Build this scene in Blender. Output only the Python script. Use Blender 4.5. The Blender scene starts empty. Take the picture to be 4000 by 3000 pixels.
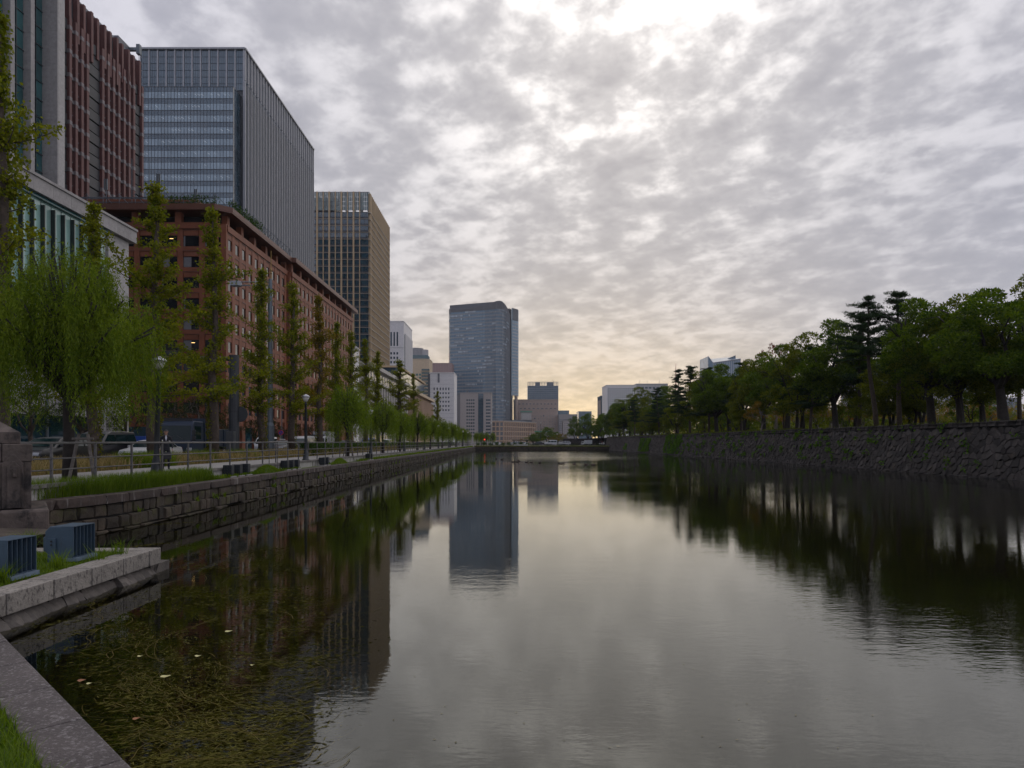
import bpy, bmesh, math, random
import numpy as np
from mathutils import Vector, Matrix, Euler
R = math.radians
SC = bpy.context.scene
COL = SC.collection
rnd = random.Random(7)

# ------------------------------------------------------------------ camera, sky, sun, exposure
F, HX, HY, CH = 2667.0, 2000.0, 1726.0, 2.7        # focal length and horizon in photo pixels, eye height over the water
cam_d = bpy.data.cameras.new('camera'); cam = bpy.data.objects.new('camera', cam_d); COL.objects.link(cam)
cam_d.sensor_width = 36.0; cam_d.lens = F / 4000 * 36.0; cam_d.shift_y = (HY - 1500) / 4000
cam_d.clip_start = 0.1; cam_d.clip_end = 12000
cam.location = (0, 0, CH); cam.rotation_euler = (R(90), 0, 0)
SC.camera = cam
SUN_AZ, SUN_EL = R(9.0), R(30.0)                   # sun behind cloud, ahead and slightly to the right
SUND = Vector((math.sin(SUN_AZ) * math.cos(SUN_EL), math.cos(SUN_AZ) * math.cos(SUN_EL), math.sin(SUN_EL)))
SC.view_settings.view_transform = 'Standard'; SC.view_settings.look = 'None'
SC.view_settings.exposure = 0.72; SC.view_settings.gamma = 1.0
SC.render.engine = 'CYCLES'
SC.cycles.use_denoising = True
SC.cycles.max_bounces = 6; SC.cycles.diffuse_bounces = 2; SC.cycles.glossy_bounces = 3
SC.cycles.transparent_max_bounces = 12; SC.cycles.transmission_bounces = 3; SC.cycles.volume_bounces = 0
SC.cycles.caustics_reflective = False; SC.cycles.caustics_refractive = False
SC.cycles.sample_clamp_indirect = 4.0

def build_world():
    w = bpy.data.worlds.new('World'); SC.world = w; w.use_nodes = True
    nt = w.node_tree; nt.nodes.clear(); N = nt.nodes.new; L = nt.links.new
    out = N('ShaderNodeOutputWorld'); bg = N('ShaderNodeBackground'); L(bg.outputs[0], out.inputs[0])
    bg.inputs[1].default_value = 1.0
    def m(op, a, b=None, c=None, clamp=False):
        n = N('ShaderNodeMath'); n.operation = op; n.use_clamp = clamp
        for i, v in enumerate((a, b, c)):
            if v is None: continue
            if isinstance(v, (int, float)): n.inputs[i].default_value = v
            else: L(v, n.inputs[i])
        return n.outputs[0]
    def mix(f, a, b):
        n = N('ShaderNodeMix'); n.data_type = 'RGBA'; n.clamp_factor = True
        for i, v in ((0, f), (6, a), (7, b)):
            if isinstance(v, (int, float)): n.inputs[i].default_value = v
            elif isinstance(v, tuple): n.inputs[i].default_value = (*v, 1)
            else: L(v, n.inputs[i])
        return n.outputs[2]
    def smap(v, a, b):
        n = N('ShaderNodeMapRange'); n.interpolation_type = 'SMOOTHSTEP'; L(v, n.inputs[0])
        n.inputs[1].default_value = a; n.inputs[2].default_value = b
        return n.outputs[0]
    tc = N('ShaderNodeTexCoord'); sep = N('ShaderNodeSeparateXYZ'); L(tc.outputs['Generated'], sep.inputs[0])
    x, y, z = sep.outputs
    zc = m('MAXIMUM', z, 0.0)
    inv = m('DIVIDE', 1.0, m('ADD', zc, 0.20))
    comb = N('ShaderNodeCombineXYZ'); L(m('MULTIPLY', x, inv), comb.inputs[0]); L(m('MULTIPLY', y, inv), comb.inputs[1])
    mp = N('ShaderNodeMapping'); L(comb.outputs[0], mp.inputs[0]); mp.inputs['Rotation'].default_value = (0, 0, R(32)); mp.inputs['Scale'].default_value = (1.0, 0.92, 1)
    def noise(scale, det, rough, dist=0.0, off=(0, 0, 0), src=mp):
        m2 = N('ShaderNodeMapping'); L(src.outputs[0], m2.inputs[0]); m2.inputs['Location'].default_value = off
        n = N('ShaderNodeTexNoise'); n.inputs['Scale'].default_value = scale; n.inputs['Detail'].default_value = det
        n.inputs['Roughness'].default_value = rough; n.inputs['Distortion'].default_value = dist; L(m2.outputs[0], n.inputs['Vector'])
        return n.outputs[0]
    a = noise(8.6, 8, .55, .1, (3.1, 1.7, 0)); b = noise(1.6, 3, .5, .0, (2.3, 5.2, .4)); c = noise(19., 5, .55, .1, (1.1, 9.7, 2.))
    n = m('ADD', m('ADD', m('MULTIPLY', a, .55), m('MULTIPLY', b, .36)), m('MULTIPLY', c, .20))
    dot = N('ShaderNodeVectorMath'); dot.operation = 'DOT_PRODUCT'; L(tc.outputs['Generated'], dot.inputs[0]); dot.inputs[1].default_value = SUND
    sd = m('MAXIMUM', dot.outputs['Value'], 0.0)
    glow = m('POWER', sd, 40.0); wide = m('POWER', sd, 3.0)
    rid = m('SUBTRACT', 1.0, m('ABSOLUTE', m('MULTIPLY_ADD', noise(4.4, 5, .5, .15, (5.3, .4, 1.1)), 2.0, -1.0)))
    n2 = m('ADD', n, m('MULTIPLY', m('SUBTRACT', smap(rid, .78, 1.0), .4), m('MULTIPLY', smap(b, .40, .62), .085)))
    thin = m('ADD', m('MULTIPLY', smap(n2, .50, .69), .72), m('MULTIPLY', smap(n2, .36, .60), .28))                                             # thin cloud lets the light through
    dark = mix(wide, (.225, .23, .295), (.222, .216, .228))
    light = mix(glow, mix(wide, (.35, .352, .43), (.43, .415, .42)), (.84, .805, .775))
    cl = mix(thin, dark, light)
    hs = N('ShaderNodeVectorMath'); hs.operation = 'DOT_PRODUCT'; L(tc.outputs['Generated'], hs.inputs[0])
    hs.inputs[1].default_value = (math.sin(R(4)), math.cos(R(4)), 0)
    haz = m('POWER', m('MAXIMUM', hs.outputs['Value'], 0.0), 12.0)
    low = m('POWER', 2.718, m('MULTIPLY', zc, -8.5))
    hcol = mix(haz, (.30, .305, .36), (.70, .515, .25))
    hcol = mix(m('MULTIPLY', smap(n, .44, .66), .5), hcol, mix(haz, (.36, .36, .40), (1.0, .70, .33)))
    cie = N('ShaderNodeVectorMath'); cie.operation = 'SCALE'; L(cl, cie.inputs[0]); L(m('MULTIPLY_ADD', zc, .55, .84), cie.inputs['Scale'])   # overcast skies brighten towards the zenith
    cl = mix(m('MULTIPLY', low, 1.0), cie.outputs[0], hcol)
    sky = N('ShaderNodeTexSky'); sky.sky_type = 'NISHITA'; sky.sun_disc = False
    sky.sun_elevation = SUN_EL; sky.sun_rotation = SUN_AZ
    sk = N('ShaderNodeVectorMath'); sk.operation = 'SCALE'; L(sky.outputs[0], sk.inputs[0]); sk.inputs['Scale'].default_value = .09
    fin = mix(m('MULTIPLY', m('SUBTRACT', 1.0, low), .05), cl, sk.outputs[0])
    L(fin, bg.inputs[0])
build_world()
sun_d = bpy.data.lights.new('sun', 'SUN'); sun_d.energy = 0.5; sun_d.angle = R(170); sun_d.color = (1.0, .91, .78)
sun = bpy.data.objects.new('sun', sun_d); COL.objects.link(sun); sun.location = (0, 0, 80)
sun.rotation_euler = (-SUND).to_track_quat('-Z', 'Y').to_euler()

# ------------------------------------------------------------------ helpers
def W(x, y, d): return Vector(((x - HX) / F * d, d, CH - (y - HY) / F * d))
def gd(y, z): return (CH - z) * F / (y - HY)           # distance of a pixel row on the level z
def dX(x, X): return X * F / (x - HX)                  # distance at which the line X = const passes photo column x
def px(v):
    d = max(v[1], .5); return (HX + v[0] / d * F, HY - (v[2] - CH) / d * F)

def thing(name, label, cat, loc=(0, 0, 0), rotz=0.0, group=None):
    o = bpy.data.objects.new(name, None); COL.objects.link(o); o.empty_display_size = .2
    o.location = loc; o.rotation_euler = (0, 0, rotz)
    o['label'] = label; o['category'] = cat
    if group: o['group'] = group
    return o
def tag(o, label, cat, group=None):
    o['label'] = label; o['category'] = cat
    if group: o['group'] = group
    return o
def link(name, me, parent=None, world=False, kind=None):
    o = bpy.data.objects.new(name, me); COL.objects.link(o)
    if parent is not None:
        o.parent = parent
        if world:
            p = Vector((0, 0, 0)); q = parent
            while q is not None: p += q.location; q = q.parent
            o.location = -p
    if kind: o['kind'] = kind
    return o
def copy_tree(o, parent=None):
    c = o.copy(); COL.objects.link(c); c.parent = parent
    for ch in list(o.children): copy_tree(ch, c)
    return c
ORD = 'first second third fourth fifth sixth seventh eighth ninth tenth eleventh twelfth thirteenth fourteenth fifteenth sixteenth seventeenth eighteenth nineteenth twentieth'.split()
def ordinal(i): return ORD[i] if i < 20 else 'twenty-' + ORD[i - 20]

class MB:
    def __init__(s): s.v = []; s.f = []; s.mi = []; s.cur = 0
    def add(s, vs, fs):
        b = len(s.v); s.v += [tuple(v) for v in vs]
        for f in fs: s.f.append(tuple(b + i for i in f)); s.mi.append(s.cur)
        return s
    def box(s, x0, x1, y0, y1, z0, z1):
        return s.add([(x0,y0,z0),(x1,y0,z0),(x1,y1,z0),(x0,y1,z0),(x0,y0,z1),(x1,y0,z1),(x1,y1,z1),(x0,y1,z1)],
                     [(3,2,1,0),(4,5,6,7),(0,1,5,4),(1,2,6,5),(2,3,7,6),(3,0,4,7)])
    def prism(s, poly, z0, z1):
        n = len(poly); z1 = z1 if isinstance(z1, (list, tuple)) else [z1] * n
        return s.add([(p[0], p[1], z0) for p in poly] + [(p[0], p[1], z) for p, z in zip(poly, z1)],
                     [tuple(range(n))[::-1], tuple(range(n, 2 * n))] + [(i, (i + 1) % n, n + (i + 1) % n, n + i) for i in range(n)])
    def tube(s, pts, rad, n=6, cap=True):
        pts = [Vector(p) for p in pts]; rings = []
        rad = rad if isinstance(rad, (list, tuple)) else [rad] * len(pts)
        up = Vector((0, 0, 1))
        b = len(s.v)
        for i, p in enumerate(pts):
            t = (pts[min(i + 1, len(pts) - 1)] - pts[max(i - 1, 0)])
            t = t.normalized() if t.length > 1e-9 else up
            a = t.cross(Vector((1, 0, 0)) if abs(t.x) < .8 else Vector((0, 1, 0))).normalized(); c = t.cross(a)
            for k in range(n):
                an = 2 * math.pi * k / n
                s.v.append(tuple(p + (a * math.cos(an) + c * math.sin(an)) * rad[i]))
        for i in range(len(pts) - 1):
            for k in range(n):
                s.f.append((b + i*n + k, b + i*n + (k+1) % n, b + (i+1)*n + (k+1) % n, b + (i+1)*n + k)); s.mi.append(s.cur)
        if cap:
            s.f.append(tuple(b + k for k in range(n))[::-1]); s.f.append(tuple(b + (len(pts)-1)*n + k for k in range(n))); s.mi += [s.cur, s.cur]
        return s
    def lathe(s, prof, c=(0, 0, 0), n=12):
        b = len(s.v)
        for r, z in prof:
            for k in range(n):
                a = 2 * math.pi * k / n; s.v.append((c[0] + r * math.cos(a), c[1] + r * math.sin(a), c[2] + z))
        for i in range(len(prof) - 1):
            for k in range(n):
                s.f.append((b+i*n+k, b+i*n+(k+1)%n, b+(i+1)*n+(k+1)%n, b+(i+1)*n+k)); s.mi.append(s.cur)
        s.f.append(tuple(b + k for k in range(n))[::-1]); s.f.append(tuple(b + (len(prof)-1)*n + k for k in range(n))); s.mi += [s.cur, s.cur]
        return s
    def mesh(s, name, mat, smooth=False, bevel=0.0):
        me = bpy.data.meshes.new(name); me.from_pydata(s.v, [], s.f)
        for m_ in (mat if isinstance(mat, (list, tuple)) else [mat]): me.materials.append(m_)
        if isinstance(mat, (list, tuple)): me.polygons.foreach_set('material_index', s.mi)
        if bevel or len(s.f) < 4000:
            bm = bmesh.new(); bm.from_mesh(me)
            if all(e.is_manifold for e in bm.edges): bmesh.ops.recalc_face_normals(bm, faces=bm.faces)
            if bevel: bmesh.ops.bevel(bm, geom=[e for e in bm.edges if e.is_manifold and e.calc_face_angle(0) > .5], offset=bevel, segments=2, affect='EDGES', profile=.5)
            bm.to_mesh(me); bm.free()
        if smooth: me.polygons.foreach_set('use_smooth', [True] * len(me.polygons))
        me.update(); return me
    def build(s, name, mat, parent=None, world=True, smooth=False, kind=None, bevel=0.0):
        return link(name, s.mesh(name, mat, smooth, bevel), parent, world, kind)

def np_mesh(name, V, Q, mat, smooth=False):
    me = bpy.data.meshes.new(name); V = np.asarray(V, np.float32); Q = np.asarray(Q, np.int32)
    k = Q.shape[1]
    me.vertices.add(len(V)); me.vertices.foreach_set('co', V.ravel())
    me.loops.add(Q.size); me.loops.foreach_set('vertex_index', Q.ravel())
    me.polygons.add(len(Q)); me.polygons.foreach_set('loop_start', np.arange(len(Q), dtype=np.int32) * k)
    me.materials.append(mat); me.update(calc_edges=True)
    if smooth: me.polygons.foreach_set('use_smooth', np.ones(len(Q), bool))
    return me

# leaf sheets: one small lozenge per leaf
def leaf_arrays(rg, C, A, L, Wd):
    n = len(C); A = A / (np.linalg.norm(A, axis=1, keepdims=True) + 1e-9)
    r = rg.normal(size=(n, 3)); S = np.cross(A, r); S /= (np.linalg.norm(S, axis=1, keepdims=True) + 1e-9)
    L = (np.full(n, L) if np.isscalar(L) else L)[:, None]; Wd = (np.full(n, Wd) if np.isscalar(Wd) else Wd)[:, None]
    V = np.empty((n, 4, 3)); V[:, 0] = C; V[:, 1] = C + A * L * .5 + S * Wd * .5; V[:, 2] = C + A * L; V[:, 3] = C + A * L * .5 - S * Wd * .5
    return V.reshape(-1, 3), np.arange(4 * n).reshape(n, 4)
def leaf_mesh(name, rg, C, A, L, Wd, mat):
    V, Q = leaf_arrays(rg, np.asarray(C), np.asarray(A), L, Wd); return np_mesh(name, V, Q, mat)

# facade frames: u along the wall, w outward, z up
class Fr:
    def __init__(s, p0, p1, z=0.0):
        s.o = Vector((p0[0], p0[1], z)); d = Vector((p1[0] - p0[0], p1[1] - p0[1], 0)); s.len = d.length; s.u = d.normalized()
        s.n = Vector((s.u.y, -s.u.x, 0))               # outward is to the right of the run p0 -> p1
    def box(s, u0, u1, w0, w1, z0, z1):
        c = s.o + s.u * ((u0 + u1) / 2) + s.n * ((w0 + w1) / 2) + Vector((0, 0, (z0 + z1) / 2))
        M = Matrix(((s.u.x * (u1-u0), -s.n.x * (w1-w0), 0, c.x), (s.u.y * (u1-u0), -s.n.y * (w1-w0), 0, c.y), (0, 0, z1-z0, c.z), (0, 0, 0, 1)))
        return M
CUBE_V = np.array([(-.5,-.5,-.5),(.5,-.5,-.5),(.5,.5,-.5),(-.5,.5,-.5),(-.5,-.5,.5),(.5,-.5,.5),(.5,.5,.5),(-.5,.5,.5)])
CUBE_F = [(3,2,1,0),(4,5,6,7),(0,1,5,4),(1,2,6,5),(2,3,7,6),(3,0,4,7)]
_cubes = {}
def cube_mesh(name, mat):
    k = (name, mat.name)
    if k not in _cubes:
        me = bpy.data.meshes.new(name); me.from_pydata([tuple(v) for v in CUBE_V], [], CUBE_F); me.materials.append(mat); _cubes[k] = me
    return _cubes[k]
def pxsize(M):
    P = [px(M @ Vector(v)) for v in CUBE_V]
    w = max(p[0] for p in P) - min(p[0] for p in P); h = max(p[1] for p in P) - min(p[1] for p in P)
    return math.sqrt(max(w, 0) * max(h, 0))
def emit(parent, name, items, mat, limit=300, minpx=9.0, meshes=None):
    """alike pieces: the largest in view as objects that share a mesh, the others joined in one part"""
    if not items: return []
    it = [(m if isinstance(m, tuple) else (m, 0)) for m in items]
    order = sorted(range(len(it)), key=lambda i: -pxsize(it[i][0]))
    base = Vector((0, 0, 0)); q = parent
    while q is not None: base += q.location; q = q.parent
    T = Matrix.Translation(-base)
    big = [i for i in order if pxsize(it[i][0]) >= minpx][:limit]; bs = set(big); out = []
    for i in big:
        M, k = it[i]; me = meshes[k] if meshes else cube_mesh(name, mat)
        o = bpy.data.objects.new(name, me); COL.objects.link(o); o.parent = parent; o.matrix_local = T @ M; out.append(o)
    rest = [i for i in order if i not in bs]
    if rest:
        V = []; Fc = []; off = 0
        for i in rest:
            M, k = it[i]; A = np.array(T @ M)
            if meshes: cv = np.array([v.co[:] for v in meshes[k].vertices]); cf = [tuple(p.vertices) for p in meshes[k].polygons]
            else: cv, cf = CUBE_V, CUBE_F
            V.append(cv @ A[:3, :3].T + A[:3, 3]); Fc += [tuple(off + j for j in f) for f in cf]; off += len(cv)
        me = bpy.data.meshes.new(name); me.from_pydata([tuple(v) for v in np.concatenate(V)], [], Fc); me.materials.append(mat)
        o = link(name, me, parent); o['kind'] = 'stuff'
    return out

# ------------------------------------------------------------------ materials (procedural)
MATS = {}
def mat(name, col, rough=.7, var=.12, scale=1.5, bump=0.0, bscale=None, metal=0.0, spec=.5, ior=None, island=0.0, stain=None, coat=0.0):
    if name in MATS: return MATS[name]
    m = bpy.data.materials.new(name); m.use_nodes = True; nt = m.node_tree; N = nt.nodes.new; L = nt.links.new
    p = nt.nodes['Principled BSDF']; p.inputs['Roughness'].default_value = rough; p.inputs['Metallic'].default_value = metal
    p.inputs['Specular IOR Level'].default_value = spec
    if ior: p.inputs['IOR'].default_value = ior
    if coat: p.inputs['Coat Weight'].default_value = coat
    geo = N('ShaderNodeNewGeometry')
    n = N('ShaderNodeTexNoise'); n.inputs['Scale'].default_value = scale; n.inputs['Detail'].default_value = 6; n.inputs['Roughness'].default_value = .62
    L(geo.outputs['Position'], n.inputs['Vector'])
    hsv = N('ShaderNodeHueSaturation'); hsv.inputs['Color'].default_value = (*col, 1)
    mr = N('ShaderNodeMapRange'); mr.inputs[1].default_value = .25; mr.inputs[2].default_value = .75
    mr.inputs[3].default_value = 1 - var * 1.6; mr.inputs[4].default_value = 1 + var * 1.6; L(n.outputs[0], mr.inputs[0])
    val = mr.outputs[0]
    if island:
        oi = N('ShaderNodeObjectInfo')
        ad = N('ShaderNodeMath'); ad.operation = 'ADD'; L(oi.outputs['Random'], ad.inputs[0]); L(geo.outputs['Random Per Island'], ad.inputs[1])
        fr = N('ShaderNodeMath'); fr.operation = 'FRACT'; L(ad.outputs[0], fr.inputs[0])
        m2 = N('ShaderNodeMapRange'); m2.inputs[3].default_value = 1 - island; m2.inputs[4].default_value = 1 + island; L(fr.outputs[0], m2.inputs[0])
        mu = N('ShaderNodeMath'); mu.operation = 'MULTIPLY'; L(val, mu.inputs[0]); L(m2.outputs[0], mu.inputs[1]); val = mu.outputs[0]
    L(val, hsv.inputs['Value']); c_out = hsv.outputs[0]
    if stain:                                           # (colour, coverage, scale, vertical stretch)
        sc, cov, ss, vs = stain
        mp = N('ShaderNodeMapping'); mp.inputs['Scale'].default_value = (1, 1, vs); L(geo.outputs['Position'], mp.inputs[0])
        sn = N('ShaderNodeTexNoise'); sn.inputs['Scale'].default_value = ss; sn.inputs['Detail'].default_value = 9; sn.inputs['Roughness'].default_value = .7; L(mp.outputs[0], sn.inputs['Vector'])
        sr = N('ShaderNodeMapRange'); sr.interpolation_type = 'SMOOTHSTEP'; sr.inputs[1].default_value = .60 - cov * .25; sr.inputs[2].default_value = .74 - cov * .25; L(sn.outputs[0], sr.inputs[0])
        mx = N('ShaderNodeMix'); mx.data_type = 'RGBA'; L(sr.outputs[0], mx.inputs[0]); L(c_out, mx.inputs[6]); mx.inputs[7].default_value = (*sc, 1); c_out = mx.outputs[2]
    L(c_out, p.inputs['Base Color'])
    if bump:
        bn = N('ShaderNodeTexNoise'); bn.inputs['Scale'].default_value = bscale or scale * 6; bn.inputs['Detail'].default_value = 6; L(geo.outputs['Position'], bn.inputs['Vector'])
        b = N('ShaderNodeBump'); b.inputs['Strength'].default_value = min(1, bump); b.inputs['Distance'].default_value = .03; L(bn.outputs[0], b.inputs['Height']); L(b.outputs[0], p.inputs['Normal'])
    MATS[name] = m; return m
def leafmat(name, c1, c2, trans=.35, rough=.55):
    if name in MATS: return MATS[name]
    m = bpy.data.materials.new(name); m.use_nodes = True; nt = m.node_tree; N = nt.nodes.new; L = nt.links.new; nt.nodes.clear()
    out = N('ShaderNodeOutputMaterial'); geo = N('ShaderNodeNewGeometry')
    n = N('ShaderNodeTexNoise'); n.inputs['Scale'].default_value = .55; n.inputs['Detail'].default_value = 3; L(geo.outputs['Position'], n.inputs['Vector'])
    ad = N('ShaderNodeMath'); ad.operation = 'MULTIPLY_ADD'; L(n.outputs[0], ad.inputs[0]); ad.inputs[1].default_value = 1.3; ad.inputs[2].default_value = -.65
    a2 = N('ShaderNodeMath'); a2.operation = 'ADD'; a2.use_clamp = True; L(ad.outputs[0], a2.inputs[0]); L(geo.outputs['Random Per Island'], a2.inputs[1])
    mx = N('ShaderNodeMix'); mx.data_type = 'RGBA'; L(a2.outputs[0], mx.inputs[0]); mx.inputs[6].default_value = (*c1, 1); mx.inputs[7].default_value = (*c2, 1)
    p = N('ShaderNodeBsdfPrincipled'); p.inputs['Roughness'].default_value = .75; p.inputs['Specular IOR Level'].default_value = .12; L(mx.outputs[2], p.inputs['Base Color'])
    t = N('ShaderNodeBsdfTranslucent'); hs = N('ShaderNodeHueSaturation'); hs.inputs['Value'].default_value = 1.5; hs.inputs['Saturation'].default_value = 1.15; L(mx.outputs[2], hs.inputs['Color']); L(hs.outputs[0], t.inputs[0])
    ms = N('ShaderNodeMixShader'); ms.inputs[0].default_value = trans; L(p.outputs[0], ms.inputs[1]); L(t.outputs[0], ms.inputs[2]); L(ms.outputs[0], out.inputs[0])
    MATS[name] = m; return m
def emimat(name, col, s):
    if name in MATS: return MATS[name]
    m = bpy.data.materials.new(name); m.use_nodes = True; p = m.node_tree.nodes['Principled BSDF']
    p.inputs['Base Color'].default_value = (*col, 1); p.inputs['Emission Color'].default_value = (*col, 1); p.inputs['Emission Strength'].default_value = s
    MATS[name] = m; return m
def glass(name, col, ior=1.9, rough=.04, var=.25, island=.3): return mat(name, col, rough, var, .15, ior=ior, island=island)

M_granite = mat('granite', (.30, .285, .275), .6, .14, 3.0, .25, 40, island=.06)
M_granite_l = mat('pale_granite', (.38, .365, .35), .6, .12, 3.0, .2, 40, island=.05)
M_brick = mat('red_brown_tile', (.205, .064, .027), .62, .14, .6, .3, 9, island=.05)
M_brick_d = mat('brown_cornice', (.13, .053, .031), .5, .1, .5)
M_pink = mat('pink_brick', (.125, .05, .044), .65, .15, .7, .2, 8)
M_pale = mat('pale_concrete', (.42, .40, .39), .7, .1, 1.0)
M_dark = mat('dark_metal', (.022, .023, .026), .45, .15, 1.0)
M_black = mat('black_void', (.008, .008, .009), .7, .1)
M_gmetal = mat('grey_louvre', (.13, .135, .155), .5, .12, .6)
G_brown = glass('dark_office_glass', (.012, .014, .017), 1.75, .03)
G_teal = glass('teal_glass', (.010, .045, .066), 1.95)
G_green = glass('green_glass', (.26, .42, .37), 1.7, .06, .2, .18)
G_green2 = glass('deep_green_glass', (.025, .095, .10), 1.9, .04, .2, .35)
G_blue = glass('blue_grey_glass', (.045, .085, .115), 1.9, .05, .15, .10)
G_blue_l = glass('light_curtain_glass', (.22, .30, .355), 1.8, .08, .12, .12)
G_navy = glass('navy_glass', (.03, .055, .075), 1.8, .05)
M_fin = mat('light_grey_fin', (.32, .325, .34), .5, .08, .4)
M_frame = mat('dark_mullion', (.035, .04, .046), .4, .1, 1)
M_tan = mat('tan_fin', (.47, .34, .19), .6, .08, .4)
M_tan_l = mat('tan_sill', (.40, .345, .275), .6, .08, .4)
M_white = mat('white_tile', (.70, .68, .66), .65, .06, .8, island=.03)
M_beige = mat('beige_stone', (.56, .44, .29), .65, .1, .6)
M_cream = mat('classical_stone', (.46, .43, .385), .7, .12, .8)
M_hotel = mat('hotel_brick', (.40, .305, .245), .7, .08, .3)
M_podium = mat('podium_brick', (.46, .31, .20), .65, .08, .4)
M_asph = mat('asphalt', (.055, .055, .058), .85, .15, .8, .3, 30)
M_walk = mat('walkway_paving', (.30, .285, .265), .8, .12, 1.2, .2, 20)
M_conc = mat('stained_concrete', (.40, .385, .35), .8, .14, 1.5, .3, 14, stain=((.12, .11, .09), .45, 2.2, .25))
M_cope = mat('dark_coping', (.048, .033, .026), .75, .3, 2.5, .5, 12, island=.2, stain=((.20, .18, .165), .24, 5.0, .12))
M_rub = mat('rubble_block', (.046, .034, .022), .8, .45, 2.2, .8, 9, island=.4, stain=((.055, .05, .016), .38, 1.3, 1.0))
M_stone = mat('dark_basalt', (.032, .027, .025), .75, .4, 2.2, 1.0, 6, island=.6, stain=((.062, .05, .036), .25, .8, 1.0))
M_void = mat('joint_shadow', (.012, .011, .010), .95, .2, 2)
M_pier = mat('weathered_granite', (.27, .245, .21), .75, .2, 2.5, .5, 30, island=.06, stain=((.085, .075, .066), .42, 16.0, .5))
M_slab = mat('speckled_slab', (.082, .069, .064), .75, .3, 1.6, .6, 45, island=.08, stain=((.24, .22, .21), .36, 28, 1.0))
M_rock = mat('waterline_rock', (.115, .10, .085), .8, .3, 3, .9, 8, island=.25)
M_pillar = mat('weathered_brownstone', (.105, .082, .068), .8, .3, 1.8, .7, 9, stain=((.018, .015, .014), .62, 1.6, .6))
M_soil = mat('soil', (.07, .055, .04), .95, .3, 3, .6, 12)
M_turf = mat('turf', (.07, .10, .022), .95, .3, 2.5, .6, 14)
M_dryturf = mat('dry_turf', (.15, .115, .06), .95, .3, 2.5, .6, 14)
M_bark = mat('bark', (.075, .056, .042), .9, .3, 6, .9, 14)
M_bark_g = mat('grey_bark', (.16, .14, .12), .9, .3, 5, .9, 12)
M_bark_d = mat('dark_bark', (.03, .024, .02), .9, .3, 6, .9, 12)
M_rail = mat('weathered_steel', (.13, .125, .12), .55, .2, 6, metal=.4)
M_post = mat('lamp_post_black', (.018, .022, .024), .4, .15, 3)
M_gal = mat('galvanised', (.13, .15, .165), .45, .1, 2, metal=.5)
M_lampg = mat('frosted_glass', (.55, .52, .47), .3, .05)
M_bluegrey = mat('blue_grey_paint', (.055, .088, .125), .45, .12, 4, .15, 60, stain=((.05, .06, .07), .2, 7, .3))
M_tyre = mat('tyre', (.012, .012, .012), .8, .1)
M_rim = mat('alloy', (.35, .35, .36), .3, .05, metal=.8)
M_chrome = mat('chrome', (.55, .56, .58), .15, .02, metal=1.0)
M_carglass = mat('car_glass', (.008, .022, .022), .04, .05, ior=1.4)
M_lens = mat('headlamp_lens', (.5, .52, .55), .1, .05)
M_red = mat('red_lens', (.35, .02, .015), .2, .05)
L_willow = leafmat('willow_leaf', (.07, .12, .010), (.19, .245, .024), .36)
L_willow2 = leafmat('willow_leaf_bright', (.095, .155, .013), (.20, .26, .03), .4)
L_ginkgo = leafmat('ginkgo_leaf', (.085, .115, .010), (.23, .235, .022), .42)
L_ginkgo_y = leafmat('ginkgo_leaf_turning', (.10, .105, .014), (.26, .17, .022), .35)
L_camphor = leafmat('camphor_leaf', (.034, .07, .010), (.125, .175, .02), .42)
L_camphor2 = leafmat('camphor_leaf_olive', (.044, .072, .009), (.165, .18, .018), .42)
L_pine = leafmat('pine_needle', (.016, .034, .015), (.04, .068, .022), .2)
L_dark = leafmat('evergreen_leaf', (.012, .024, .008), (.04, .06, .014), .2)
L_autumn = leafmat('autumn_leaf', (.10, .085, .018), (.26, .14, .025), .35)
L_orange = leafmat('orange_leaf', (.13, .05, .018), (.25, .11, .025), .3)
L_redleaf = leafmat('red_leaf', (.10, .022, .014), (.18, .05, .02), .3)
L_yg = leafmat('yellow_green_leaf', (.08, .10, .014), (.18, .17, .025), .35)
L_ivy = leafmat('ivy_leaf', (.05, .115, .012), (.11, .20, .025), .35)
L_grass = leafmat('grass_blade', (.075, .135, .014), (.17, .235, .03), .4)
L_dry = leafmat('dry_grass_blade', (.19, .15, .06), (.38, .30, .14), .35)
L_hedge = leafmat('hedge_leaf', (.022, .052, .010), (.06, .105, .018), .25)
L_weed = leafmat('water_weed_strand', (.06, .05, .010), (.16, .125, .032), .15)
# ------------------------------------------------------------------ setting: water, ground, road, banks
BKX = -12.1                                            # water-side face of the left quay
WALKZ, ROADZ, YEND = 1.5, 1.38, 226.0
def bankX(d): return BKX - max(0.0, (21.5 - d)) * .16
def wallX(d): return 35.3 - (d - 47) * .0178           # foot of the right wall

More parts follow.
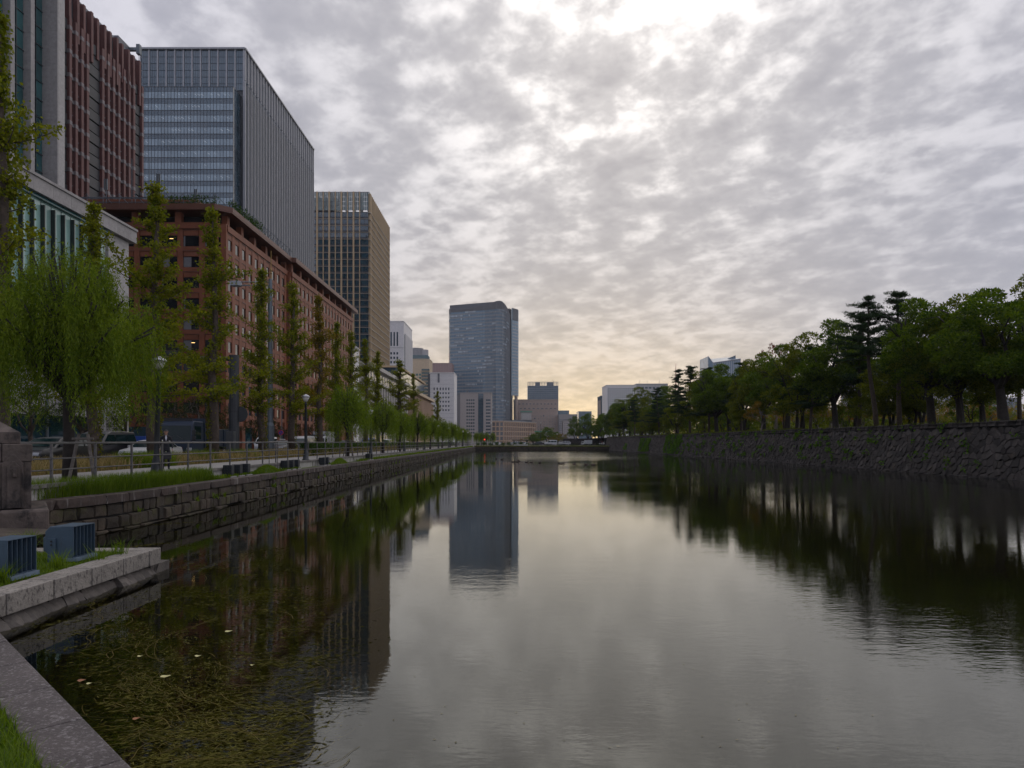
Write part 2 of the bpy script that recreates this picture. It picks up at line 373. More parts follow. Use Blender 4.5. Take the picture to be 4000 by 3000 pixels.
def structure(o, name=None):
    o['kind'] = 'structure'; return o
def water_material():
    m = bpy.data.materials.new('moat_water'); m.use_nodes = True; nt = m.node_tree; nt.nodes.clear(); N = nt.nodes.new; L = nt.links.new
    out = N('ShaderNodeOutputMaterial'); geo = N('ShaderNodeNewGeometry')
    def noise(scale, sx, sy, det, rot=0, off=0):
        mp = N('ShaderNodeMapping'); mp.inputs['Scale'].default_value = (sx, sy, 1); mp.inputs['Rotation'].default_value = (0, 0, rot); mp.inputs['Location'].default_value = (off, off * .7, 0); L(geo.outputs['Position'], mp.inputs[0])
        n = N('ShaderNodeTexNoise'); n.inputs['Scale'].default_value = scale; n.inputs['Detail'].default_value = det; n.inputs['Roughness'].default_value = .5; L(mp.outputs[0], n.inputs['Vector']); return n.outputs[0]
    def m_(op, a, b, c=None, clamp=False):
        n = N('ShaderNodeMath'); n.operation = op; n.use_clamp = clamp
        for i, v in enumerate((a, b, c)):
            if v is None: continue
            if isinstance(v, (int, float)): n.inputs[i].default_value = v
            else: L(v, n.inputs[i])
        return n.outputs[0]
    def rng(v, a, b, c, d):
        n = N('ShaderNodeMapRange'); n.interpolation_type = 'SMOOTHSTEP'; L(v, n.inputs[0])
        for i, q in enumerate((a, b, c, d)): n.inputs[i + 1].default_value = q
        return n.outputs[0]
    sep = N('ShaderNodeSeparateXYZ'); L(geo.outputs['Position'], sep.inputs[0]); X, Y = sep.outputs[0], sep.outputs[1]
    fine = noise(6.5, .8, 1.8, 3, R(8)); mid = noise(1.6, .7, 1.5, 3, R(-6), 5)
    calm = noise(.06, 1, 1.6, 2, 0, 3)
    # the open reach to the right and the far reach catch more wind than the lee of the left quay
    gust = rng(calm, .40, .66, .25, 1.0)
    lee = rng(X, -6.0, 9.0, .35, 1.5)
    far = m_('MULTIPLY', rng(Y, 85, 118, 0, 1), rng(Y, 205, 170, 0, 1))
    far = m_('MULTIPLY', far, rng(X, -8, 6, .15, 1.0))
    amp = m_('ADD', m_('MULTIPLY', gust, lee), m_('MULTIPLY', far, 4.0))
    h = m_('MULTIPLY', m_('ADD', m_('MULTIPLY', fine, .75), mid), amp)
    bp = N('ShaderNodeBump'); bp.inputs['Strength'].default_value = 1.0; bp.inputs['Distance'].default_value = .0034; L(h, bp.inputs['Height'])
    fr = N('ShaderNodeFresnel'); fr.inputs[0].default_value = 1.6; L(bp.outputs[0], fr.inputs['Normal'])
    gl = N('ShaderNodeBsdfGlossy'); gl.inputs['Roughness'].default_value = .0; gl.inputs['Color'].default_value = (.88, .90, .88, 1); L(bp.outputs[0], gl.inputs['Normal'])
    tr = N('ShaderNodeBsdfTransparent'); tr.inputs[0].default_value = (.74, .70, .48, 1)
    mx = N('ShaderNodeMixShader'); L(fr.outputs[0], mx.inputs[0]); L(tr.outputs[0], mx.inputs[1]); L(gl.outputs[0], mx.inputs[2]); L(mx.outputs[0], out.inputs[0])
    return m
water = MB().add([(-14.5, -40, 0), (60, -40, 0), (60, YEND + 1, 0), (-14.5, YEND + 1, 0)], [(0, 1, 2, 3)]).build('moat_water', water_material()); structure(water)
M_bed = mat('moat_bed', (.012, .012, .005), .95, .5, .7)
structure(MB().add([(-14.6, -41, -.7), (61, -41, -.7), (61, YEND + 2, -.7), (-14.6, YEND + 2, -.7)], [(0, 1, 2, 3)]).build('moat_bed', M_bed))
g = MB()
g.add([(-1500, -60, ROADZ - .02), (-13.4, -60, ROADZ - .02), (-13.4, YEND + .6, ROADZ - .02), (-1500, YEND + .6, ROADZ - .02)], [(0, 1, 2, 3)])
g.add([(-1500, YEND + .6, ROADZ - .02), (1500, YEND + .6, ROADZ - .02), (1500, 2000, ROADZ - .02), (-1500, 2000, ROADZ - .02)], [(0, 1, 2, 3)])
structure(g.build('ground', M_soil))
# walkway, planting bed, kerb, road, far pavement
structure(MB().box(-16.9, -13.02, 12, YEND + 30, .9, WALKZ).build('walkway', M_walk))
structure(MB().box(-21.2, -16.94, 0, YEND + 20, .9, WALKZ - .02).build('planting_bed', M_dryturf))
structure(MB().box(-21.5, -21.21, 0, YEND + 20, .9, WALKZ + .02).build('kerb', M_conc))
structure(MB().box(-36.0, -21.52, -40, 700, .9, ROADZ).build('road', M_asph))
structure(MB().box(-40.2, -36.02, -40, 700, .9, WALKZ).build('pavement', M_walk))
mk = [Matrix.Translation((X, 10 + 9 * k, ROADZ + .004)) @ Matrix.Diagonal((.14, 4.5, .004, 1)) for X in (-25.1, -32.4) for k in range(34)] + \
     [Matrix.Translation((-28.75, 160, ROADZ + .004)) @ Matrix.Diagonal((.16, 340, .004, 1))]
M_paint = mat('road_paint', (.7, .7, .68), .6, .1)
mkm = MB()
for M in mk: mkm.add([M @ Vector(v) for v in CUBE_V], CUBE_F)
structure(mkm.build('lane_marking', M_paint))
# ledge between quay coping and walkway
led = []
for i in range(60):
    d0 = 14.5 + (YEND - 14.5) * (i / 60) ** 1.6; d1 = 14.5 + (YEND - 14.5) * ((i + 1) / 60) ** 1.6
    b0, b1 = bankX(d0) - .25, bankX(d1) - .25
    led.append([(b0, d0, 1.06), (-13.2, d0, 1.12), (-13.2, d1, 1.12), (b1, d1, 1.06)])
lm = MB()
for q in led: lm.add(q, [(0, 1, 2, 3)])
structure(lm.build('grass_ledge', M_turf))

# low retaining wall that carries the walkway: faced slabs and a cap row
rw = thing('retaining_wall', 'low pale concrete retaining wall under the walkway railing', 'retaining wall', (-13.0, 20, 1.0))
MB().box(-13.3, -13.03, 14, YEND, .95, WALKZ - .004).build('core', M_void, rw)
fr = Fr((-13.03, 14), (-13.03, YEND))
emit(rw, 'facing_slab', [fr.box(k * 2.0 + .012, k * 2.0 + 1.988, 0, .05, .98, WALKZ - .085) for k in range(106)], M_conc, 60, 12)
emit(rw, 'cap_stone', [fr.box(k * 1.0 + .008, k * 1.0 + .992, -.3, .10, WALKZ - .08, WALKZ + .03) for k in range(212)], mat('cap_stone', (.16, .15, .135), .8, .2, 3, .4, 14, island=.2), 60, 12)

# rough stone meshes shared by the masonry
def rough_block(name, material, seed, bulge=.05, inset=.06):
    r = random.Random(seed); m = MB()
    j = lambda a: r.uniform(-a, a)
    back = [(-.5, .5, -.5), (.5, .5, -.5), (.5, .5, .5), (-.5, .5, .5)]
    mid = [(x * (1 + j(.02)), -.34 + j(.05), z * (1 + j(.02))) for x, _, z in back]
    q = [(-1, -1), (0, -1), (1, -1), (1, 0), (1, 1), (0, 1), (-1, 1), (-1, 0)]
    ring = [((.5 - inset) * a + j(.05), -.5 + j(bulge * .5), (.5 - inset) * b + j(.05)) for a, b in q]
    m.add(back + mid + ring + [(j(.1), -.5 - bulge * r.uniform(.2, 1), j(.1))],
          [(0, 1, 2, 3), (0, 4, 5, 1), (1, 5, 6, 2), (2, 6, 7, 3), (3, 7, 4, 0)] +
          [(4, 8, 9), (4, 9, 5), (5, 9, 10), (5, 10, 11), (5, 11, 6), (6, 11, 12), (6, 12, 13), (6, 13, 7), (7, 13, 14), (7, 14, 15), (7, 15, 4), (4, 15, 8)] +
          [(8 + k, 8 + (k + 1) % 8, 16) for k in range(8)])
    for i, f in enumerate(m.f): m.f[i] = f[::-1]
    return m.mesh(name, material)
RUB = [rough_block('stone', M_rub, 10 + k) for k in range(5)]
def wet_rock(name, material, seed):                    # split-faced footing stone: recessed top edge, nose, undercut
    r = random.Random(seed); m = MB(); nx = 5
    rows = [(.5, .5), (.5, -.22), (.28, -.36), (-.02, -.52), (-.22, -.47), (-.5, -.42), (-.5, .5)]
    for z, y in rows:
        for i in range(nx): m.v.append((-.5 + i / (nx - 1), y + (r.uniform(-.07, .07) if -.5 < z < .5 or y < 0 else 0), z + (r.uniform(-.05, .05) if abs(z) < .5 else 0)))
    for k in range(len(rows) - 1):
        for i in range(nx - 1): m.f.append((k*nx + i, k*nx + i + 1, (k+1)*nx + i + 1, (k+1)*nx + i)); m.mi.append(0)
    m.f += [tuple(k*nx for k in range(len(rows))), tuple(k*nx + nx - 1 for k in range(len(rows)))[::-1]]; m.mi += [0, 0]
    return m.mesh(name, material)
ROCK = [wet_rock('rock', M_rock, 40 + k) for k in range(5)]
COPE = [rough_block('coping_stone', M_cope, 60 + k, .015, .03) for k in range(4)]
quay = thing('quay_wall', 'dark squared stone quay wall along the left side of the moat', 'stone wall', (BKX, 20, 0))
segs = [(15.5, 21.5), (21.5, YEND)]
core = MB()
for a, b in segs:
    core.add([(bankX(a) - .06, a, -.7), (bankX(b) - .06, b, -.7), (bankX(b) - .06, b, 1.04), (bankX(a) - .06, a, 1.04), (bankX(a) - 1, a, -.7), (bankX(b) - 1, b, -.7), (bankX(b) - 1, b, 1.04), (bankX(a) - 1, a, 1.04)],
             [(0, 1, 2, 3), (3, 2, 6, 7)])
core.build('core', M_void, quay)
ci, ri = [], []
for a, b in segs:
    fr = Fr((bankX(a), a), (bankX(b), b))
    u = 0
    while u < fr.len:
        l = min(rnd.uniform(1.5, 2.1), fr.len - u + .01); ci.append((fr.box(u + .008, u + l - .008, -.42, .07, .84, 1.105 + rnd.uniform(-.008, .008)), rnd.randrange(4))); u += l
    for (z0, z1, w1, lo, hi) in ((.45, .838, .0, .30, .72), (.05, .442, .09, .28, .62), (-.35, .042, .14, .4, .7)):
        u = 0
        while u < fr.len:
            l = rnd.uniform(lo, hi); dz = rnd.uniform(-.05, .035)
            ri.append((fr.box(u + .012, u + l - .012, -.4, w1 + rnd.uniform(-.045, .045), z0 + .01, z1 + dz), rnd.randrange(5))); u += l
emit(quay, 'coping_stone', ci, M_cope, 120, 9, COPE)
emit(quay, 'stone', ri, M_rub, 300, 9, RUB)

# far quay and lawn
fq = thing('far_quay_wall', 'low dark stone wall closing the far end of the moat', 'stone wall', (10, YEND, 0))
MB().box(-13.4, 34, YEND + .1, YEND + .8, -.7, 1.05).build('core', M_void, fq)
fr = Fr((-12.2, YEND), (33, YEND)); it = []
for (z0, z1) in ((-.3, .3), (.3, .72), (.72, 1.08)):
    u = 0
    while u < fr.len:
        l = rnd.uniform(.6, 1.3); it.append((fr.box(u + .01, u + l - .01, -.4, .1 + rnd.uniform(-.03, .03), z0 + .01, z1 - .01), rnd.randrange(5))); u += l
emit(fq, 'stone', it, M_rub, 60, 9, RUB)
structure(MB().box(-12.5, 33, YEND + .82, YEND + 14, .6, ROADZ + .1).build('far_lawn', mat('far_lawn', (.14, .15, .03), .95, .2, 1)))
structure(MB().box(-300, 300, YEND + 14.02, YEND + 40, .6, ROADZ + .02).build('far_road', M_asph))

# ------------------------------------------------------------------ right wall of irregular fitted stones
WH = 4.25
def wpt(u, z, dpt, fr): # battered face
    return fr.o + fr.u * u + fr.n * (dpt - .95 * max(z, -.5) / WH) + Vector((0, 0, z))
rwl = thing('rampart_wall', 'tall battered rampart of dark irregular fitted stones on the right', 'stone wall', (wallX(60), 60, 0))
fr = Fr((wallX(236), 236), (wallX(24), 24))
bk = MB(); bk.add([wpt(0, -.7, -.12, fr), wpt(fr.len, -.7, -.12, fr), wpt(fr.len, WH - .05, -.12, fr), wpt(0, WH - .05, -.12, fr)], [(0, 1, 2, 3)]); bk.build('core', M_void, rwl)
cw, chh = .60, .47
nu, nz = int(fr.len / cw), int((WH - .42 + .5) / chh)
pts = {}
for i in range(-2, nu + 3):
    for k in range(-2, nz + 3):
        pts[i, k] = ((i + .5 + (k % 2) * .5 + rnd.uniform(-.42, .42)) * cw, -.5 + (k + .5 + rnd.uniform(-.36, .36)) * chh)
def clip(poly, a, b):
    mx, mz = (a[0] + b[0]) / 2, (a[1] + b[1]) / 2; nx, nz_ = b[0] - a[0], b[1] - a[1]; out = []
    for i in range(len(poly)):
        p, q = poly[i], poly[(i + 1) % len(poly)]; dp = (p[0] - mx) * nx + (p[1] - mz) * nz_; dq = (q[0] - mx) * nx + (q[1] - mz) * nz_
        if dp <= 0: out.append(p)
        if (dp < 0 < dq) or (dq < 0 < dp):
            t = dp / (dp - dq); out.append((p[0] + (q[0] - p[0]) * t, p[1] + (q[1] - p[1]) * t))
    return out
for k_ in [k_ for k_ in pts if 0 < k_[0] < nu and rnd.random() < .2 and (k_[0] + k_[1]) % 2]: pts.pop(k_)   # merged cells give the larger stones
stones = []
ztop = WH - .40
for i in range(nu + 1):
    for k in range(nz):
        if (i, k) not in pts: continue
        a = pts[i, k]; poly = [(a[0] - 1.3, max(a[1] - 1.1, -.5)), (a[0] + 1.3, max(a[1] - 1.1, -.5)), (a[0] + 1.3, min(a[1] + 1.1, ztop)), (a[0] - 1.3, min(a[1] + 1.1, ztop))]
        for di in (-2, -1, 0, 1, 2):
            for dk in (-2, -1, 0, 1, 2):
                if (di or dk) and (i + di, k + dk) in pts: poly = clip(poly, a, pts[i + di, k + dk])
        if len(poly) >= 3: stones.append(poly)
u = 0
while u < fr.len:                                       # squared top course
    l = rnd.uniform(.55, 1.15); h = rnd.uniform(-.05, .07)
    stones.append([(u, ztop), (u + l, ztop), (u + l, WH + h), (u, WH + h)]); u += l
u = 0
while u < fr.len:                                       # boulders along the waterline
    l = rnd.uniform(.35, .9); h = rnd.uniform(.05, .22)
    stones.append([(u, -.3), (u + l, -.3), (u + l * .9, h * .6), (u + l * .6, h), (u + l * .2, h * .8), (u, 0)]); u += l + rnd.uniform(0, .6)
def stone_geo(poly, extra=0.0):
    n = len(poly); cx = sum(p[0] for p in poly) / n; cz = sum(p[1] for p in poly) / n
    tx, tz = rnd.uniform(-.16, .16), rnd.uniform(-.16, .16); dp = rnd.uniform(.02, .12) + extra
    ins = lambda p, g: (cx + (p[0] - cx) * g, cz + (p[1] - cz) * g)
    V = []
    for g, dd in ((.965, -.16), (.955, .0), (.78, None)):
        for p in poly:
            a, b = ins(p, g); e = dd if dd is not None else dp + (a - cx) * tx + (b - cz) * tz + rnd.uniform(-.012, .012)
            V.append(wpt(a, b, e, fr))
    Fs = [(i, (i + 1) % n, n + (i + 1) % n, n + i) for i in range(n)] + [(n + i, n + (i + 1) % n, 2*n + (i + 1) % n, 2*n + i) for i in range(n)] + [tuple(range(2*n, 3*n))]
    return V, Fs, wpt(cx, cz, 0, fr)
geo = [stone_geo(p, .32 if p[0][1] < -.25 and len(p) == 6 and p[1][1] == -.3 else 0) for p in stones]
def vis(g):
    c = g[2]; return c.y if px(c)[0] < 4060 else 400 + c.y
geo.sort(key=vis)
for V, Fs, c in geo[:300]:
    link('stone', MB().add(V, Fs).mesh('stone', M_stone), rwl, True)
rest = MB()
for V, Fs, c in geo[300:]: rest.add(V, Fs)
rest.build('stone', M_stone, rwl, kind='stuff')
structure(MB().add([(wallX(236) + .75, 236, WH - .08), (wallX(20) + .75, 20, WH - .08), (500, 20, WH + .1), (500, 700, WH + .1), (wallX(236) + .75, 700, WH + .1)], [(0, 1, 2, 3, 4)]).build('rampart_ground', mat('rampart_turf', (.085, .085, .03), .95, .35, .5, .5, 8)))
# end return of the rampart
MB().box(wallX(236) + .1, 500, 235.9, 236.3, -.2, WH - .1).build('end_face', M_stone, rwl)
# second low wall beyond the far road
sw = thing('inner_wall', 'low dark stone wall under the round trees beyond the far lawn', 'stone wall', (28, 268, 1.4))
fr2 = Fr((20, 268), (36, 268)); it = []
for zz in range(5):
    u = 0
    while u < 16:
        l = rnd.uniform(.6, 1.1); it.append((fr2.box(u + .01, u + l - .01, -.4, rnd.uniform(-.03, .05), 1.3 + zz * .55, 1.83 + zz * .55), rnd.randrange(5))); u += l
emit(sw, 'stone', it, M_stone, 40, 9, [rough_block('stone', M_stone, 90 + k) for k in range(5)])
MB().box(20, 36, 268.2, 269, .9, 4.0).build('core', M_void, sw)

# ------------------------------------------------------------------ near bank: granite-edged landing
PZ = .515
E = [(8.0, -5.73), (-7.26, 9.19), (-7.26, 14.1), (-13.5, 14.1)]      # water edge of the landing
nb = MB()
nb.prism([(7.72, -6.02), (-7.55, 8.91), (-7.70, 8.91), (-7.70, 13.68), (-13.5, 13.68), (-13.5, 12), (-40, 12), (-40, -45), (7.72, -45)], .0, PZ - .03)
structure(nb.build('near_bank', M_turf))
landing = thing('landing_edge', 'weathered granite kerb edging the landing at lower left', 'stone kerb', (-7.26, 12, 0))
it = []
fr = Fr((-7.26, 9.19), (-7.26, 14.1)); u = 0
for l in (.62, 1.02, .98, .96, .9): it.append(fr.box(u + .014, u + l - .014, -.46, 0, .205, PZ)); u += l
def quad_block(name, pts, z0, z1, m, parent):
    return MB().prism(pts, z0, z1).build(name, m, parent, bevel=.012)
for M in it:
    c = [M @ Vector(v) for v in CUBE_V]; xs = [v.x for v in c]; ys = [v.y for v in c]
    quad_block('kerb_stone', [(min(xs), min(ys)), (max(xs), min(ys)), (max(xs), max(ys)), (min(xs), max(ys))], .205, PZ, M_pier, landing)
quad_block('kerb_stone', [(-7.72, 13.68), (-7.25, 13.68), (-7.25, 14.1), (-7.72, 14.1)], .203, PZ + .004, M_pier, landing)
for k in range(5): quad_block('kerb_stone', [(-8.74 - 1.02 * k, 13.66), (-7.728 - 1.02 * k, 13.66), (-7.728 - 1.02 * k, 14.09), (-8.74 - 1.02 * k, 14.09)], .205, PZ, M_pier, landing)
def add_rocks(fr, parent, n):
    u = 0; it = []
    while u < fr.len:
        l = min(rnd.uniform(.42, .66), fr.len - u + .001); it.append((fr.box(u + .01, u + l - .005, -.5, .04 + rnd.uniform(-.05, .05), -.28, .19 + rnd.uniform(-.01, .01)), rnd.randrange(5))); u += l
    emit(parent, 'rock', it, M_rock, n, 9, ROCK)
add_rocks(Fr((-7.3, 9.19), (-7.3, 14.1)), landing, 30)
add_rocks(Fr((-13.4, 14.05), (-7.3, 14.05)), landing, 20)       # hidden back side faces the far quay
MB().box(-13.4, -7.4, 13.4, 13.98, -.7, .2).build('core', M_void, landing)
MB().box(-8.2, -7.42, 9.0, 13.9, -.7, .2).build('core', M_void, landing)
fore = thing('foreground_kerb', 'dark speckled stone kerb slabs in the bottom left corner', 'stone kerb', (-4, 6, 0))
fr = Fr((8.0, -5.73), (-7.26, 9.19))
L0 = fr.len; it = []; u = L0 - 20.4
while u < L0 - .3:
    o = fr.o + fr.u * (u + .006); e = fr.o + fr.u * min(u + .994, L0 - .02); b = -fr.n
    pts_ = [o, e, e + b * .42, o + b * .42]
    if sum((pts_[i].x * pts_[(i + 1) % 4].y - pts_[(i + 1) % 4].x * pts_[i].y) for i in range(4)) < 0: pts_.reverse()
    quad_block('kerb_slab', [(p.x, p.y) for p in pts_], .2, PZ - .002 + rnd.uniform(-.003, .003), M_slab, fore); u += 1.0
MB().prism([(8.0, -5.78), (-7.22, 9.10), (-7.7, 8.9), (7.5, -6)], -.7, .19).build('core', M_rock, fore)

# pillar at the end of the bridge parapet
PR_ = R(35.6)                                          # the pillar turns its panelled face along the bridge
pl = thing('stone_pillar', 'dark weathered stone bridge pillar with pyramid cap at the left edge', 'pillar', (W(123, 0, 16).x, 16.0, 0), PR_)
zt, zp = W(0, 1734, 16).z, W(0, 1986, 16).z
lx = lambda x: (x - 123) / 206.0
lz = lambda y: CH - (y - HY) / F * 16.2
MB().box(-1.7, 0, 0, 1.7, zp, zt - .42).build('shaft', M_pillar, pl, False, bevel=.02)
for k, (a, b) in enumerate(((-1.72, -.565), (-.555, .02))): MB().box(a, b, -.02, 1.72, zt - .415, zt).build('shaft_stone', M_pillar, pl, False, bevel=.025)
capx = lx(80); zc = lz(1690)
c0 = [(-1.48, .22), (capx, .22), (capx, 1.48), (-1.48, 1.48)]
MB().prism(c0, zt + .003, zc).build('cap', M_pillar, pl, False, bevel=.02)
cm = MB(); cm.add([(x, y, zc + .002) for x, y in c0] + [((capx - 1.48) / 2, .85, zc + .42)], [(0, 1, 4), (1, 2, 4), (2, 3, 4), (3, 0, 4), (3, 2, 1, 0)]); cm.build('cap_pyramid', M_pillar, pl, False)
def arch_panel(y, dy, x0, x1, z0, z1, name):
    m = MB(); w = (x1 - x0); pr = [(x0, z0), (x1, z0), (x1, z1 - w * .5), (x0 + w * .72, z1 - .06), (x0 + w * .62, z1), (x0 + w * .38, z1), (x0 + w * .28, z1 - .06), (x0, z1 - w * .5)]
    n = len(pr); m.add([(a, y, b) for a, b in pr] + [(a, y - dy, b) for a, b in pr], [tuple(range(n, 2*n))] + [(i, (i+1) % n, n + (i+1) % n, n + i) for i in range(n)]); return m.build(name, M_pillar, pl, False, bevel=.012)
arch_panel(-.002, .07, lx(8), lx(92), zp + .02, lz(1775), 'raised_panel')
arch_panel(-.075, .05, lx(28), lx(80), zp + .03, lz(1800), 'inner_panel')
MB().box(lx(50), lx(66), -.19, -.127, lz(1860), lz(1828)).build('boss', M_pillar, pl, False, bevel=.01)
MB().box(-2.6, -.62, -.34, 2.2, .3, zp - .003).build('plinth', M_pillar, pl, False, bevel=.05)
MB().box(-.61, .34, -.345, 2.2, .3, zp - .001).build('plinth', M_pillar, pl, False, bevel=.06)
# earth bank below the plinth
eb = MB(); gx = np.linspace(-14, -10.45, 14); gy = np.linspace(12.9, 16.4, 9)
for j, y in enumerate(gy):
    for i, x in enumerate(gx): eb.v.append((x, y, PZ - .03 + max(0, (-9.3 - x)) * .12 * min(1, max(0, (y - 12.9) / 1.5)) + rnd.uniform(0, .03)))
for j in range(8):
    for i in range(13): eb.f.append((j*14+i, j*14+i+1, (j+1)*14+i+1, (j+1)*14+i)); eb.mi.append(0)
structure(eb.build('earth_bank', M_soil))
# ------------------------------------------------------------------ buildings
def core_box(parent, name, x0, x1, y0, y1, z0, z1, m): return MB().box(x0, x1, y0, y1, z0, z1).build(name, m, parent)
LIT = emimat('office_light', (1.0, .62, .22), 1.6)

# -- granite and glass building at the left edge: low wing with a glazed top floor, tower behind
B = thing('granite_building', 'pale granite building with green glazed top floor behind the big willow', 'building', (-57, 50, ROADZ))
core_box(B, 'wall', -75, -40.35, 18, 71.4, 1.3, 23.5, M_granite_l)
f = Fr((-40.35, 18), (-40.35, 71.4))
emit(B, 'cornice', [f.box(k * 2.4 + .01, min(k * 2.4 + 2.39, 53.9), -2, .85, 23.55, 24.75) for k in range(23)], M_granite, 60)
emit(B, 'coping', [f.box(k * 2.4 + .01, min(k * 2.4 + 2.39, 53.9), -2, .98, 24.76, 25.0) for k in range(23)], M_granite, 60)
core_box(B, 'cornice_end', -75, -42.4, 71.41, 71.9, 23.5, 24.9, M_granite)
it = []
for i in range(3):
    for k in range(37): it.append(f.box(49.75 + i * 1.2 + .01, 49.75 + (i + 1) * 1.2 - .01, .005, .3, 1.5 + k * .595 + .008, 1.5 + (k + 1) * .595 - .008))
emit(B, 'stone_panel', it, M_granite_l, 130)
it = []
for i in range(34):
    for k in range(16): it.append(f.box(49.7 - (i + 1) * 1.45 + .01, 49.7 - i * 1.45 - .01, .005, .3, 1.5 + k * .8 + .008, 1.5 + (k + 1) * .8 - .008))
emit(B, 'stone_panel', it, M_granite_l, 120)
core_box(B, 'glazing_recess', -40.34, -40.30, 18, 67.6, 14.4, 23.5, mat('interior_wall', (.42, .52, .48), .7, .1))
pn, fn, cl_ = [], [], []
for k in range(36):
    u1 = 66.7 + .7 - 18 - k * 1.31; u0 = u1 - 1.31
    pn.append(f.box(u0 + .06, u1 - .06, .12, .16, 14.5, 23.3)); fn.append(f.box(u0 - .05, u0 + .05, .165, .52, 14.5, 22.9))
emit(B, 'glass_pane', pn, G_green, 60); emit(B, 'glass_fin', fn, mat('green_black_fin', (.012, .02, .018), .3), 60)
emit(B, 'soffit', [f.box(0, 49.6, .05, .5, 23.31, 23.53)], G_green2)
# ground floor recess
core_box(B, 'shopfront', -40.0, -39.98, 30, 66, 1.6, 5.0, G_teal)
# tower of the same building
core_box(B, 'tower_core', -75, -48.75, 30, 71.6, 23, 88, M_black)
f = Fr((-48.6, 30), (-48.6, 71.0))
core_box(B, 'end_pier', -51, -47.3, 70.75, 71.75, 24.9, 88, M_void)
fp = Fr((-48.62, 70.75), (-47.0, 70.75)); it = []
for i in range(2):
    for k in range(34): it.append(fp.box(i * .81 + .006, (i + 1) * .81 - .006, 0, .15, 24.9 + k * 1.85 + .008, 24.9 + (k + 1) * 1.85 - .008))
emit(B, 'stone_panel', it, M_granite, 60)
fp2 = Fr((-47.2, 70.75), (-47.2, 71.75))
emit(B, 'stone_panel', [fp2.box(.0, 1.0, 0, .2, 24.9 + k * 1.85 + .008, 24.9 + (k + 1) * 1.85 - .008) for k in range(34)], M_granite_l, 40)  # street face catches more light, put in here as the paler granite
pn, mu, tr, pr = [], [], [], []
for b in range(9):
    y1 = 70.7 - b * 2.75; u1 = y1 - 30
    if b: pr += [f.box(u1 - .05, u1 + .5, -.3, .75, 24.9 + k * 3.7 + .01, 24.9 + (k + 1) * 3.7 - .01) for k in range(17)]
    for s_ in range(2):
        a = u1 - .08 - (s_ + 1) * 1.06; 
        for k in range(34): pn.append(f.box(a + .04, a + 1.02, -.02, .02, 24.9 + k * 1.85 + .05, 24.9 + (k + 1) * 1.85 - .05))
        mu.append(f.box(a - .03, a + .03, .0, .12, 24.9, 88))
    for k in range(34): tr.append(f.box(u1 - 2.2, u1, .021, .09, 24.9 + k * 1.85 - .045, 24.9 + k * 1.85 + .045))
emit(B, 'glass_pane', pn, G_green2, 200); emit(B, 'mullion', mu, M_frame, 40); emit(B, 'transom', tr, M_frame, 200); emit(B, 'pier', pr, M_granite, 120)

# -- pink brick tower
B = thing('brick_tower', 'tall tower with pink brick piers and dark window bays at upper left', 'building', (-86, 115, ROADZ))
X0 = -75.0
core_box(B, 'wall', -100, X0 - .5, 86, 138.6, 1.3, 79.3, M_gmetal)
f = Fr((X0, 86), (X0, 138.6))
emit(B, 'window_band', [f.box(.2, 52.4, -.48, -.3, 20, 74.2)], mat('dark_window_recess', (.012, .016, .018), .2, .2, 1))
lay = [115.3, 116.9, 118.5, 120.0, None, 124.5, 126.2, 127.9, 129.6, 131.4, 133.1, 134.7, None, 137.8]
lay = [v - 22.5 for v in lay[:0]] + [92.4, 94, 95.6, 97.2, None, 101.7, 103.4, 105.1, 106.8, 108.5, 110.2, 111.8] + [None] + lay
pr, wh, sl, lv, wn = [], [], [], [], []
for i, y in enumerate(lay):
    if y is None:
        a, b = lay[i - 1] + .55, lay[i + 1] - .45
        for k in range(26): lv.append(f.box(a - 86, b - 86, -.25 + .12 * (k % 2), .06 + .10 * (k % 2), 22 + k * 2.0 + .12, 22 + (k + 1) * 2.0 - .12))
        continue
    pr.append(f.box(y - 86 - .33, y - 86 + .33, -.3, .5, 20, 74.4))
    for k in range(14): wh.append(f.box(y - 86 - .35, y - 86 + .35, -.28, .54, 20.3 + k * 4.0, 20.95 + k * 4.0))
    nx = lay[i + 1] if i + 1 < len(lay) else None
    if nx:
        for k in range(27):
            sl.append(f.box(y - 86 + .34, nx - 86 - .34, -.28, .05 if k % 2 else .25, 20.3 + k * 2.0, 20.3 + k * 2.0 + (.14 if k % 2 else .36)))
            wn.append(f.box(y - 86 + .6, nx - 86 - .55, -.29, -.2, 20.9 + k * 2.0, 22.1 + k * 2.0))
emit(B, 'pier', pr, M_pink, 60); emit(B, 'pier_band', wh, mat('pale_band', (.22, .2, .2), .7), 150); emit(B, 'sill', sl, mat('pale_band2', (.16, .15, .155), .7), 260)
emit(B, 'louvre_panel', lv, mat('charcoal_panel', (.016, .017, .021), .5, .2, .5), 80); emit(B, 'window', wn, G_teal, 260)
emit(B, 'parapet_fin', [f.box(6 + k * 1.95 - .3, 6 + k * 1.95 + .3, -.4, .35 + .15 * (k % 2), 71.6 - (k % 4) * .5, 79.0 - .0 * k) for k in range(24)], M_pink, 60)
emit(B, 'louvre_panel', [f.box(6.4 + k * 1.95, 7.5 + k * 1.95, -.44, -.2, 74.4, 78.2) for k in range(0, 23, 3)], M_frame, 20)
core_box(B, 'parapet', -99, X0 - .52, 86.4, 138.2, 79.31, 79.6, M_gmetal)
core_box(B, 'lift_room', -84, -77, 133.5, 137.6, 79.61, 82.2, M_gmetal)
MB().box(-79, -74.8, 137.0, 137.6, 81.3, 81.9).box(-75.4, -74.7, 136.9, 137.7, 80.6, 82.5).tube([(-75, 137.2, 80.6), (-75, 137.2, 74)], .04, 4).build('roof_crane', M_gal, B)

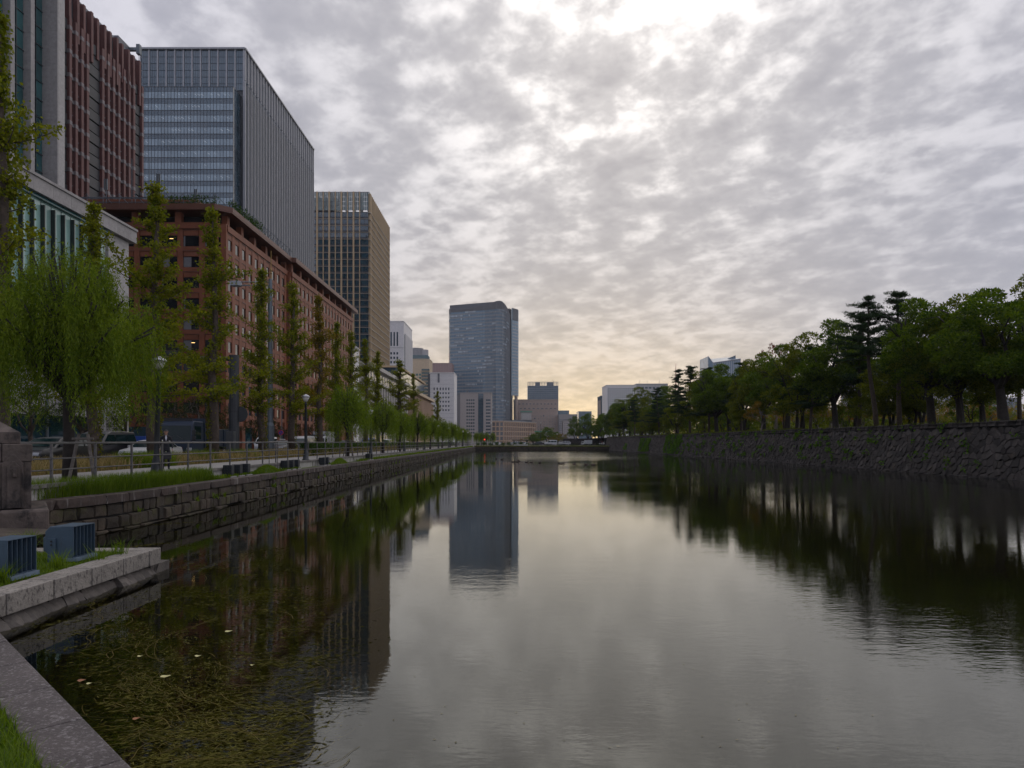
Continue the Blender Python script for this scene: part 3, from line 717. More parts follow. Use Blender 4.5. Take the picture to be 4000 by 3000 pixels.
# -- low red-brown tiled block in the middle distance
B = thing('brown_tile_block', 'red brown tiled office block with deep cornice along the avenue', 'building', (-52, 130, ROADZ))
core_box(B, 'wall', -72, -40.55, 95.55, 170, 1.3, 33.2, M_brick)
core_box(B, 'wall', -70, -39.85, 122.6, 170, 1.3, 33.19, M_brick)
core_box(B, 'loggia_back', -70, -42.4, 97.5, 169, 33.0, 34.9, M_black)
fN = Fr((-68, 95.5), (-41.4, 95.5)); fC = Fr((-41.4, 95.5), (-40.5, 96.5)); fW = Fr((-40.5, 96.5), (-40.5, 122.6)); fV = Fr((-39.8, 122.6), (-39.8, 170)); fS = Fr((-40.5, 122.55), (-39.8, 122.55))
win, lin, pil, spn, trim, lit, blind = [], [], [], [], [], [], []
ZR = [31.5 - 2.91 * k for k in range(10)]               # window heads
def face(fr_, start, pitch, n, wv, seed):
    r = random.Random(seed)
    for i in range(n + 1):
        pil.append(fr_.box(start + (i - .5) * pitch - (pitch - wv) / 2 + .0, start + (i - .5) * pitch + (pitch - wv) / 2, .0, .20, 4.9, 33.15)) if i <= n else None
    for k, z in enumerate(ZR):
        if z < 6: continue
        spn.append(fr_.box(start - pitch / 2, start + (n - .5) * pitch, 0, .17, z - 1.5 - .62, z - 1.5))
        for i in range(n):
            c = start + i * pitch
            win.append(fr_.box(c - wv / 2 + .03, c + wv / 2 - .03, .01, .05, z - 1.47, z - .02))
            lin.append(fr_.box(c - wv / 2 + .1, c + wv / 2 - .1, .01, .16, z + .02, z + .74))
            trim.append(fr_.box(c - wv / 2 + .02, c + wv / 2 - .02, .01, .24, z + .745, z + .84))
            if r.random() < .28 and fr_ is fN: lit.append(fr_.box(c - .1, c + .5, .051, .056, z - .42, z - .36))
            if r.random() < .35: blind.append(fr_.box(c - wv / 2 + .05, c - wv / 2 + r.choice((.28, .4, wv * .5)), .052, .058, z - 1.45, z - .05))
face(fN, 1.72 + .25, 3.03, 9, 2.26, 1); face(fW, 1.15, 2.52, 10, 1.42, 2); face(fV, 2.3, 2.52, 18, 1.42, 3)
emit(B, 'window', win, G_brown, 300); emit(B, 'lintel_panel', lin, M_brick, 200); emit(B, 'trim', trim, M_brick_d, 120, 11); emit(B, 'pilaster', pil, M_brick, 60)
emit(B, 'spandrel', spn, M_brick, 60); emit(B, 'ceiling_light', lit, LIT, 20, 2); emit(B, 'blind', blind, mat('blind', (.16, .16, .165), .6), 100)
for q in (fC, fS): emit(B, 'corner_pier', [q.box(-.02, q.len + .02, -.3, .33, 1.4, 33.14)], M_brick); emit(B, 'corner_panel', [q.box(q.len * .22, q.len * .78, .331, .36, 6 + 2.91 * k, 8.3 + 2.91 * k) for k in range(9)], M_brick_d)
emit(B, 'parapet', [q.box(0, q.len, -.2, .36, 32.45, 33.3) for q in (fN, fW, fV)], M_brick)
lp = []
for q, st, pit, n in ((fN, 2.7, 6.06, 5), (fW, .5, 5.04, 6), (fV, .5, 5.04, 10)):
    for k in range(n): lp.append(q.box(min(st + k * pit, q.len - .9), min(st + k * pit, q.len - .9) + .85, -.75, .05, 33.31, 34.8))
emit(B, 'loggia_pier', lp, M_brick, 40)
cn = MB()
plan = [(-70, 94.3), (-41.1, 94.3), (-39.3, 96.0), (-39.3, 122.0), (-38.6, 122.0), (-38.6, 171), (-70, 171)]
cn.prism(plan, 34.81, 35.0); cn.build('cornice_soffit', M_brick_d, B)
it = []
for a, b in zip(plan[:-2], plan[1:-1]):
    q = Fr(a, b); n = max(1, int(q.len / 2.5)); L_ = q.len / n
    it += [q.box(k * L_ + .008, (k + 1) * L_ - .008, -.9, .02, 35.01, 35.62) for k in range(n)]
emit(B, 'cornice', it, M_brick_d, 60)
core_box(B, 'roof', -69, -40.4, 95.4, 170, 35.02, 35.3, M_gmetal)
core_box(B, 'penthouse', -66, -46.5, 101, 118, 35.31, 38.6, M_brick)
emit(B, 'penthouse_louvre', [Fr((-66, 101), (-46.5, 101)).box(0, 19.5, .005, .08, 35.5 + .42 * k, 35.75 + .42 * k) for k in range(7)], M_brick_d, 10)
# ground floor openings
emit(B, 'shopfront', [fW.box(1 + k * 5.04, 4.6 + k * 5.04, .0, .08, 1.6, 4.8) for k in range(5)] + [fN.box(1 + k * 6.06, 5.4 + k * 6.06, .0, .08, 1.6, 4.8) for k in range(4)], G_teal, 20)
emit(B, 'ground_pier', [fW.box(-.2 + k * 5.04, 1 + k * 5.04, 0, .45, 1.4, 4.9) for k in range(6)] + [fN.box(-.2 + k * 6.06, 1 + k * 6.06, 0, .45, 1.4, 4.9) for k in range(5)] + [fV.box(k * 5.04, 1.1 + k * 5.04, 0, .45, 1.4, 4.9) for k in range(10)], M_brick, 30)
# roof railing and stays, antennas, planting
rr = MB()
def strut(m, a, b, r=.05): m.tube([a, b], r, 4)
for k in range(11):
    x = -64 + k * 2.25; m = MB()
    strut(m, (x, 95.6, 35.6), (x, 95.6, 37.5)); strut(m, (x, 95.6, 37.3), (x + 1.6, 95.6, 35.7)); strut(m, (x - .7, 95.6, 36.9), (x + .05, 95.6, 37.5), .035)
    m.build('roof_stay', M_gal, B)
MB().box(-64, -41.5, 95.52, 95.6, 36.75, 36.95).box(-64, -41.5, 95.54, 95.58, 36.2, 36.28).build('roof_rail', M_gal, B)
for k in range(17):
    y = 97 + k * 1.55; m = MB(); x = -39.7
    strut(m, (x, y, 35.6), (x, y, 37.2 + .3 * (k % 2)), .05); strut(m, (x, y, 37.1), (x - .9, y + .2, 35.6), .04); strut(m, (x, y, 36.5), (x, y + 1.55, 36.9), .04); strut(m, (x, y, 37.2), (x, y + 1.55, 37.0), .04)
    m.build('roof_stay', M_gal, B)
for (x_, y_, h) in ((640, 95, 0), (505, 0, 0)): pass
for (xp, yt, wd) in ((605, 660, .05), (620, 680, .28), (415, 700, .25), (585, 620, .06), (766, 740, .22), (515, 620, .1)):
    a = W(xp, 800, 100); t = W(xp, yt, 100); m = MB().tube([(a.x, 100, 35.2), (a.x, 100, t.z)], .05, 5)
    if wd > .1: m.box(a.x - wd, a.x - wd * .3, 99.8, 99.95, t.z - 1.6, t.z).box(a.x + wd * .3, a.x + wd, 99.8, 99.95, t.z - 1.6, t.z)
    m.build('antenna', M_gal, B)
rg = np.random.default_rng(3)
C = np.concatenate([np.stack([rg.uniform(-48, -41, 500), rg.uniform(94.8, 96.2, 500), rg.uniform(35.5, 36.9, 500)], 1), np.stack([rg.uniform(-40.2, -39.2, 700), rg.uniform(96.5, 108, 700), rg.uniform(35.5, 36.8, 700)], 1)])
o = link('roof_planting', leaf_mesh('roof_planting', rg, C, rg.normal(size=C.shape) + (0, 0, .8), .35, .16, L_hedge), B, True); o['kind'] = 'stuff'

# -- grey glass tower
B = thing('grey_glass_tower', 'tall grey tower with light vertical fins and stepped glass front', 'building', (-112, 280, ROADZ))
XW, Y0 = -95.0, 242.0
core_box(B, 'wall', -131.3, XW - .25, Y0 + .3, 325, 1.3, 141.4, M_frame)
f = Fr((-131.6, Y0), (XW, Y0))
pn, fn, mu = [], [], []
nb_ = 12; bw = f.len / nb_
for i in range(nb_ + 1): fn.append(f.box(i * bw - .22, i * bw + .22, -.25, .35, 127, 141.6))
for i in range(nb_):
    for s_ in range(3):
        for k in range(6): pn.append(f.box(i * bw + .28 + s_ * (bw - .5) / 3, i * bw + .2 + (s_ + 1) * (bw - .5) / 3, -.05, .02, 127.2 + k * 2.38 + .09, 127.2 + (k + 1) * 2.38 - .09))
emit(B, 'fin', fn, M_fin, 30); emit(B, 'glass_pane', pn, G_blue, 150)
emit(B, 'roof_edge', [f.box(-.5, f.len + .5, -6, .8, 141.62, 142.2)], M_fin)
# lower front block
XB0, XB1, YB = -128.0, -96.4, 236.0
core_box(B, 'front_block', XB0, XB1, YB + .2, Y0 + .2, 1.3, 125.6, M_frame)
f = Fr((XB0, YB), (XB1, YB)); n = 28; cw_ = f.len / n; pn, sp, mu, ld = [], [], [], []
r = random.Random(5)
for k in range(20):
    z1 = 125.4 - k * 4.07
    for i in range(n):
        a = i * cw_
        pn.append(f.box(a + .06, a + cw_ - .06, -.05, .02, z1 - 4.0, z1 - 1.75)); sp.append(f.box(a + .06, a + cw_ - .06, -.05, .02, z1 - 1.68, z1 - .03))
        if r.random() < .3 and k < 8:
            for q in range(3): ld.append(f.box(a + .2 + q * .33, a + .28 + q * .33, .021, .026, z1 - 2.5 - .2 * q, z1 - 2.44 - .2 * q))
emit(B, 'glass_pane', pn, G_blue_l, 280); emit(B, 'spandrel_pane', sp, G_blue, 280); emit(B, 'downlight', ld, emimat('downlight', (.9, .95, 1.0), .9), 30, 2)
emit(B, 'mullion', [f.box(i * cw_ - .05, i * cw_ + .05, .0, .10, 40, 125.6) for i in range(n + 1)], M_frame, 40)
emit(B, 'floor_line', [f.box(0, f.len, .03, .12, 125.4 - k * 4.07 - .08, 125.4 - k * 4.07 + .08) for k in range(21)], M_frame, 30)
f = Fr((XB1, YB), (XB1, Y0 + .2)); pn = []
for k in range(20):
    for i in range(3):
        for h in (0, 1): pn.append(f.box(i * 2.05 + .08, (i + 1) * 2.05 - .08, -.03, .03, 125.4 - (k + 1) * 4.07 + h * 2.0 + .08, 125.4 - (k + 1) * 4.07 + (h + 1) * 2.0))
emit(B, 'side_pane', pn, G_navy, 120)
f = Fr((XW, Y0), (XW, 325.5)); fa, fb, pn, tp, hz = [], [], [], [], []
nm = 28; mw = f.len / nm
for i in range(nm + 1):
    fa.append(f.box(i * mw - .3, i * mw + .3, -.25, .6, 2, 130.6)); tp.append(f.box(i * mw - .3, i * mw + .3, -.25, .55, 130.8, 141.6))
for i in range(nm):
    c = i * mw + mw * .5
    fb.append(f.box(c - .18, c + .22, -.25, .45, 2, 129.5)); tp.append(f.box(c - .13, c + .13, -.25, .3, 130.8, 141.6))
    for k in range(33): hz.append(f.box(i * mw + .4, (i + 1) * mw - .4, -.2, .04, 2 + k * 4.07 - .3, 2 + k * 4.07 + .3))
emit(B, 'glass_wall', [f.box(0, f.len, -.24, -.1, 2, 141.5)], G_blue); emit(B, 'fin', fa, M_fin, 60); emit(B, 'thin_fin', fb, mat('mid_grey_fin', (.09, .10, .11), .45), 60)
emit(B, 'crown_fin', tp, M_fin, 80); emit(B, 'spandrel', hz, M_frame, 100)
emit(B, 'roof_edge', [f.box(-.5, f.len, -4, .9, 141.63, 142.19)], M_fin)

# -- tan gridded tower
B = thing('tan_grid_tower', 'dark glass tower with tan vertical fins beside the grey tower', 'building', (-98, 420, ROADZ))
XW, Y0 = -82.5, 394.0
core_box(B, 'wall', -118, XW - .6, Y0 + .5, 456.5, 1.3, 135.6, M_frame)
f = Fr((-118.5, Y0), (XW, Y0)); fw, ft, pn, sp, sl, cr = [], [], [], [], [], []
u0 = f.len - 5.4
cols = [u0 - k * 3.5 for k in range(9)]
for k, c in enumerate(cols): (fw if k % 2 else ft).append(f.box(c - (.45 if k % 2 else .22), c + (.45 if k % 2 else .22), -.4, .55, 20, 147))
edges = sorted([c for c in cols if c > 0] + [0, f.len - .1])
for a, b in zip(edges[:-1], edges[1:]):
    n = 3 if b - a < 4 else 4
    for k in range(29):
        z1 = 135.2 - k * 3.92
        if z1 < 25: break
        w_ = (b - a - .6) / n
        for i in range(n):
            pn.append(f.box(a + .3 + i * w_ + .04, a + .3 + (i + 1) * w_ - .04, -.1, .0, z1 - 2.6, z1 - .15)); sp.append(f.box(a + .3 + i * w_ + .04, a + .3 + (i + 1) * w_ - .04, -.1, .0, z1 - 3.7, z1 - 2.65))
        if a == edges[0]: sl.append(f.box(0, f.len + .3, -.1, .35, z1 - 3.86, z1 - 3.68))
    for k in range(4):
        for i in range(n): cr.append(f.box(a + .3 + i * w_ + .05, a + .3 + (i + 1) * w_ - .05, -.06, .0, 136.3 + k * 2.6, 138.75 + k * 2.6))
emit(B, 'fin', fw + ft, M_tan, 30); emit(B, 'sill_band', sl, M_tan_l, 40); emit(B, 'glass_pane', pn, G_teal, 250, 8); emit(B, 'spandrel_pane', sp, mat('smoke_spandrel', (.035, .04, .045), .3), 100, 8)
emit(B, 'crown_pane', cr, glass('crown_glass', (.12, .16, .155), 1.7), 80, 7)
f2 = Fr((XW, Y0), (XW, 456.5)); n = 17; m_ = f2.len / n
emit(B, 'crown_frame', [f.box(0, f.len, -.3, .1, 146.7, 147.0), f2.box(0, f2.len, -.3, .1, 146.7, 147.0)] + [f.box(u, u + .2, -8, -.3, 136, 146.9) for u in np.linspace(1, f.len - 1, 9)], M_gmetal)
emit(B, 'plant_room', [f.box(2, f.len * .45, -14, -4, 135.7, 145)], M_gmetal)
emit(B, 'fin', [f2.box(i * m_ + (1.6 if i == 0 else 0) - .42, i * m_ + (1.6 if i == 0 else 0) + .42, -.5, .75, 20, 146.4) for i in range(n + 1)], M_tan, 30, 6)
emit(B, 'glass_wall', [f2.box(0, f2.len, -.59, -.5, 20, 146.5)], G_teal)
emit(B, 'sill_band', [f2.box(0, f2.len + .5, -.45, .9, 135.2 - k * 3.92 - .35, 135.2 - k * 3.92) for k in range(29)], M_tan_l, 40, 6)

# -- generic slab with punched windows; the face is given in photo columns at a distance
def slab(name, label, x0, x1, ytop, d, depth, wall, win=None, cols=(), zrows=(), wv=1.4, hv=1.6, side=None, cat='building', zb=None, gl=G_navy, roofbox=None):
    a, b = W(x0, ytop, d), W(x1, ytop, d); zt = a.z; z0 = ROADZ - .1 if zb is None else zb
    T_ = thing(name, label, cat, ((a.x + b.x) / 2, d + depth / 2, ROADZ))
    core_box(T_, 'wall', a.x, b.x, d, d + depth, z0, zt, wall)
    fr_ = Fr((a.x, d), (b.x, d))
    if cols and zrows:
        emit(T_, 'window', [fr_.box(c - wv / 2, c + wv / 2, .01, .06, z - hv / 2, z + hv / 2) for c in cols for z in zrows], gl, 80, 9)
    emit(T_, 'parapet', [fr_.box(-.3, fr_.len + .3, -depth - .3, .3, zt + .003, zt + .7)], wall)
    return T_, fr_, zt
def lin(a, b, n): return [a + (b - a) * (i + .5) / n for i in range(n)]
# white tower with square windows
d = 552; a = W(1500, 1257, d); b = W(1577, 1257, d)
T_, f, zt = slab('white_tower', 'white tiled tower with three columns of small square windows', 1500, 1577, 1257, d, 46, M_white, True, [W(x, 0, d).x - a.x for x in (1515, 1528, 1540, 1552)], [zz for zz in np.arange(20, 77, 3.62)], 1.35, 1.9)
emit(T_, 'tall_window', [f.box(c - .6, c + .6, .01, .06, 80.2, 91.5) for c in [W(x, 0, d).x - a.x for x in (1515, 1528, 1540, 1552)]], G_navy, 10, 5)
emit(T_, 'string_course', [f.box(0, f.len, 0, .25, 78.6, 79.0)], M_pale)
f2 = Fr((b.x, d), (b.x, d + 46)); emit(T_, 'slot', [f2.box(3 + k * 4.6, 5.2 + k * 4.6, .01, .08, 14, 90) for k in range(9)], G_navy, 12, 4); emit(T_, 'rib', [f2.box(5.3 + k * 4.6, 7.5 + k * 4.6, .0, .8, 14, 91) for k in range(9)], M_white, 12, 4)
# hotel with balconies and a ribbed crown
d = 760
T_, f, zt = slab('beige_balcony_tower', 'beige tower with green glazed balconies and ribbed grey crown', 1600, 1677, 1404, d, 30, M_beige, True, [3, 8.2, 11.6], [z for z in np.arange(22, 80, 3.7)], 2.4, 2.3, gl=glass('hotel_green_glass', (.025, .12, .095), 1.7))
emit(T_, 'balcony', [f.box(13.5, 22.6, .0, 1.6, z, z + .5) for z in np.arange(22, 82, 3.7)], M_beige, 20, 5); emit(T_, 'balcony_glass', [f.box(13.5, 22.2, .02, 1.3, z + .52, z + 2.6) for z in np.arange(22, 82, 3.7)], glass('balcony_glass', (.02, .055, .05), 1.7), 20, 5)
emit(T_, 'sky_lounge', [f.box(1, f.len - 2, -20, -.5, zt + .71, zt + 5)], G_green2)
c0 = W(1626, 0, d + 10); m = MB(); m.lathe([(7.2, zt + 5), (7.2, zt + 13.8)], (c0.x, d + 13, 0), 28); m.build('crown', M_pale, T_)
m = MB(); m.lathe([(5.2, zt + 5), (5.2, zt + 12.2)], (c0.x + 8.2, d + 13, 0), 22); m.build('crown', M_pale, T_)
emit(T_, 'crown_rib', [Matrix.Translation((c0.x + 7.3 * math.cos(t), d + 13 + 7.3 * math.sin(t), zt + 9.5)) @ Matrix.Diagonal((.3, .3, 9.0, 1)) for t in np.linspace(math.pi, 2 * math.pi, 18)], M_gmetal, 20, 3)
# distant pink slab
T_, f, zt = slab('pink_slab', 'dull pink slab block rising behind the white office block', 1660, 1765, 1420, 890, 30, mat('dull_pink', (.34, .23, .215), .7), True, lin(0, 35, 9), [z for z in np.arange(70, 84, 3.6)], 2, 1.5)
emit(T_, 'mast', [f.box(31, 31.3, -3, -2.7, zt, zt + 14)], M_red); emit(T_, 'rib', [f.box(k * 3.4, k * 3.4 + .5, 0, .3, 86, zt) for k in range(11)], M_hotel)
# white office block
d = 590
T_, f, zt = slab('white_office_block', 'white panelled block with rows of small windows beside the curved tower', 1680, 1774, 1458, d, 30, M_white, True, [W(x, 0, d).x - W(1680, 0, d).x for x in (1696, 1708, 1720, 1731, 1742, 1753)], [W(0, y, d).z for y in (1536, 1552.5, 1569, 1586, 1602)], 1.1, 1.5)
emit(T_, 'tall_window', [f.box(W(x, 0, d).x - W(1680, 0, d).x - .5, W(x, 0, d).x - W(1680, 0, d).x + .5, .01, .06, W(0, 1524, d).z, W(0, 1514, d).z) for x in (1696, 1708, 1720, 1731, 1742, 1753)], G_navy, 10, 5)
core_box(T_, 'side_slab', W(1670, 0, d).x, W(1679.6, 0, d).x, d + 2, d + 28, 1.3, W(0, 1459, d).z, mat('slate_panel', (.11, .12, .13), .6))
emit(T_, 'vent_slot', [f.box(6.6, 8.2, .005, .3, zt - 8, zt - .2)], M_gmetal); emit(T_, 'panel_joint', [f.box(0, f.len, .004, .03, z, z + .08) for z in np.arange(20, zt, 3.6)], M_gmetal, 20, 4)
# grey slab with glass stair
d = 700; xa = W(1797, 0, d).x
T_, f, zt = slab('grey_stair_slab', 'grey slab with dark glass stair strip in front of the curved tower', 1797, 1920, 1536, d, 26, mat('warm_grey_tile', (.34, .305, .28), .7, .06), True, [W(x, 0, d).x - xa for x in (1825, 1833.5, 1842, 1850.5, 1901, 1907, 1913)], [W(0, y, d).z for y in np.arange(1563, 1715, 12.75)], 1.45, 1.7)
emit(T_, 'stair_glass', [f.box(W(1868, 0, d).x - xa, W(1888, 0, d).x - xa, .01, .3, 3, zt - .3)], G_navy); emit(T_, 'stair_landing', [f.box(W(1869, 0, d).x - xa, W(1887, 0, d).x - xa, .31, .5, z, z + .35) for z in np.arange(6, zt - 2, 3.34)], M_frame, 20, 5)
core_box(T_, 'side_slab', W(1784, 0, d).x, W(1796.5, 0, d).x, d + 4, d + 26, 1.3, zt - 1, mat('side_grey', (.2, .195, .195), .7))
emit(T_, 'mast', [f.box(u, u + .15, -5, -4.85, zt, zt + 16) for u in (12, 22)] + [f.box(6, 8, -5, -4.6, zt, zt + 3)], M_gal, 5, 1)

# -- curved tower
B = thing('curved_glass_tower', 'tall blue grey glass tower with rounded corner and wavy crown', 'building', (-35, 960, ROADZ))
pl_ = [(1756, 962), (1760, 948)] + [(1772 + 12 * i, 946 - 1.6 * i) for i in range(14)] + [(1938, 922), (1951, 922.5), (1961, 925), (1969, 930), (1975, 937), (1980, 946), (1984, 957), (1988, 970), (1992, 985)]
plan = [W(x, 0, dd) for x, dd in pl_]
def topz(x): return 2.7 + (1726 - (1195 + 9 * math.sin(min(max((x - 1756) / 110, 0), 1) * math.pi) * 1.0 - 13 * max(0, min(1, (x - 1870) / 75)) ** 1.5 + 28 * max(0, (x - 1958) / 40) ** 1.2)) / F * 935
zb = W(0, 1640, 930).z; ztop_ = [topz(x) for x, _ in pl_]; zg = [2.7 + (1726 - 1214) / F * 935] * len(pl_)
def ring(plan, off=0.0):
    out = []
    for i, p in enumerate(plan):
        t = (plan[min(i + 1, len(plan) - 1)] - plan[max(i - 1, 0)]); t.z = 0; t.normalize(); out.append(Vector((p.x + t.y * off, p.y - t.x * off, 0)))
    return out
def wallstrip(m, pln, z0, z1):
    n = len(pln); z0 = z0 if isinstance(z0, list) else [z0] * n; z1 = z1 if isinstance(z1, list) else [z1] * n
    m.add([(p.x, p.y, z) for p, z in zip(pln, z0)] + [(p.x, p.y, z) for p, z in zip(pln, z1)], [(i, i + 1, n + i + 1, n + i) for i in range(n - 1)])
back = [Vector((plan[-1].x + 4, 1010, 0)), Vector((plan[0].x + 6, 1010, 0))]
MB().prism([(p.x, p.y) for p in plan + back], 1.3, zg[0]).build('glass_body', glass('tower_glass', (.12, .215, .29), 1.75, .08, .10, .0), B)
def bandsolid(m, off, z0, z1, i0=0, i1=None):
    p = ring(plan)[i0:i1]; q = ring(plan, off)[i0:i1]; n = len(p)
    m.add([(v.x, v.y, z0) for v in q] + [(v.x, v.y, z1) for v in q] + [(v.x, v.y, z1) for v in p] + [(v.x, v.y, z0) for v in p],
          [(i, i + 1, n + i + 1, n + i) for i in range(n - 1)] + [(n + i, n + i + 1, 2*n + i + 1, 2*n + i) for i in range(n - 1)] + [(3*n + i, 3*n + i + 1, i + 1, i) for i in range(n - 1)])
M_sp = mat('grey_spandrel', (.23, .265, .285), .5, .08, .05)
nfl = 33; fh = (zg[0] - zb) / nfl
for k in range(nfl): 
    m = MB(); bandsolid(m, .30, zb + k * fh, zb + k * fh + fh * .46); m.build('floor_band', M_sp, B)
rg_ = ring(plan, .55); it = []; itd = []
Ls = [0]
for i in range(len(rg_) - 1): Ls.append(Ls[-1] + (rg_[i + 1] - rg_[i]).length)
def along(s):
    for i in range(len(Ls) - 1):
        if s <= Ls[i + 1]: t = (s - Ls[i]) / (Ls[i + 1] - Ls[i]); return rg_[i].lerp(rg_[i + 1], t)
    return rg_[-1]
s = 0
while s < Ls[-1]:
    p = along(s); xp = px((p.x, p.y, 0))[0]
    it.append(Matrix.Translation((p.x, p.y, (zb + zg[0]) / 2)) @ Matrix.Diagonal((.22 if xp < 1888 else .42, .4, zg[0] - zb, 1))); s += 2.1 if xp > 1888 else 4.2
emit(B, 'mullion', it, mat('mullion_grey', (.2, .205, .21), .5), 90, 2)
pn = []; rr_ = random.Random(11)
for k in range(nfl):
    for j in range(14):
        if rr_.random() < .22:
            s = rr_.uniform(1, Ls[-1] * .8); p = along(s); ln = rr_.choice((2, 2, 4, 8, 14))
            for q_ in range(int(ln / 2)):
                p = along(min(s + q_ * 2.1, Ls[-1])); pn.append(Matrix.Translation((p.x, p.y - .02, zb + (k + .74) * fh)) @ Matrix.Diagonal((1.8, .25, fh * .48, 1)))
emit(B, 'pale_lit_pane', pn, glass('pale_lit_glass', (.34, .40, .44), 1.6, .15, .05, .35), 60, 5)  # lit windows put in as paler glass colour, scattered at random
m = MB(); wallstrip(m, ring(plan, .1), zg, ztop_); m.build('crown_screen', mat('crown_screen', (.10, .10, .105), .6), B)
it = []; s = 0
while s < Ls[-1]:
    p = along(s); xp = px((p.x, p.y, 0))[0]; zt = topz(xp); it.append(Matrix.Translation((p.x, p.y, (zg[0] + zt) / 2)) @ Matrix.Diagonal((.5, .5, zt - zg[0] + .3, 1))); s += 1.7
emit(B, 'crown_fin', it, mat('crown_fin', (.22, .215, .215), .5), 90, 1)
# back parapet, right wing with a dark slot, raised on a column
bp = MB(); a_, b_ = W(1757, 1193, 1008), W(1955, 1177, 1008); bp.add([(a_.x, 1008, 150), (b_.x, 1008, 150), (b_.x, 1008, b_.z), (a_.x, 1008, a_.z), (a_.x, 1010, 150), (b_.x, 1010, 150), (b_.x, 1010, b_.z), (a_.x, 1010, a_.z)], [(0, 1, 2, 3), (7, 6, 5, 4), (3, 2, 6, 7)]); bp.build('rear_screen', mat('crown_screen', (.1, .1, .1)), B)
f = Fr((W(1992, 0, 985).x, 985), (W(1999, 0, 992).x, 992)); emit(B, 'dark_slot', [f.box(0, f.len, -4, -.5, 1.3, W(0, 1205, 985).z)], M_dark)
wg = [W(1998, 0, 988), W(2002, 0, 990), W(2021, 0, 1000), W(2025.5, 0, 1004), W(2025.5, 0, 1030), W(1998, 0, 1030)]
zw0, zw1 = W(0, 1546, 995).z, W(0, 1207, 995).z
MB().prism([(p.x, p.y) for p in wg], zw0, zw1).build('wing', MATS['tower_glass'], B)
f = Fr((wg[1].x, wg[1].y), (wg[2].x, wg[2].y)); emit(B, 'wing_band', [f.box(-.5, f.len + 1.2, 0, .25, zw0 + k * fh, zw0 + k * fh + fh * .4) for k in range(int((zw1 - 14 - zw0) / fh))], M_sp, 30, 3)
emit(B, 'wing_fin', [f.box(u, u + .4, .05, .5, zw1 - 17, zw1 + .5) for u in np.arange(0, f.len + 1, 1.2)] + [f.box(-.4, f.len + 1.4, -.4, .2, zw1, zw1 + .5)], MATS['crown_fin'], 12, 1)
c_ = W(2016, 0, 995); MB().tube([(c_.x, 995, 1.3), (c_.x, 995, zw0)], 2.3, 12).build('column', M_hotel, B)
m = MB(); m.prism([(W(1923, 0, 915).x, 915), (W(2005, 0, 940).x, 940), (W(2078, 0, 960).x, 960), (W(2078, 0, 985).x, 985), (W(1923, 0, 985).x, 985)], W(0, 1655, 900).z, W(0, 1637, 900).z); m.build('terrace', G_navy, B)

# podium with brick grid
d = 850; a = W(1922, 1650, d); b = W(2092, 1652, d); P0 = (a.x, d - 6); P1 = (W(1967, 0, d - 6).x, d - 6); P2 = (W(2092, 0, 915).x, 915)
B = thing('brick_podium', 'four storey brown brick podium with tall windows below the curved tower', 'building', (0, 880, ROADZ))
zt = W(0, 1646, 850).z
MB().prism([P0, P1, P2, (P2[0], 935), (P0[0], 912)], 1.3, zt).build('wall', G_navy, B)
for f in (Fr(P0, P1), Fr(P1, P2)):
    n = int(f.len / 4.6); w_ = f.len / n
    emit(B, 'pier', [f.box(i * w_ - .65, i * w_ + .65, 0, .8, 1.3, zt) for i in range(n + 1)], M_podium, 40, 4)
    emit(B, 'mullion', [f.box(i * w_ + w_ * q - .12, i * w_ + w_ * q + .12, 0, .3, 1.3, zt) for i in range(n) for q in (.33, .67)], M_podium, 10, 4)
    emit(B, 'floor_band', [f.box(-.5, f.len + .4, 0, .7, zt - k * 5.9 - 1.3, zt - k * 5.9) for k in range(5)], M_podium, 10, 4)
    emit(B, 'cornice', [f.box(-.5, f.len + .5, -.5, 1.1, zt, zt + .9)], mat('pale_cornice', (.42, .38, .33), .6))
# tan hotel slab, tower behind it
d = 1000; xa = W(2006, 0, d).x
T_, f, zt = slab('tan_hotel_slab', 'broad tan hotel slab with small punched windows', 2006, 2179, 1562, d, 60, M_hotel, True, lin(2, 63, 15), [W(0, y, d).z for y in np.arange(1626, 1712, 10.4)], 1.7, 1.9, gl=mat('hotel_blind_window', (.30, .27, .24), .4, .4, .2))
emit(T_, 'dark_window', [f.box(c - 1.6, c + 1.6, .01, .1, W(0, 1598, d).z, W(0, 1594, d).z) for c in lin(1, 64, 10)] + [f.box(c - 1.3, c + 1.3, .01, .1, W(0, 1580, d).z, W(0, 1576, d).z) for c in lin(1, 64, 12)] + [f.box(c - 1, c + 1, .07, .12, z, z + 2) for c, z in zip((14, 22, 31, 31, 44, 52), (20, 28, 36, 24, 40, 20))], G_navy, 30, 4)
emit(T_, 'rib', [f.box(c, c + .3, .0, .25, W(0, 1612, d).z, zt) for c in np.arange(1, 64, 4.3)], M_hotel, 5, 5)
d = 1200; xa = W(2061, 0, d).x
T_, f, zt = slab('blue_grid_tower', 'blue grey tower with open framed roof behind the tan hotel', 2061, 2181, 1508, d, 40, glass('far_blue_glass', (.10, .16, .20), 1.6, .2), None)
emit(T_, 'mullion', [f.box(u, u + .5, 0, .3, 60, zt) for u in np.arange(0, 54, 3)], mat('far_slate', (.17, .2, .23), .6), 20, 3); emit(T_, 'floor_band', [f.box(0, f.len, 0, .35, z, z + 1.1) for z in np.arange(62, zt, 3.8)], MATS['far_slate'], 20, 3)
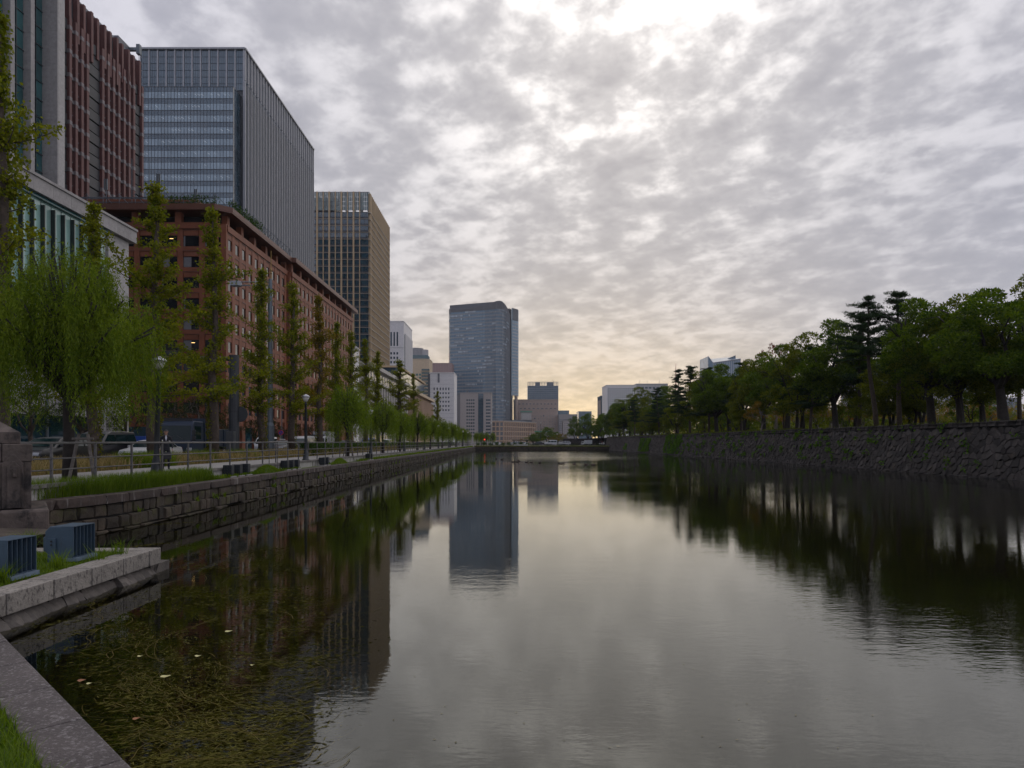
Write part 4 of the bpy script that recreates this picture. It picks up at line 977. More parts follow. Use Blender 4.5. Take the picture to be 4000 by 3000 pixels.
emit(T_, 'roof_frame', [f.box(u, u + .7, -.7, 0, zt + .7, zt + 7.2) for u in np.arange(0, 53.5, 2.65)] + [f.box(0, f.len, -.7, 0, zt + 6.6, zt + 7.4), f.box(14, 22, -8, -2, zt + .7, zt + 6.5), f.box(34, 46, -8, -2, zt + .7, zt + 6.5), f.box(0, f.len, -.7, 0, zt + 3.5, zt + 4)] , MATS['far_slate'], 24, 2)
MB().tube([(f.o.x + 47, d + 5, zt + 7), (f.o.x + 43.5, d + 5, zt + 11.5)], .3, 4).build('crane_jib', M_gal, T_)
# small far blocks right of the hotel
g_ = mat('far_grey', (.36, .34, .325), .7)
T_, f, zt = slab('grey_ribbed_block', 'grey ribbed office block right of the tan hotel', 2183, 2255, 1620, 980, 40, g_, True, lin(0, 14, 8), [W(0, y, 980).z for y in np.arange(1640, 1710, 7)], .9, 1.3)
emit(T_, 'rib', [f.box(u, u + .6, 0, .4, 10, zt) for u in np.arange(0, 26, 1.7)], g_, 5, 4)
slab('pale_small_block', 'small pale block in front of the grey ribbed block', 2200, 2223, 1645, 930, 20, mat('far_pale', (.38, .34, .31), .7), True, lin(1, 7, 3), [W(0, y, 930).z for y in np.arange(1655, 1710, 8)], .8, 1)
slab('far_glass_block', 'hazy blue glass block just right of the tan hotel roofline', 2183, 2223, 1605, 1100, 30, MATS['far_blue_glass'])
slab('far_round_block', 'low hazy blue glass block above the round trees', 2260, 2311, 1608, 1250, 40, glass('haze_glass', (.12, .18, .22), 1.6, .2))
slab('narrow_blue_slab', 'narrow dark blue glass slab left of the white grid office', 2347, 2368, 1548, 760, 30, G_navy)
d = 700; xa = W(2368, 0, d).x
T_, f, zt = slab('white_grid_office', 'white office slab with a dense grid of square windows', 2369, 2485, 1506, d, 34, M_white, True, lin(1, 29.6, 14), [W(0, y, d).z for y in np.arange(1519, 1680, 8.3)], 1.25, 1.2)
T_, f, zt = slab('grey_band_office', 'grey office slab with banded windows right of the white grid office', 2486, 2609, 1501, 720, 34, mat('band_grey', (.40, .39, .38), .7), True, lin(.5, 32.5, 9), [W(0, y, 720).z for y in np.arange(1530, 1680, 8)], 2.8, 1.0, gl=G_blue_l)
emit(T_, 'top_window', [f.box(c - 1.5, c + 1.5, .01, .1, zt - 4.6, zt - 2.9) for c in lin(.5, 32.5, 8)], G_navy, 10, 5)
emit(T_, 'mast', [f.box(u, u + .2, -4, -3.8, zt, zt + 5) for u in (4, 12, 25)], M_gal, 4, 1)
# tower with a slanted crown above the trees
d = 900; B = thing('slanted_glass_tower', 'pale blue glass tower with slanted crown above the trees', 'building', (W(2830, 0, d).x, d + 20, ROADZ))
a, c, b = W(2766, 0, d), W(2785, 0, d - 8), W(2893, 0, d)
za, zc_, zb2 = W(0, 1392, d).z, W(0, 1420, d).z, W(0, 1402, d).z
G_sl = glass('slant_glass', (.13, .19, .24), 1.7, .1)
MB().prism([(a.x, a.y), (c.x, c.y), (b.x, b.y), (b.x, d + 40), (a.x, d + 40)], 1.3, [za, zc_, zb2, W(0, 1380, d).z, za]).build('wall', G_sl, B)
f = Fr((c.x, c.y), (b.x, b.y)); emit(B, 'fin', [f.box(u, u + .5, 0, .5, 40, zc_ + (zb2 - zc_) * u / f.len) for u in np.arange(0, f.len, 2.6)], mat('pale_fin', (.4, .43, .46), .5), 20, 2)
MB().tube([(a.x, a.y - .5, za), (c.x, c.y - .5, zc_), (b.x, b.y - .5, zb2)], .6, 5).build('crown_edge', M_fin, B)
MB().prism([(W(2845, 0, d + 20).x, d + 20), (b.x, d + 20), (b.x, d + 24), (W(2845, 0, d + 20).x, d + 24)], za - 10, [za, W(0, 1380, d).z, W(0, 1380, d).z, za]).build('crown_screen', G_navy, B)
mt = thing('lattice_mast', 'thin red lattice mast above the pine tops', 'mast', (W(2640, 0, 1300).x, 1300, ROADZ))
p_ = W(2640, 1420, 1300); MB().tube([(p_.x, 1300, 1.3), (p_.x, 1300, p_.z - 16)], [1.4, .9], 5).build('tower', M_red, mt); MB().tube([(p_.x, 1300, p_.z - 16), (p_.x, 1300, p_.z)], [.7, .3], 5).build('spire', M_red, mt)
# blocks glimpsed between the trunks on the right
for i, (x0, x1, y, d, lab) in enumerate(((3030, 3110, 1590, 420, 'pale striped block glimpsed at the left between the rampart trunks'), (3155, 3235, 1540, 460, 'pale ribbed block glimpsed behind the round camphor on the rampart'),
                                         (3370, 3475, 1420, 380, 'grey block with blue bands glimpsed behind the tall leaning pine'), (3580, 3660, 1440, 430, 'white ribbed block glimpsed behind the thick trunk'), (3690, 3800, 1400, 400, 'pale block glimpsed left of the rightmost great tree'), (3860, 3990, 1560, 300, 'low grey block glimpsed under the rightmost great tree'))):
    wx = (x1 - x0) / F * d
    T_, f, zt = slab('background_block', lab, x0, x1, y, d, 25, mat('bg%d' % (i % 3), ((.36, .35, .36), (.42, .41, .40), (.30, .30, .32))[i % 3], .7), None)
    emit(T_, 'window_band', [f.box(.2, wx - .2, .01, .1, z, z + 1.5) for z in np.arange(4, zt, 3.7)] if i % 2 == 0 else [f.box(u, u + .9, .01, .1, 4, zt - 1) for u in np.arange(.5, wx, 1.9)], G_blue, 40, 9)

# -- low historic blocks along the avenue beyond the brown block
B = thing('pale_glass_annex', 'narrow pale block with glass front just past the brown block', 'building', (-45, 176, ROADZ))
core_box(B, 'wall', -52, -40.3, 173.5, 180, 1.3, 26.5, M_white); f = Fr((-40.3, 173.5), (-40.3, 180)); emit(B, 'window', [f.box(.5, 3, .01, .06, z, z + 2.2) for z in np.arange(4, 24, 3.2)], G_navy, 10, 4)
f = Fr((-52, 173.5), (-40.3, 173.5)); emit(B, 'window', [f.box(c, c + 2.6, .01, .06, z, z + 2.0) for c in (4.5, 8.2) for z in np.arange(4, 24, 3.2)], G_teal, 20, 5); emit(B, 'cornice', [f.box(-.3, f.len + .4, -6, .4, 26.5, 27.2)], M_pale)
B = thing('classical_block', 'grey stone classical block with tall columns and heavy cornice', 'building', (-55, 230, ROADZ))
core_box(B, 'wall', -75, -40.6, 190, 262, 1.3, 24.5, M_cream); f = Fr((-40.6, 190), (-40.6, 262)); fN2 = Fr((-75, 190), (-40.6, 190))
emit(B, 'column', [f.box(1.5 + k * 4.2, 2.9 + k * 4.2, 0, .9, 6.5, 19.5) for k in range(17)] + [fN2.box(10 + k * 4.2, 11.4 + k * 4.2, 0, .9, 6.5, 19.5) for k in range(6)], M_cream, 30, 6)
emit(B, 'window', [f.box(3.4 + k * 4.2, 5.2 + k * 4.2, .01, .08, z, z + 2.3) for k in range(16) for z in (2.4, 7.5, 11.4, 15.3, 20.8)], G_brown, 60, 6)
emit(B, 'cornice', [q.box(-.8, q.len + .8, -1, 1.3, 19.6, 20.3) for q in (f, fN2)] + [q.box(-1, q.len + 1, -1, 1.5, 23.8, 24.9) for q in (f, fN2)], M_cream)
B = thing('stone_colonnade_block', 'tan stone block with square colonnade and dark glass storey above', 'building', (-55, 310, ROADZ))
core_box(B, 'wall', -72, -40.9, 280, 345, 1.3, 22.6, M_podium); f = Fr((-40.9, 280), (-40.9, 345))
emit(B, 'pier', [f.box(1 + k * 4.2, 2.9 + k * 4.2, 0, 1.1, 4, 21.5) for k in range(16)], mat('tan_pier', (.42, .28, .18), .7), 20, 5); emit(B, 'recess', [f.box(3.0 + k * 4.2, 5.1 + k * 4.2, .01, .1, 4, 21) for k in range(15)], G_brown, 20, 5)
emit(B, 'cornice', [f.box(-1.2, f.len + 1.2, -2, 1.8, 22.6, 23.8)], M_beige)
core_box(B, 'glass_storey', -70, -44, 264, 342, 23.8, 31.5, G_navy)
core_box(B, 'glass_front', -72, -44.2, 264, 279.9, 1.3, 23.7, G_navy)
emit(B, 'roof_edge', [Fr((-44, 264), (-44, 342)).box(-.5, 78.5, -20, .7, 31.5, 32.2)], M_tan)
B = thing('arched_roof_hall', 'low grey hall with a curved roof beyond the colonnade block', 'building', (-50, 380, ROADZ))
ar = MB(); n = 9
for y in (356, 420):
    for k in range(n): t = k / (n - 1); ar.v.append((-64 + 24 * t, y, 8 + 10 * math.sin(math.pi * (.5 + t * .42))))
ar.f += [(k, k + 1, n + k + 1, n + k) for k in range(n - 1)] + [tuple(range(n - 1, -1, -1)) + ()]; ar.mi += [0] * n
ar.build('roof', M_gmetal, B); core_box(B, 'wall', -64, -40.6, 357, 420, 1.3, 9.5, M_pale)
T_, f, zt = slab('green_roof_pavilion', 'pale pavilion with a green copper roof edge behind the park trees', 2095, 2150, 1690, 760, 20, M_cream, True, lin(1, 15, 5), [5, 8], 1.2, 1.5)
emit(T_, 'copper_eave', [f.box(-1.5, f.len + 1.5, -21, 1.5, zt + .71, zt + 1.9)], mat('copper_green', (.10, .30, .20), .7))
T_, f, zt = slab('green_roof_house', 'small rooftop house with green copper eave on the terrace', 2036, 2076, 1612, 960, 14, M_cream, zb=W(0, 1640, 960).z)
emit(T_, 'copper_eave', [f.box(-1, f.len + 1, -15, 1, zt + .71, zt + 2.2)], MATS['copper_green'])
# ------------------------------------------------------------------ vegetation
def rot_z(v, a): c, s = math.cos(a), math.sin(a); return np.array((v[0]*c - v[1]*s, v[0]*s + v[1]*c, v[2]))
def willow_meshes(seed, H, Rr, nstr, leafL, leafW, lmat, step, minz=1.0, lean=0.0, nb=34):
    rg = np.random.default_rng(seed); tb = MB()
    hf = H * .42
    tb.tube([(0, 0, -.1), (.04, .02, hf * .4), (-.03, .05, hf * .75), (lean * .2, 0, hf)], [H * .030, H * .022, H * .019, H * .017], 9)
    tips = []
    for k in range(nb):                                 # arching boughs; the strands hang from their outer halves
        a = k * 2.399 + rg.uniform(-.3, .3); q = math.sqrt((k + .5) / nb); r = Rr * q * rg.uniform(.7, 1.0); z = H * (.97 - .36 * q ** 2) * rg.uniform(.93, 1.03)
        p0 = np.array((lean * .2, 0, hf * rg.uniform(.75, 1.0))); p2 = np.array((r * math.cos(a) + lean * q, r * math.sin(a), z)); p1 = p0 * .45 + p2 * .55 + np.array((0, 0, H * .07 * (1 - q) + H * .03))
        tb.tube([p0, p1, p2], [H * .010, H * .007, H * .003], 5); tips.append((p1, p2, a, q, rg.uniform(.35, 1.3)))
    wts = np.array([t[4] * (.4 + t[3]) for t in tips]); wts /= wts.sum()
    Cs, As, Ls = [], [], []
    for i in range(nstr):
        p1, p2, a, q, wt = tips[rg.choice(nb, p=wts)]; s = rg.uniform(.25, 1.12)
        st = p1 * (1 - s) + p2 * s + rg.normal(size=3) * np.array((.17, .17, .10)) * Rr / 2.9
        a = math.atan2(st[1], st[0] - lean * .5) + rg.normal(0, .35); rr = math.hypot(st[0], st[1]) / Rr
        zt = st[2]; ln = min((rg.uniform(.10, .30) if rg.uniform() < .62 else rg.uniform(.25, .62)) * H * (.75 + .35 * rr), zt - minz - abs(rg.normal(0, .12)) * H - max(0, rr - .75) * H * .5)
        if ln < .2: continue
        out = rg.uniform(.05, .22) * Rr * .6
        n = max(4, int(ln / step)); t = np.linspace(0, 1, n)
        rise = rg.uniform(.0, .10) * H * (1 - .6 * rr)
        off = out * (1 - np.exp(-t * 4)); zz = zt + rise * np.sin(np.minimum(t * 6, math.pi)) - ln * (t ** 1.3)
        wob = .10 * Rr / 2.9 * np.sin(t * rg.uniform(2, 6) + rg.uniform(0, 6)) * t
        pts = np.stack([st[0] + off * math.cos(a) - wob * math.sin(a), st[1] + off * math.sin(a) + wob * math.cos(a), zz], 1) + rg.normal(size=(n, 3)) * leafL * .18
        Cs.append(pts); ax = rg.normal(size=(n, 3)) * .5 + np.array((math.cos(a) * .15, math.sin(a) * .15, -1.0)); ax[t < .15] += (0, 0, 1.3); As.append(ax); Ls.append(leafL * rg.uniform(.6, 1.15, n))
    C = np.concatenate(Cs); A = np.concatenate(As); Lg = np.concatenate(Ls)
    return tb.mesh('trunk', M_bark_d, True), leaf_mesh('crown', rg, C, A, Lg, leafW, lmat)
def ginkgo_meshes(seed, H, lmat, dens=1.0, wide=1.0):
    rg = np.random.default_rng(seed); tb = MB(); n = 9; wv = rg.uniform(-.12, .12, (n, 2)); wv[0] = 0
    tp = [(wv[i, 0], wv[i, 1], H * i / (n - 1) - .1) for i in range(n)]
    tb.tube(tp, [H * .018 * (1 - .86 * (i / (n - 1))) + .02 for i in range(n)], 8)
    C, A = [], []; z = H * .24
    while z < H * .985:
        q = (z / H - .24) / .76
        reach = (.55 + 2.3 * (1 - q) ** 1.1) * wide * (.30 + 1.0 * abs(math.sin(z * 1.05 + seed)) ** 1.3)
        if q > .85: reach *= .55
        for k in range(rg.integers(3, 6)):
            a = rg.uniform(0, 2 * math.pi); l = reach * rg.choice((.45, .7, 1.0, 1.45), p=(.25, .35, .28, .12)); up = rg.uniform(.15, .8) * (1 + q)
            ix = z / H * (n - 1); c0 = np.array(tp[int(ix)]) * (1 - ix % 1) + np.array(tp[min(int(ix) + 1, n - 1)]) * (ix % 1); c0[2] = z
            p1 = c0 + np.array((math.cos(a) * l * .55, math.sin(a) * l * .55, l * .55 * up * .6)); p2 = c0 + np.array((math.cos(a) * l, math.sin(a) * l, l * up * .75))
            tb.tube([c0, p1, p2], [.035 * (1.3 - q), .022, .008], 4, False)
            for s in np.linspace(.22, 1.0, max(3, int(l / .22))):
                pc = c0 * (1 - s) + p2 * s + np.array((0, 0, .05)); m = int(13 * dens * rg.uniform(.3, 1.5)); sp = .075 + .075 * (1 - abs(s - .6))
                C.append(pc + rg.normal(size=(m, 3)) * sp); A.append(rg.normal(size=(m, 3)) + (0, 0, .25))
        z += rg.uniform(.22, .62)
    C = np.concatenate(C); A = np.concatenate(A)
    # ivy and epicormic leaves on the stem
    m = 500; zz = rg.uniform(.6, H * .26, m); aa = rg.normal(0, .9, m) + rg.uniform(0, 6); rr = H * .017 + rg.uniform(.0, .12, m)
    Ci = np.stack([rr * np.cos(aa), rr * np.sin(aa), zz], 1); iv = leaf_mesh('ivy', rg, Ci, rg.normal(size=Ci.shape) + (0, 0, -.3), .11, .10, L_yg)
    return tb.mesh('trunk', M_bark, True), leaf_mesh('crown', rg, C, A, rg.uniform(.09, .16, len(C)), rg.uniform(.09, .16, len(C)), lmat), iv
def broad_meshes(seed, H, Rr, lmat, nclump=46, per=230, leaf=.2, bark=M_bark_d, trunk_h=.28, flat=.75, multi=1, low=.34):
    rg = np.random.default_rng(seed); tb = MB(); C, A = [], []
    h0 = H * trunk_h
    for s_ in range(multi):
        b = np.array((rg.uniform(-.5, .5), rg.uniform(-.5, .5), 0)) * (0 if multi == 1 else 1.6); k0 = np.array((rg.uniform(-.4, .4), rg.uniform(-.3, .3), 0))
        r0 = H * .028 / math.sqrt(multi)
        tb.tube([b + (0, 0, -.3), b + (0, 0, .1), b + k0 * .5 + (0, 0, h0 * .6), b + k0 + (0, 0, h0)], [r0 * 1.5, r0 * 1.15, r0 * .92, r0 * .85], 9)
        nl = 6 if multi == 1 else 3
        for k in range(nl):
            a = k * 2 * math.pi / nl + rg.uniform(-.5, .5) + s_; r = Rr * rg.uniform(.45, .85); z = H * rg.uniform(.55, .88)
            p0 = b + k0 + (0, 0, h0 * rg.uniform(.75, 1)); p3 = np.array((r * math.cos(a), r * math.sin(a), z)); bend = rg.normal(size=3) * Rr * .10
            p1 = p0 * .66 + p3 * .34 + bend + (0, 0, H * .04); p2 = p0 * .3 + p3 * .7 - bend * .6 + (0, 0, H * .02)
            tb.tube([p0, p1, p2, p3], [r0 * .6, r0 * .42, r0 * .28, r0 * .1], 6)
            for j in range(3):
                e = p2 + rg.normal(size=3) * np.array((1, 1, .6)) * Rr * .32; tb.tube([p1 * .4 + p2 * .6, (p2 + e) / 2 + (0, 0, .2), e], [r0 * .22, r0 * .14, r0 * .05], 5)
    lob = rg.uniform(.5, 1.18, 9); lbz = rg.uniform(-.22, .08, 9)
    for k in range(nclump):
        a = rg.uniform(0, 2 * math.pi); q = rg.uniform(.12, 1) ** .45; zz = rg.uniform(0, 1); li = int(a / (2 * math.pi) * 9) % 9
        prof = math.sin(math.pi * min(1, .18 + .80 * zz)) ** .6
        r = Rr * q * prof * lob[li]; c = np.array((r * math.cos(a), r * math.sin(a), H * (low + (.95 + lbz[li] - low) * zz)))
        cr = rg.uniform(.08, .17) * (Rr + H * .5) * .60; n = int(per * (cr / 1.2) ** 1.5) + 60
        d = rg.normal(size=(n, 3)); d /= np.linalg.norm(d, axis=1, keepdims=True); rad = rg.uniform(.45, 1.05, n) ** .6
        p = d * rad[:, None] * cr * np.array((1.1, 1.1, flat)); p[:, 2] += cr * .1
        keep = rg.uniform(size=n) < np.where(d[:, 2] > -.25, 1.0, .35)
        C.append((c + p)[keep]); A.append((d + rg.normal(size=(n, 3)) * .6 + (0, 0, .1))[keep])
    C = np.concatenate(C); A = np.concatenate(A)
    return tb.mesh('trunk', bark, True), leaf_mesh('crown', rg, C, A, rg.uniform(.6, 1.2, len(C)) * leaf, rg.uniform(.35, .6, len(C)) * leaf, lmat)
def pine_meshes(seed, H, Rr, lmat=L_pine, bare=.5, lean=0.0):
    rg = np.random.default_rng(seed); tb = MB(); n = 9; ph = rg.uniform(0, 6)
    tp = [np.array((lean * (1 - (i / (n - 1))) ** 1.6 * -1 + lean + .35 * math.sin(ph + i * .9) * (i / n), .3 * math.cos(ph + i * .8) * (i / n), H * i / (n - 1))) for i in range(n)]
    tp[0][2] = -.3
    tb.tube(tp, [H * .019 * (1 - .8 * i / (n - 1)) + .01 for i in range(n)], 8)
    C, A = [], []; z = H * bare
    while z < H * .99:
        q = (z / H - bare) / (1 - bare); reach = Rr * (1.0 - .72 * q) * rg.uniform(.55, 1.1)
        ix = min(z / H * (n - 1), n - 1.001); c0 = tp[int(ix)] * (1 - ix % 1) + tp[int(ix) + 1] * (ix % 1)
        for k in range(rg.integers(2, 5)):
            a = rg.uniform(0, 2 * math.pi); l = reach * rg.uniform(.5, 1.1); p2 = c0 + np.array((math.cos(a) * l, math.sin(a) * l, l * rg.uniform(-.1, .35))); p1 = (c0 + p2) / 2 + (0, 0, l * .08)
            tb.tube([c0, p1, p2], [.06 * (1.2 - q), .04, .012], 5, False)
            for s in np.linspace(.4, 1.05, max(3, int(l / .34))):
                for w in range(3):
                    pc = c0 * (1 - s) + p2 * s + np.array((*(rg.normal(size=2) * l * .20 * s), rg.uniform(.02, .2))); m = 26
                    d = rg.normal(size=(m, 3)); d[:, 2] = np.abs(d[:, 2]) * 1.1; C.append(pc + rg.normal(size=(m, 3)) * (.15, .15, .05)); A.append(d)
        z += rg.uniform(.25, .5) * H / 13
    C = np.concatenate(C); A = np.concatenate(A)
    return tb.mesh('trunk', M_bark, True), leaf_mesh('crown', rg, C, A, rg.uniform(.2, .34, len(C)), .055, lmat)
def bush_mesh(seed, H, Rr, lmat, n=1600, leaf=.12):
    rg = np.random.default_rng(seed); C = []; 
    for k in range(12):
        a = rg.uniform(0, 6.28); c = np.array((math.cos(a) * Rr * .5 * rg.uniform(0, 1), math.sin(a) * Rr * .5 * rg.uniform(0, 1), H * rg.uniform(.3, .72))); m = n // 12
        d = rg.normal(size=(m, 3)); d /= np.linalg.norm(d, axis=1, keepdims=True); C.append(c + d * rg.uniform(.5, 1, m)[:, None] * np.array((Rr * .55, Rr * .55, H * .32)))
    C = np.concatenate(C); C[:, 2] = np.maximum(C[:, 2], .03)
    return leaf_mesh('foliage', rg, C, rg.normal(size=C.shape) + (0, 0, .4), rg.uniform(.7, 1.2, len(C)) * leaf, leaf * .55, lmat)
def plant(name, parts, loc, scale, rz, label, cat, group=None, lm=None):
    t = thing(name, label, cat, loc, rz, group); t.scale = scale if isinstance(scale, tuple) else (scale,) * 3
    for pn_, me in parts:
        o = bpy.data.objects.new(pn_, me); COL.objects.link(o); o.parent = t
        if lm and pn_ == 'crown': o.material_slots[0].link = 'OBJECT'; o.material_slots[0].material = lm
    return t

# willows along the walkway
tr, cr = willow_meshes(1, 7.6, 2.85, 2400, .15, .026, L_willow, .06, 1.5, .1, 84)
plant('willow_tree', (('trunk', tr), ('crown', cr)), (-14.25, 22.0, WALKZ), 1, 2.0, 'large near willow with long hanging strands at far left', 'tree', 'willows along the walkway')
WV = [willow_meshes(20 + k, 6.0, 2.1, 1000, .20, .045, L_willow2, .11, .9, .1, 46) for k in range(3)]
wl = [(1300, 57, 1.05), (1519, 74, 1.0), (1575, 84, .9), (1648, 101, 1.02), (1684, 115, .98), (1738, 137, .98), (1758, 152, 1.0), (1788, 170, 1.0), (1806, 188, .9), (1826, 208, .9)]
for i, (x, d_, s) in enumerate(wl):
    t_, c_ = WV[i % 3]
    plant('willow_tree', (('trunk', t_), ('crown', c_)), (-13.75 - .25 * (i % 2), d_, WALKZ), s, i * 1.3, 'small round willow, %s along the walkway beyond the big near willow' % ordinal(i), 'tree', 'willows along the walkway')
# support stakes of the first willows
for (xx, yy, lab) in ((-13.75, 21.9, 'leaning wooden stakes tied to the big near willow'), (-13.55, 56.6, 'leaning wooden stakes propping the second willow')):
    st = thing('tree_stake', lab, 'stake', (xx, yy, WALKZ))
    for s in (-1, 1): MB().tube([(s * .42, -.1, -.1), (s * .14, 0, 1.45)], .05, 6).build('stake', M_bark_g, st, world=False)
    MB().tube([(-.34, -.02, 1.3), (.34, -.02, 1.3)], .04, 6).build('cross_bar', M_bark_g, st, world=False)
# ginkgos in the planting bed
GV = [ginkgo_meshes(31 + k, 15, L_ginkgo, 2.1, (.76, .66, .86)[k]) for k in range(3)]
gl = [(6, 25.2, 1.13, None), (365, 30.6, .80, None), (603, 36.3, 1.0, None), (835, 43.5, 1.06, None), (1022, 51.8, .96, None), (1142, 59, 1.0, None), (1248, 67.4, 1.03, L_ginkgo_y), (1315, 74, .95, None),
      (1370, 80.5, .95, None), (1429, 88.7, .96, None), (1475, 96.5, .94, None), (1560, 115, 1.0, None), (1616, 132, .95, None), (1709, 174, .95, None)]
for i, (x, d_, s, lm) in enumerate(gl):
    X = (x - HX) / F * d_
    plant('ginkgo_tree', tuple(zip(('trunk', 'crown', 'ivy'), GV[i % 3])), (X, d_, WALKZ - .02), (s * (1.7 if i == 11 else .85 if i == 0 else 1.1),) * 2 + (s,), i * 2.1,
          'tall columnar ginkgo, %s from the left in the roadside bed%s' % (ordinal(i), ', leaves turning yellow' if lm else ''), 'tree', 'columnar ginkgos in the roadside bed', lm)
# evergreen street trees across the road
SV = [broad_meshes(50 + k, 8, 3.0, L_dark, 40, 260, .17, M_bark, .3) for k in range(2)]
for i, (X, d_, s) in enumerate(((-38.2, 40, .95), (-38.4, 47.5, 1.0), (-38, 54, .85), (-38.3, 61, .9), (-38.5, 68, .8), (-38.2, 76, .95), (-38.4, 84, 1.05), (-38.2, 92, .75), (-37.9, 101, .7), (-38.1, 110, .65), (-38, 119, .7), (-38, 131, .7), (-38, 145, .7))):
    plant('street_tree', tuple(zip(('trunk', 'crown'), SV[i % 2])), (X, d_, WALKZ), s, i * 1.7, 'dark evergreen street tree on the far pavement, %s from the left' % ordinal(i), 'tree', 'evergreen trees on the far pavement')
# trees on the rampart
BV = [broad_meshes(70 + k, 12, (4.6, 4.2, 5.2, 4.4)[k], (L_camphor, L_camphor2, L_camphor, L_camphor2)[k], (76, 68, 84, 70)[k], 640, .27, M_bark_d, (.30, .24, .30, .20)[k], .7, (1, 2, 1, 3)[k], (.30, .22, .34, .20)[k]) for k in range(4)]
PV = [pine_meshes(90 + k, 13, (3.3, 3.2, 3.8)[k], L_pine, (.52, .36, .25)[k], (-1.3, .3, .6)[k]) for k in range(3)]
def rampart(x, ytop, off): # position of a tree behind the wall top, from its column and the distance behind the wall
    t = (x - HX) / F; Y = (35.3 + 47 * .0178 + .8 + off) / (t + .0178); H = CH + (HY - ytop) * Y / F - WH; return t * Y, Y, H
rt = [('b', 0, 2395, 1590, 5), ('b', 1, 2420, 1560, 3), ('b', 2, 2462, 1548, 4), ('b', 3, 2510, 1530, 6), ('p', 1, 2480, 1560, 2), ('p', 2, 2575, 1512, 3), ('p', 2, 2435, 1585, 2), ('b', 0, 2610, 1520, 7), ('b', 3, 2545, 1600, 3), ('b', 1, 2640, 1570, 2), ('p', 1, 2648, 1440, 4), ('p', 2, 2695, 1425, 3),
      ('b', 1, 2745, 1445, 5), ('b', 2, 2800, 1440, 3), ('b', 0, 2850, 1440, 6), ('b', 3, 2910, 1430, 4), ('b', 1, 2985, 1375, 5), ('b', 2, 3075, 1345, 6), ('b', 3, 3130, 1335, 3.5), ('p', 1, 3060, 1480, 2.0), ('b', 0, 3265, 1272, 4.5), ('b', 1, 3340, 1340, 8),
      ('p', 0, 3425, 1157, 2.5), ('p', 1, 3515, 1135, 5), ('b', 3, 3470, 1420, 7), ('b', 1, 3545, 1300, 9), ('b', 2, 3640, 1150, 3.5), ('b', 3, 3590, 1380, 8), ('b', 1, 3735, 1160, 4), ('b', 2, 3920, 1105, 3), ('b', 3, 4060, 1120, 6), ('b', 1, 3830, 1290, 9), ('p', 1, 3985, 1210, 9), ('p', 2, 2770, 1432, 3), ('p', 1, 2895, 1412, 5), ('p', 2, 3165, 1350, 2.5), ('p', 1, 3355, 1235, 6)]
nb_, np_ = 0, 0
for i, (k, v, x, yt, off) in enumerate(rt):
    X, Y, H = rampart(x, yt, off)
    if k == 'b':
        s = H / 11.6; w = min(max(s, .8), 1.15) * (1.02 if x > 2700 else 1.15) * (.9 + .2 * ((i * 31) % 5) / 4)
        plant('camphor_tree', tuple(zip(('trunk', 'crown'), BV[v])), (X, Y, WH - .05), (w, w, s), i * 1.9, 'broad evergreen tree on the rampart, %s of its kind from the far end' % ordinal(nb_), 'tree', 'evergreen trees on the rampart'); nb_ += 1
    else:
        s = H / 13.2
        plant('pine_tree', tuple(zip(('trunk', 'crown'), PV[v])), (X, Y, WH - .05), (min(s, 1.05),) * 2 + (s,), (i * .7) if v else .3, 'dark pine on the rampart, %s pine from the far end' % ordinal(np_), 'tree', 'pines on the rampart'); np_ += 1
UV = [broad_meshes(160 + k, 5, 2.8, (L_camphor, L_camphor2)[k], 34, 260, .24, M_bark_d, .15, .8, 2, .16) for k in range(2)]
for i, (x, off, s) in enumerate(((2405, 3, .8), (2440, 4, .9), (2475, 2.5, .8), (2515, 5, 1.0), (2550, 3, .75), (2590, 4, .9), (2635, 5, 1.0), (2680, 3.5, .8), (2725, 5, 1.0), (2775, 4, .85), (2825, 6, 1.0), (2880, 5, .9), (2930, 7, .9), (3180, 7, .8), (3300, 8, .75), (3560, 9, .8), (3780, 10, .8))):
    X, Y, H = rampart(x, 1500, off)
    plant('understorey_tree', tuple(zip(('trunk', 'crown'), UV[i % 2])), (X, Y, WH - .05), s, i * 2.2, 'low leafy evergreen under the taller rampart trees, %s from the far end' % ordinal(i), 'tree', 'low evergreens on the rampart')
# autumn trees further inside the park
AV = [broad_meshes(110 + k, 5, 2.9, L_autumn, 26, 120, .20, M_bark_g, .22, .7, 2) for k in range(2)]
cols_ = [L_autumn, L_yg, L_orange, L_autumn, L_yg, L_autumn]
names_ = ['golden', 'yellow green', 'orange', 'golden', 'yellow green', 'golden']
for i in range(24):
    x = 2960 + i * 46 + (i * 37 % 23); dd = 88 + (i * 53 % 60); X = (x - HX) / F * dd
    s = .85 + .4 * ((i * 29) % 7) / 7
    plant('autumn_tree', tuple(zip(('trunk', 'crown'), AV[i % 2])), (X, dd, WH), s * dd / 105, i * 2.3, 'low %s tree glimpsed under the rampart trees, autumn tree %s from the left' % (names_[i % 6], ordinal(i)), 'tree', 'autumn trees behind the rampart', cols_[i % 6])
plant('maple_tree', tuple(zip(('trunk', 'crown'), AV[0])), (W(3030, 0, 120).x, 120, WH), (1.3, 1.3, 3.05), 1, 'red leaved tree showing above the rampart trees', 'tree', None, L_redleaf)
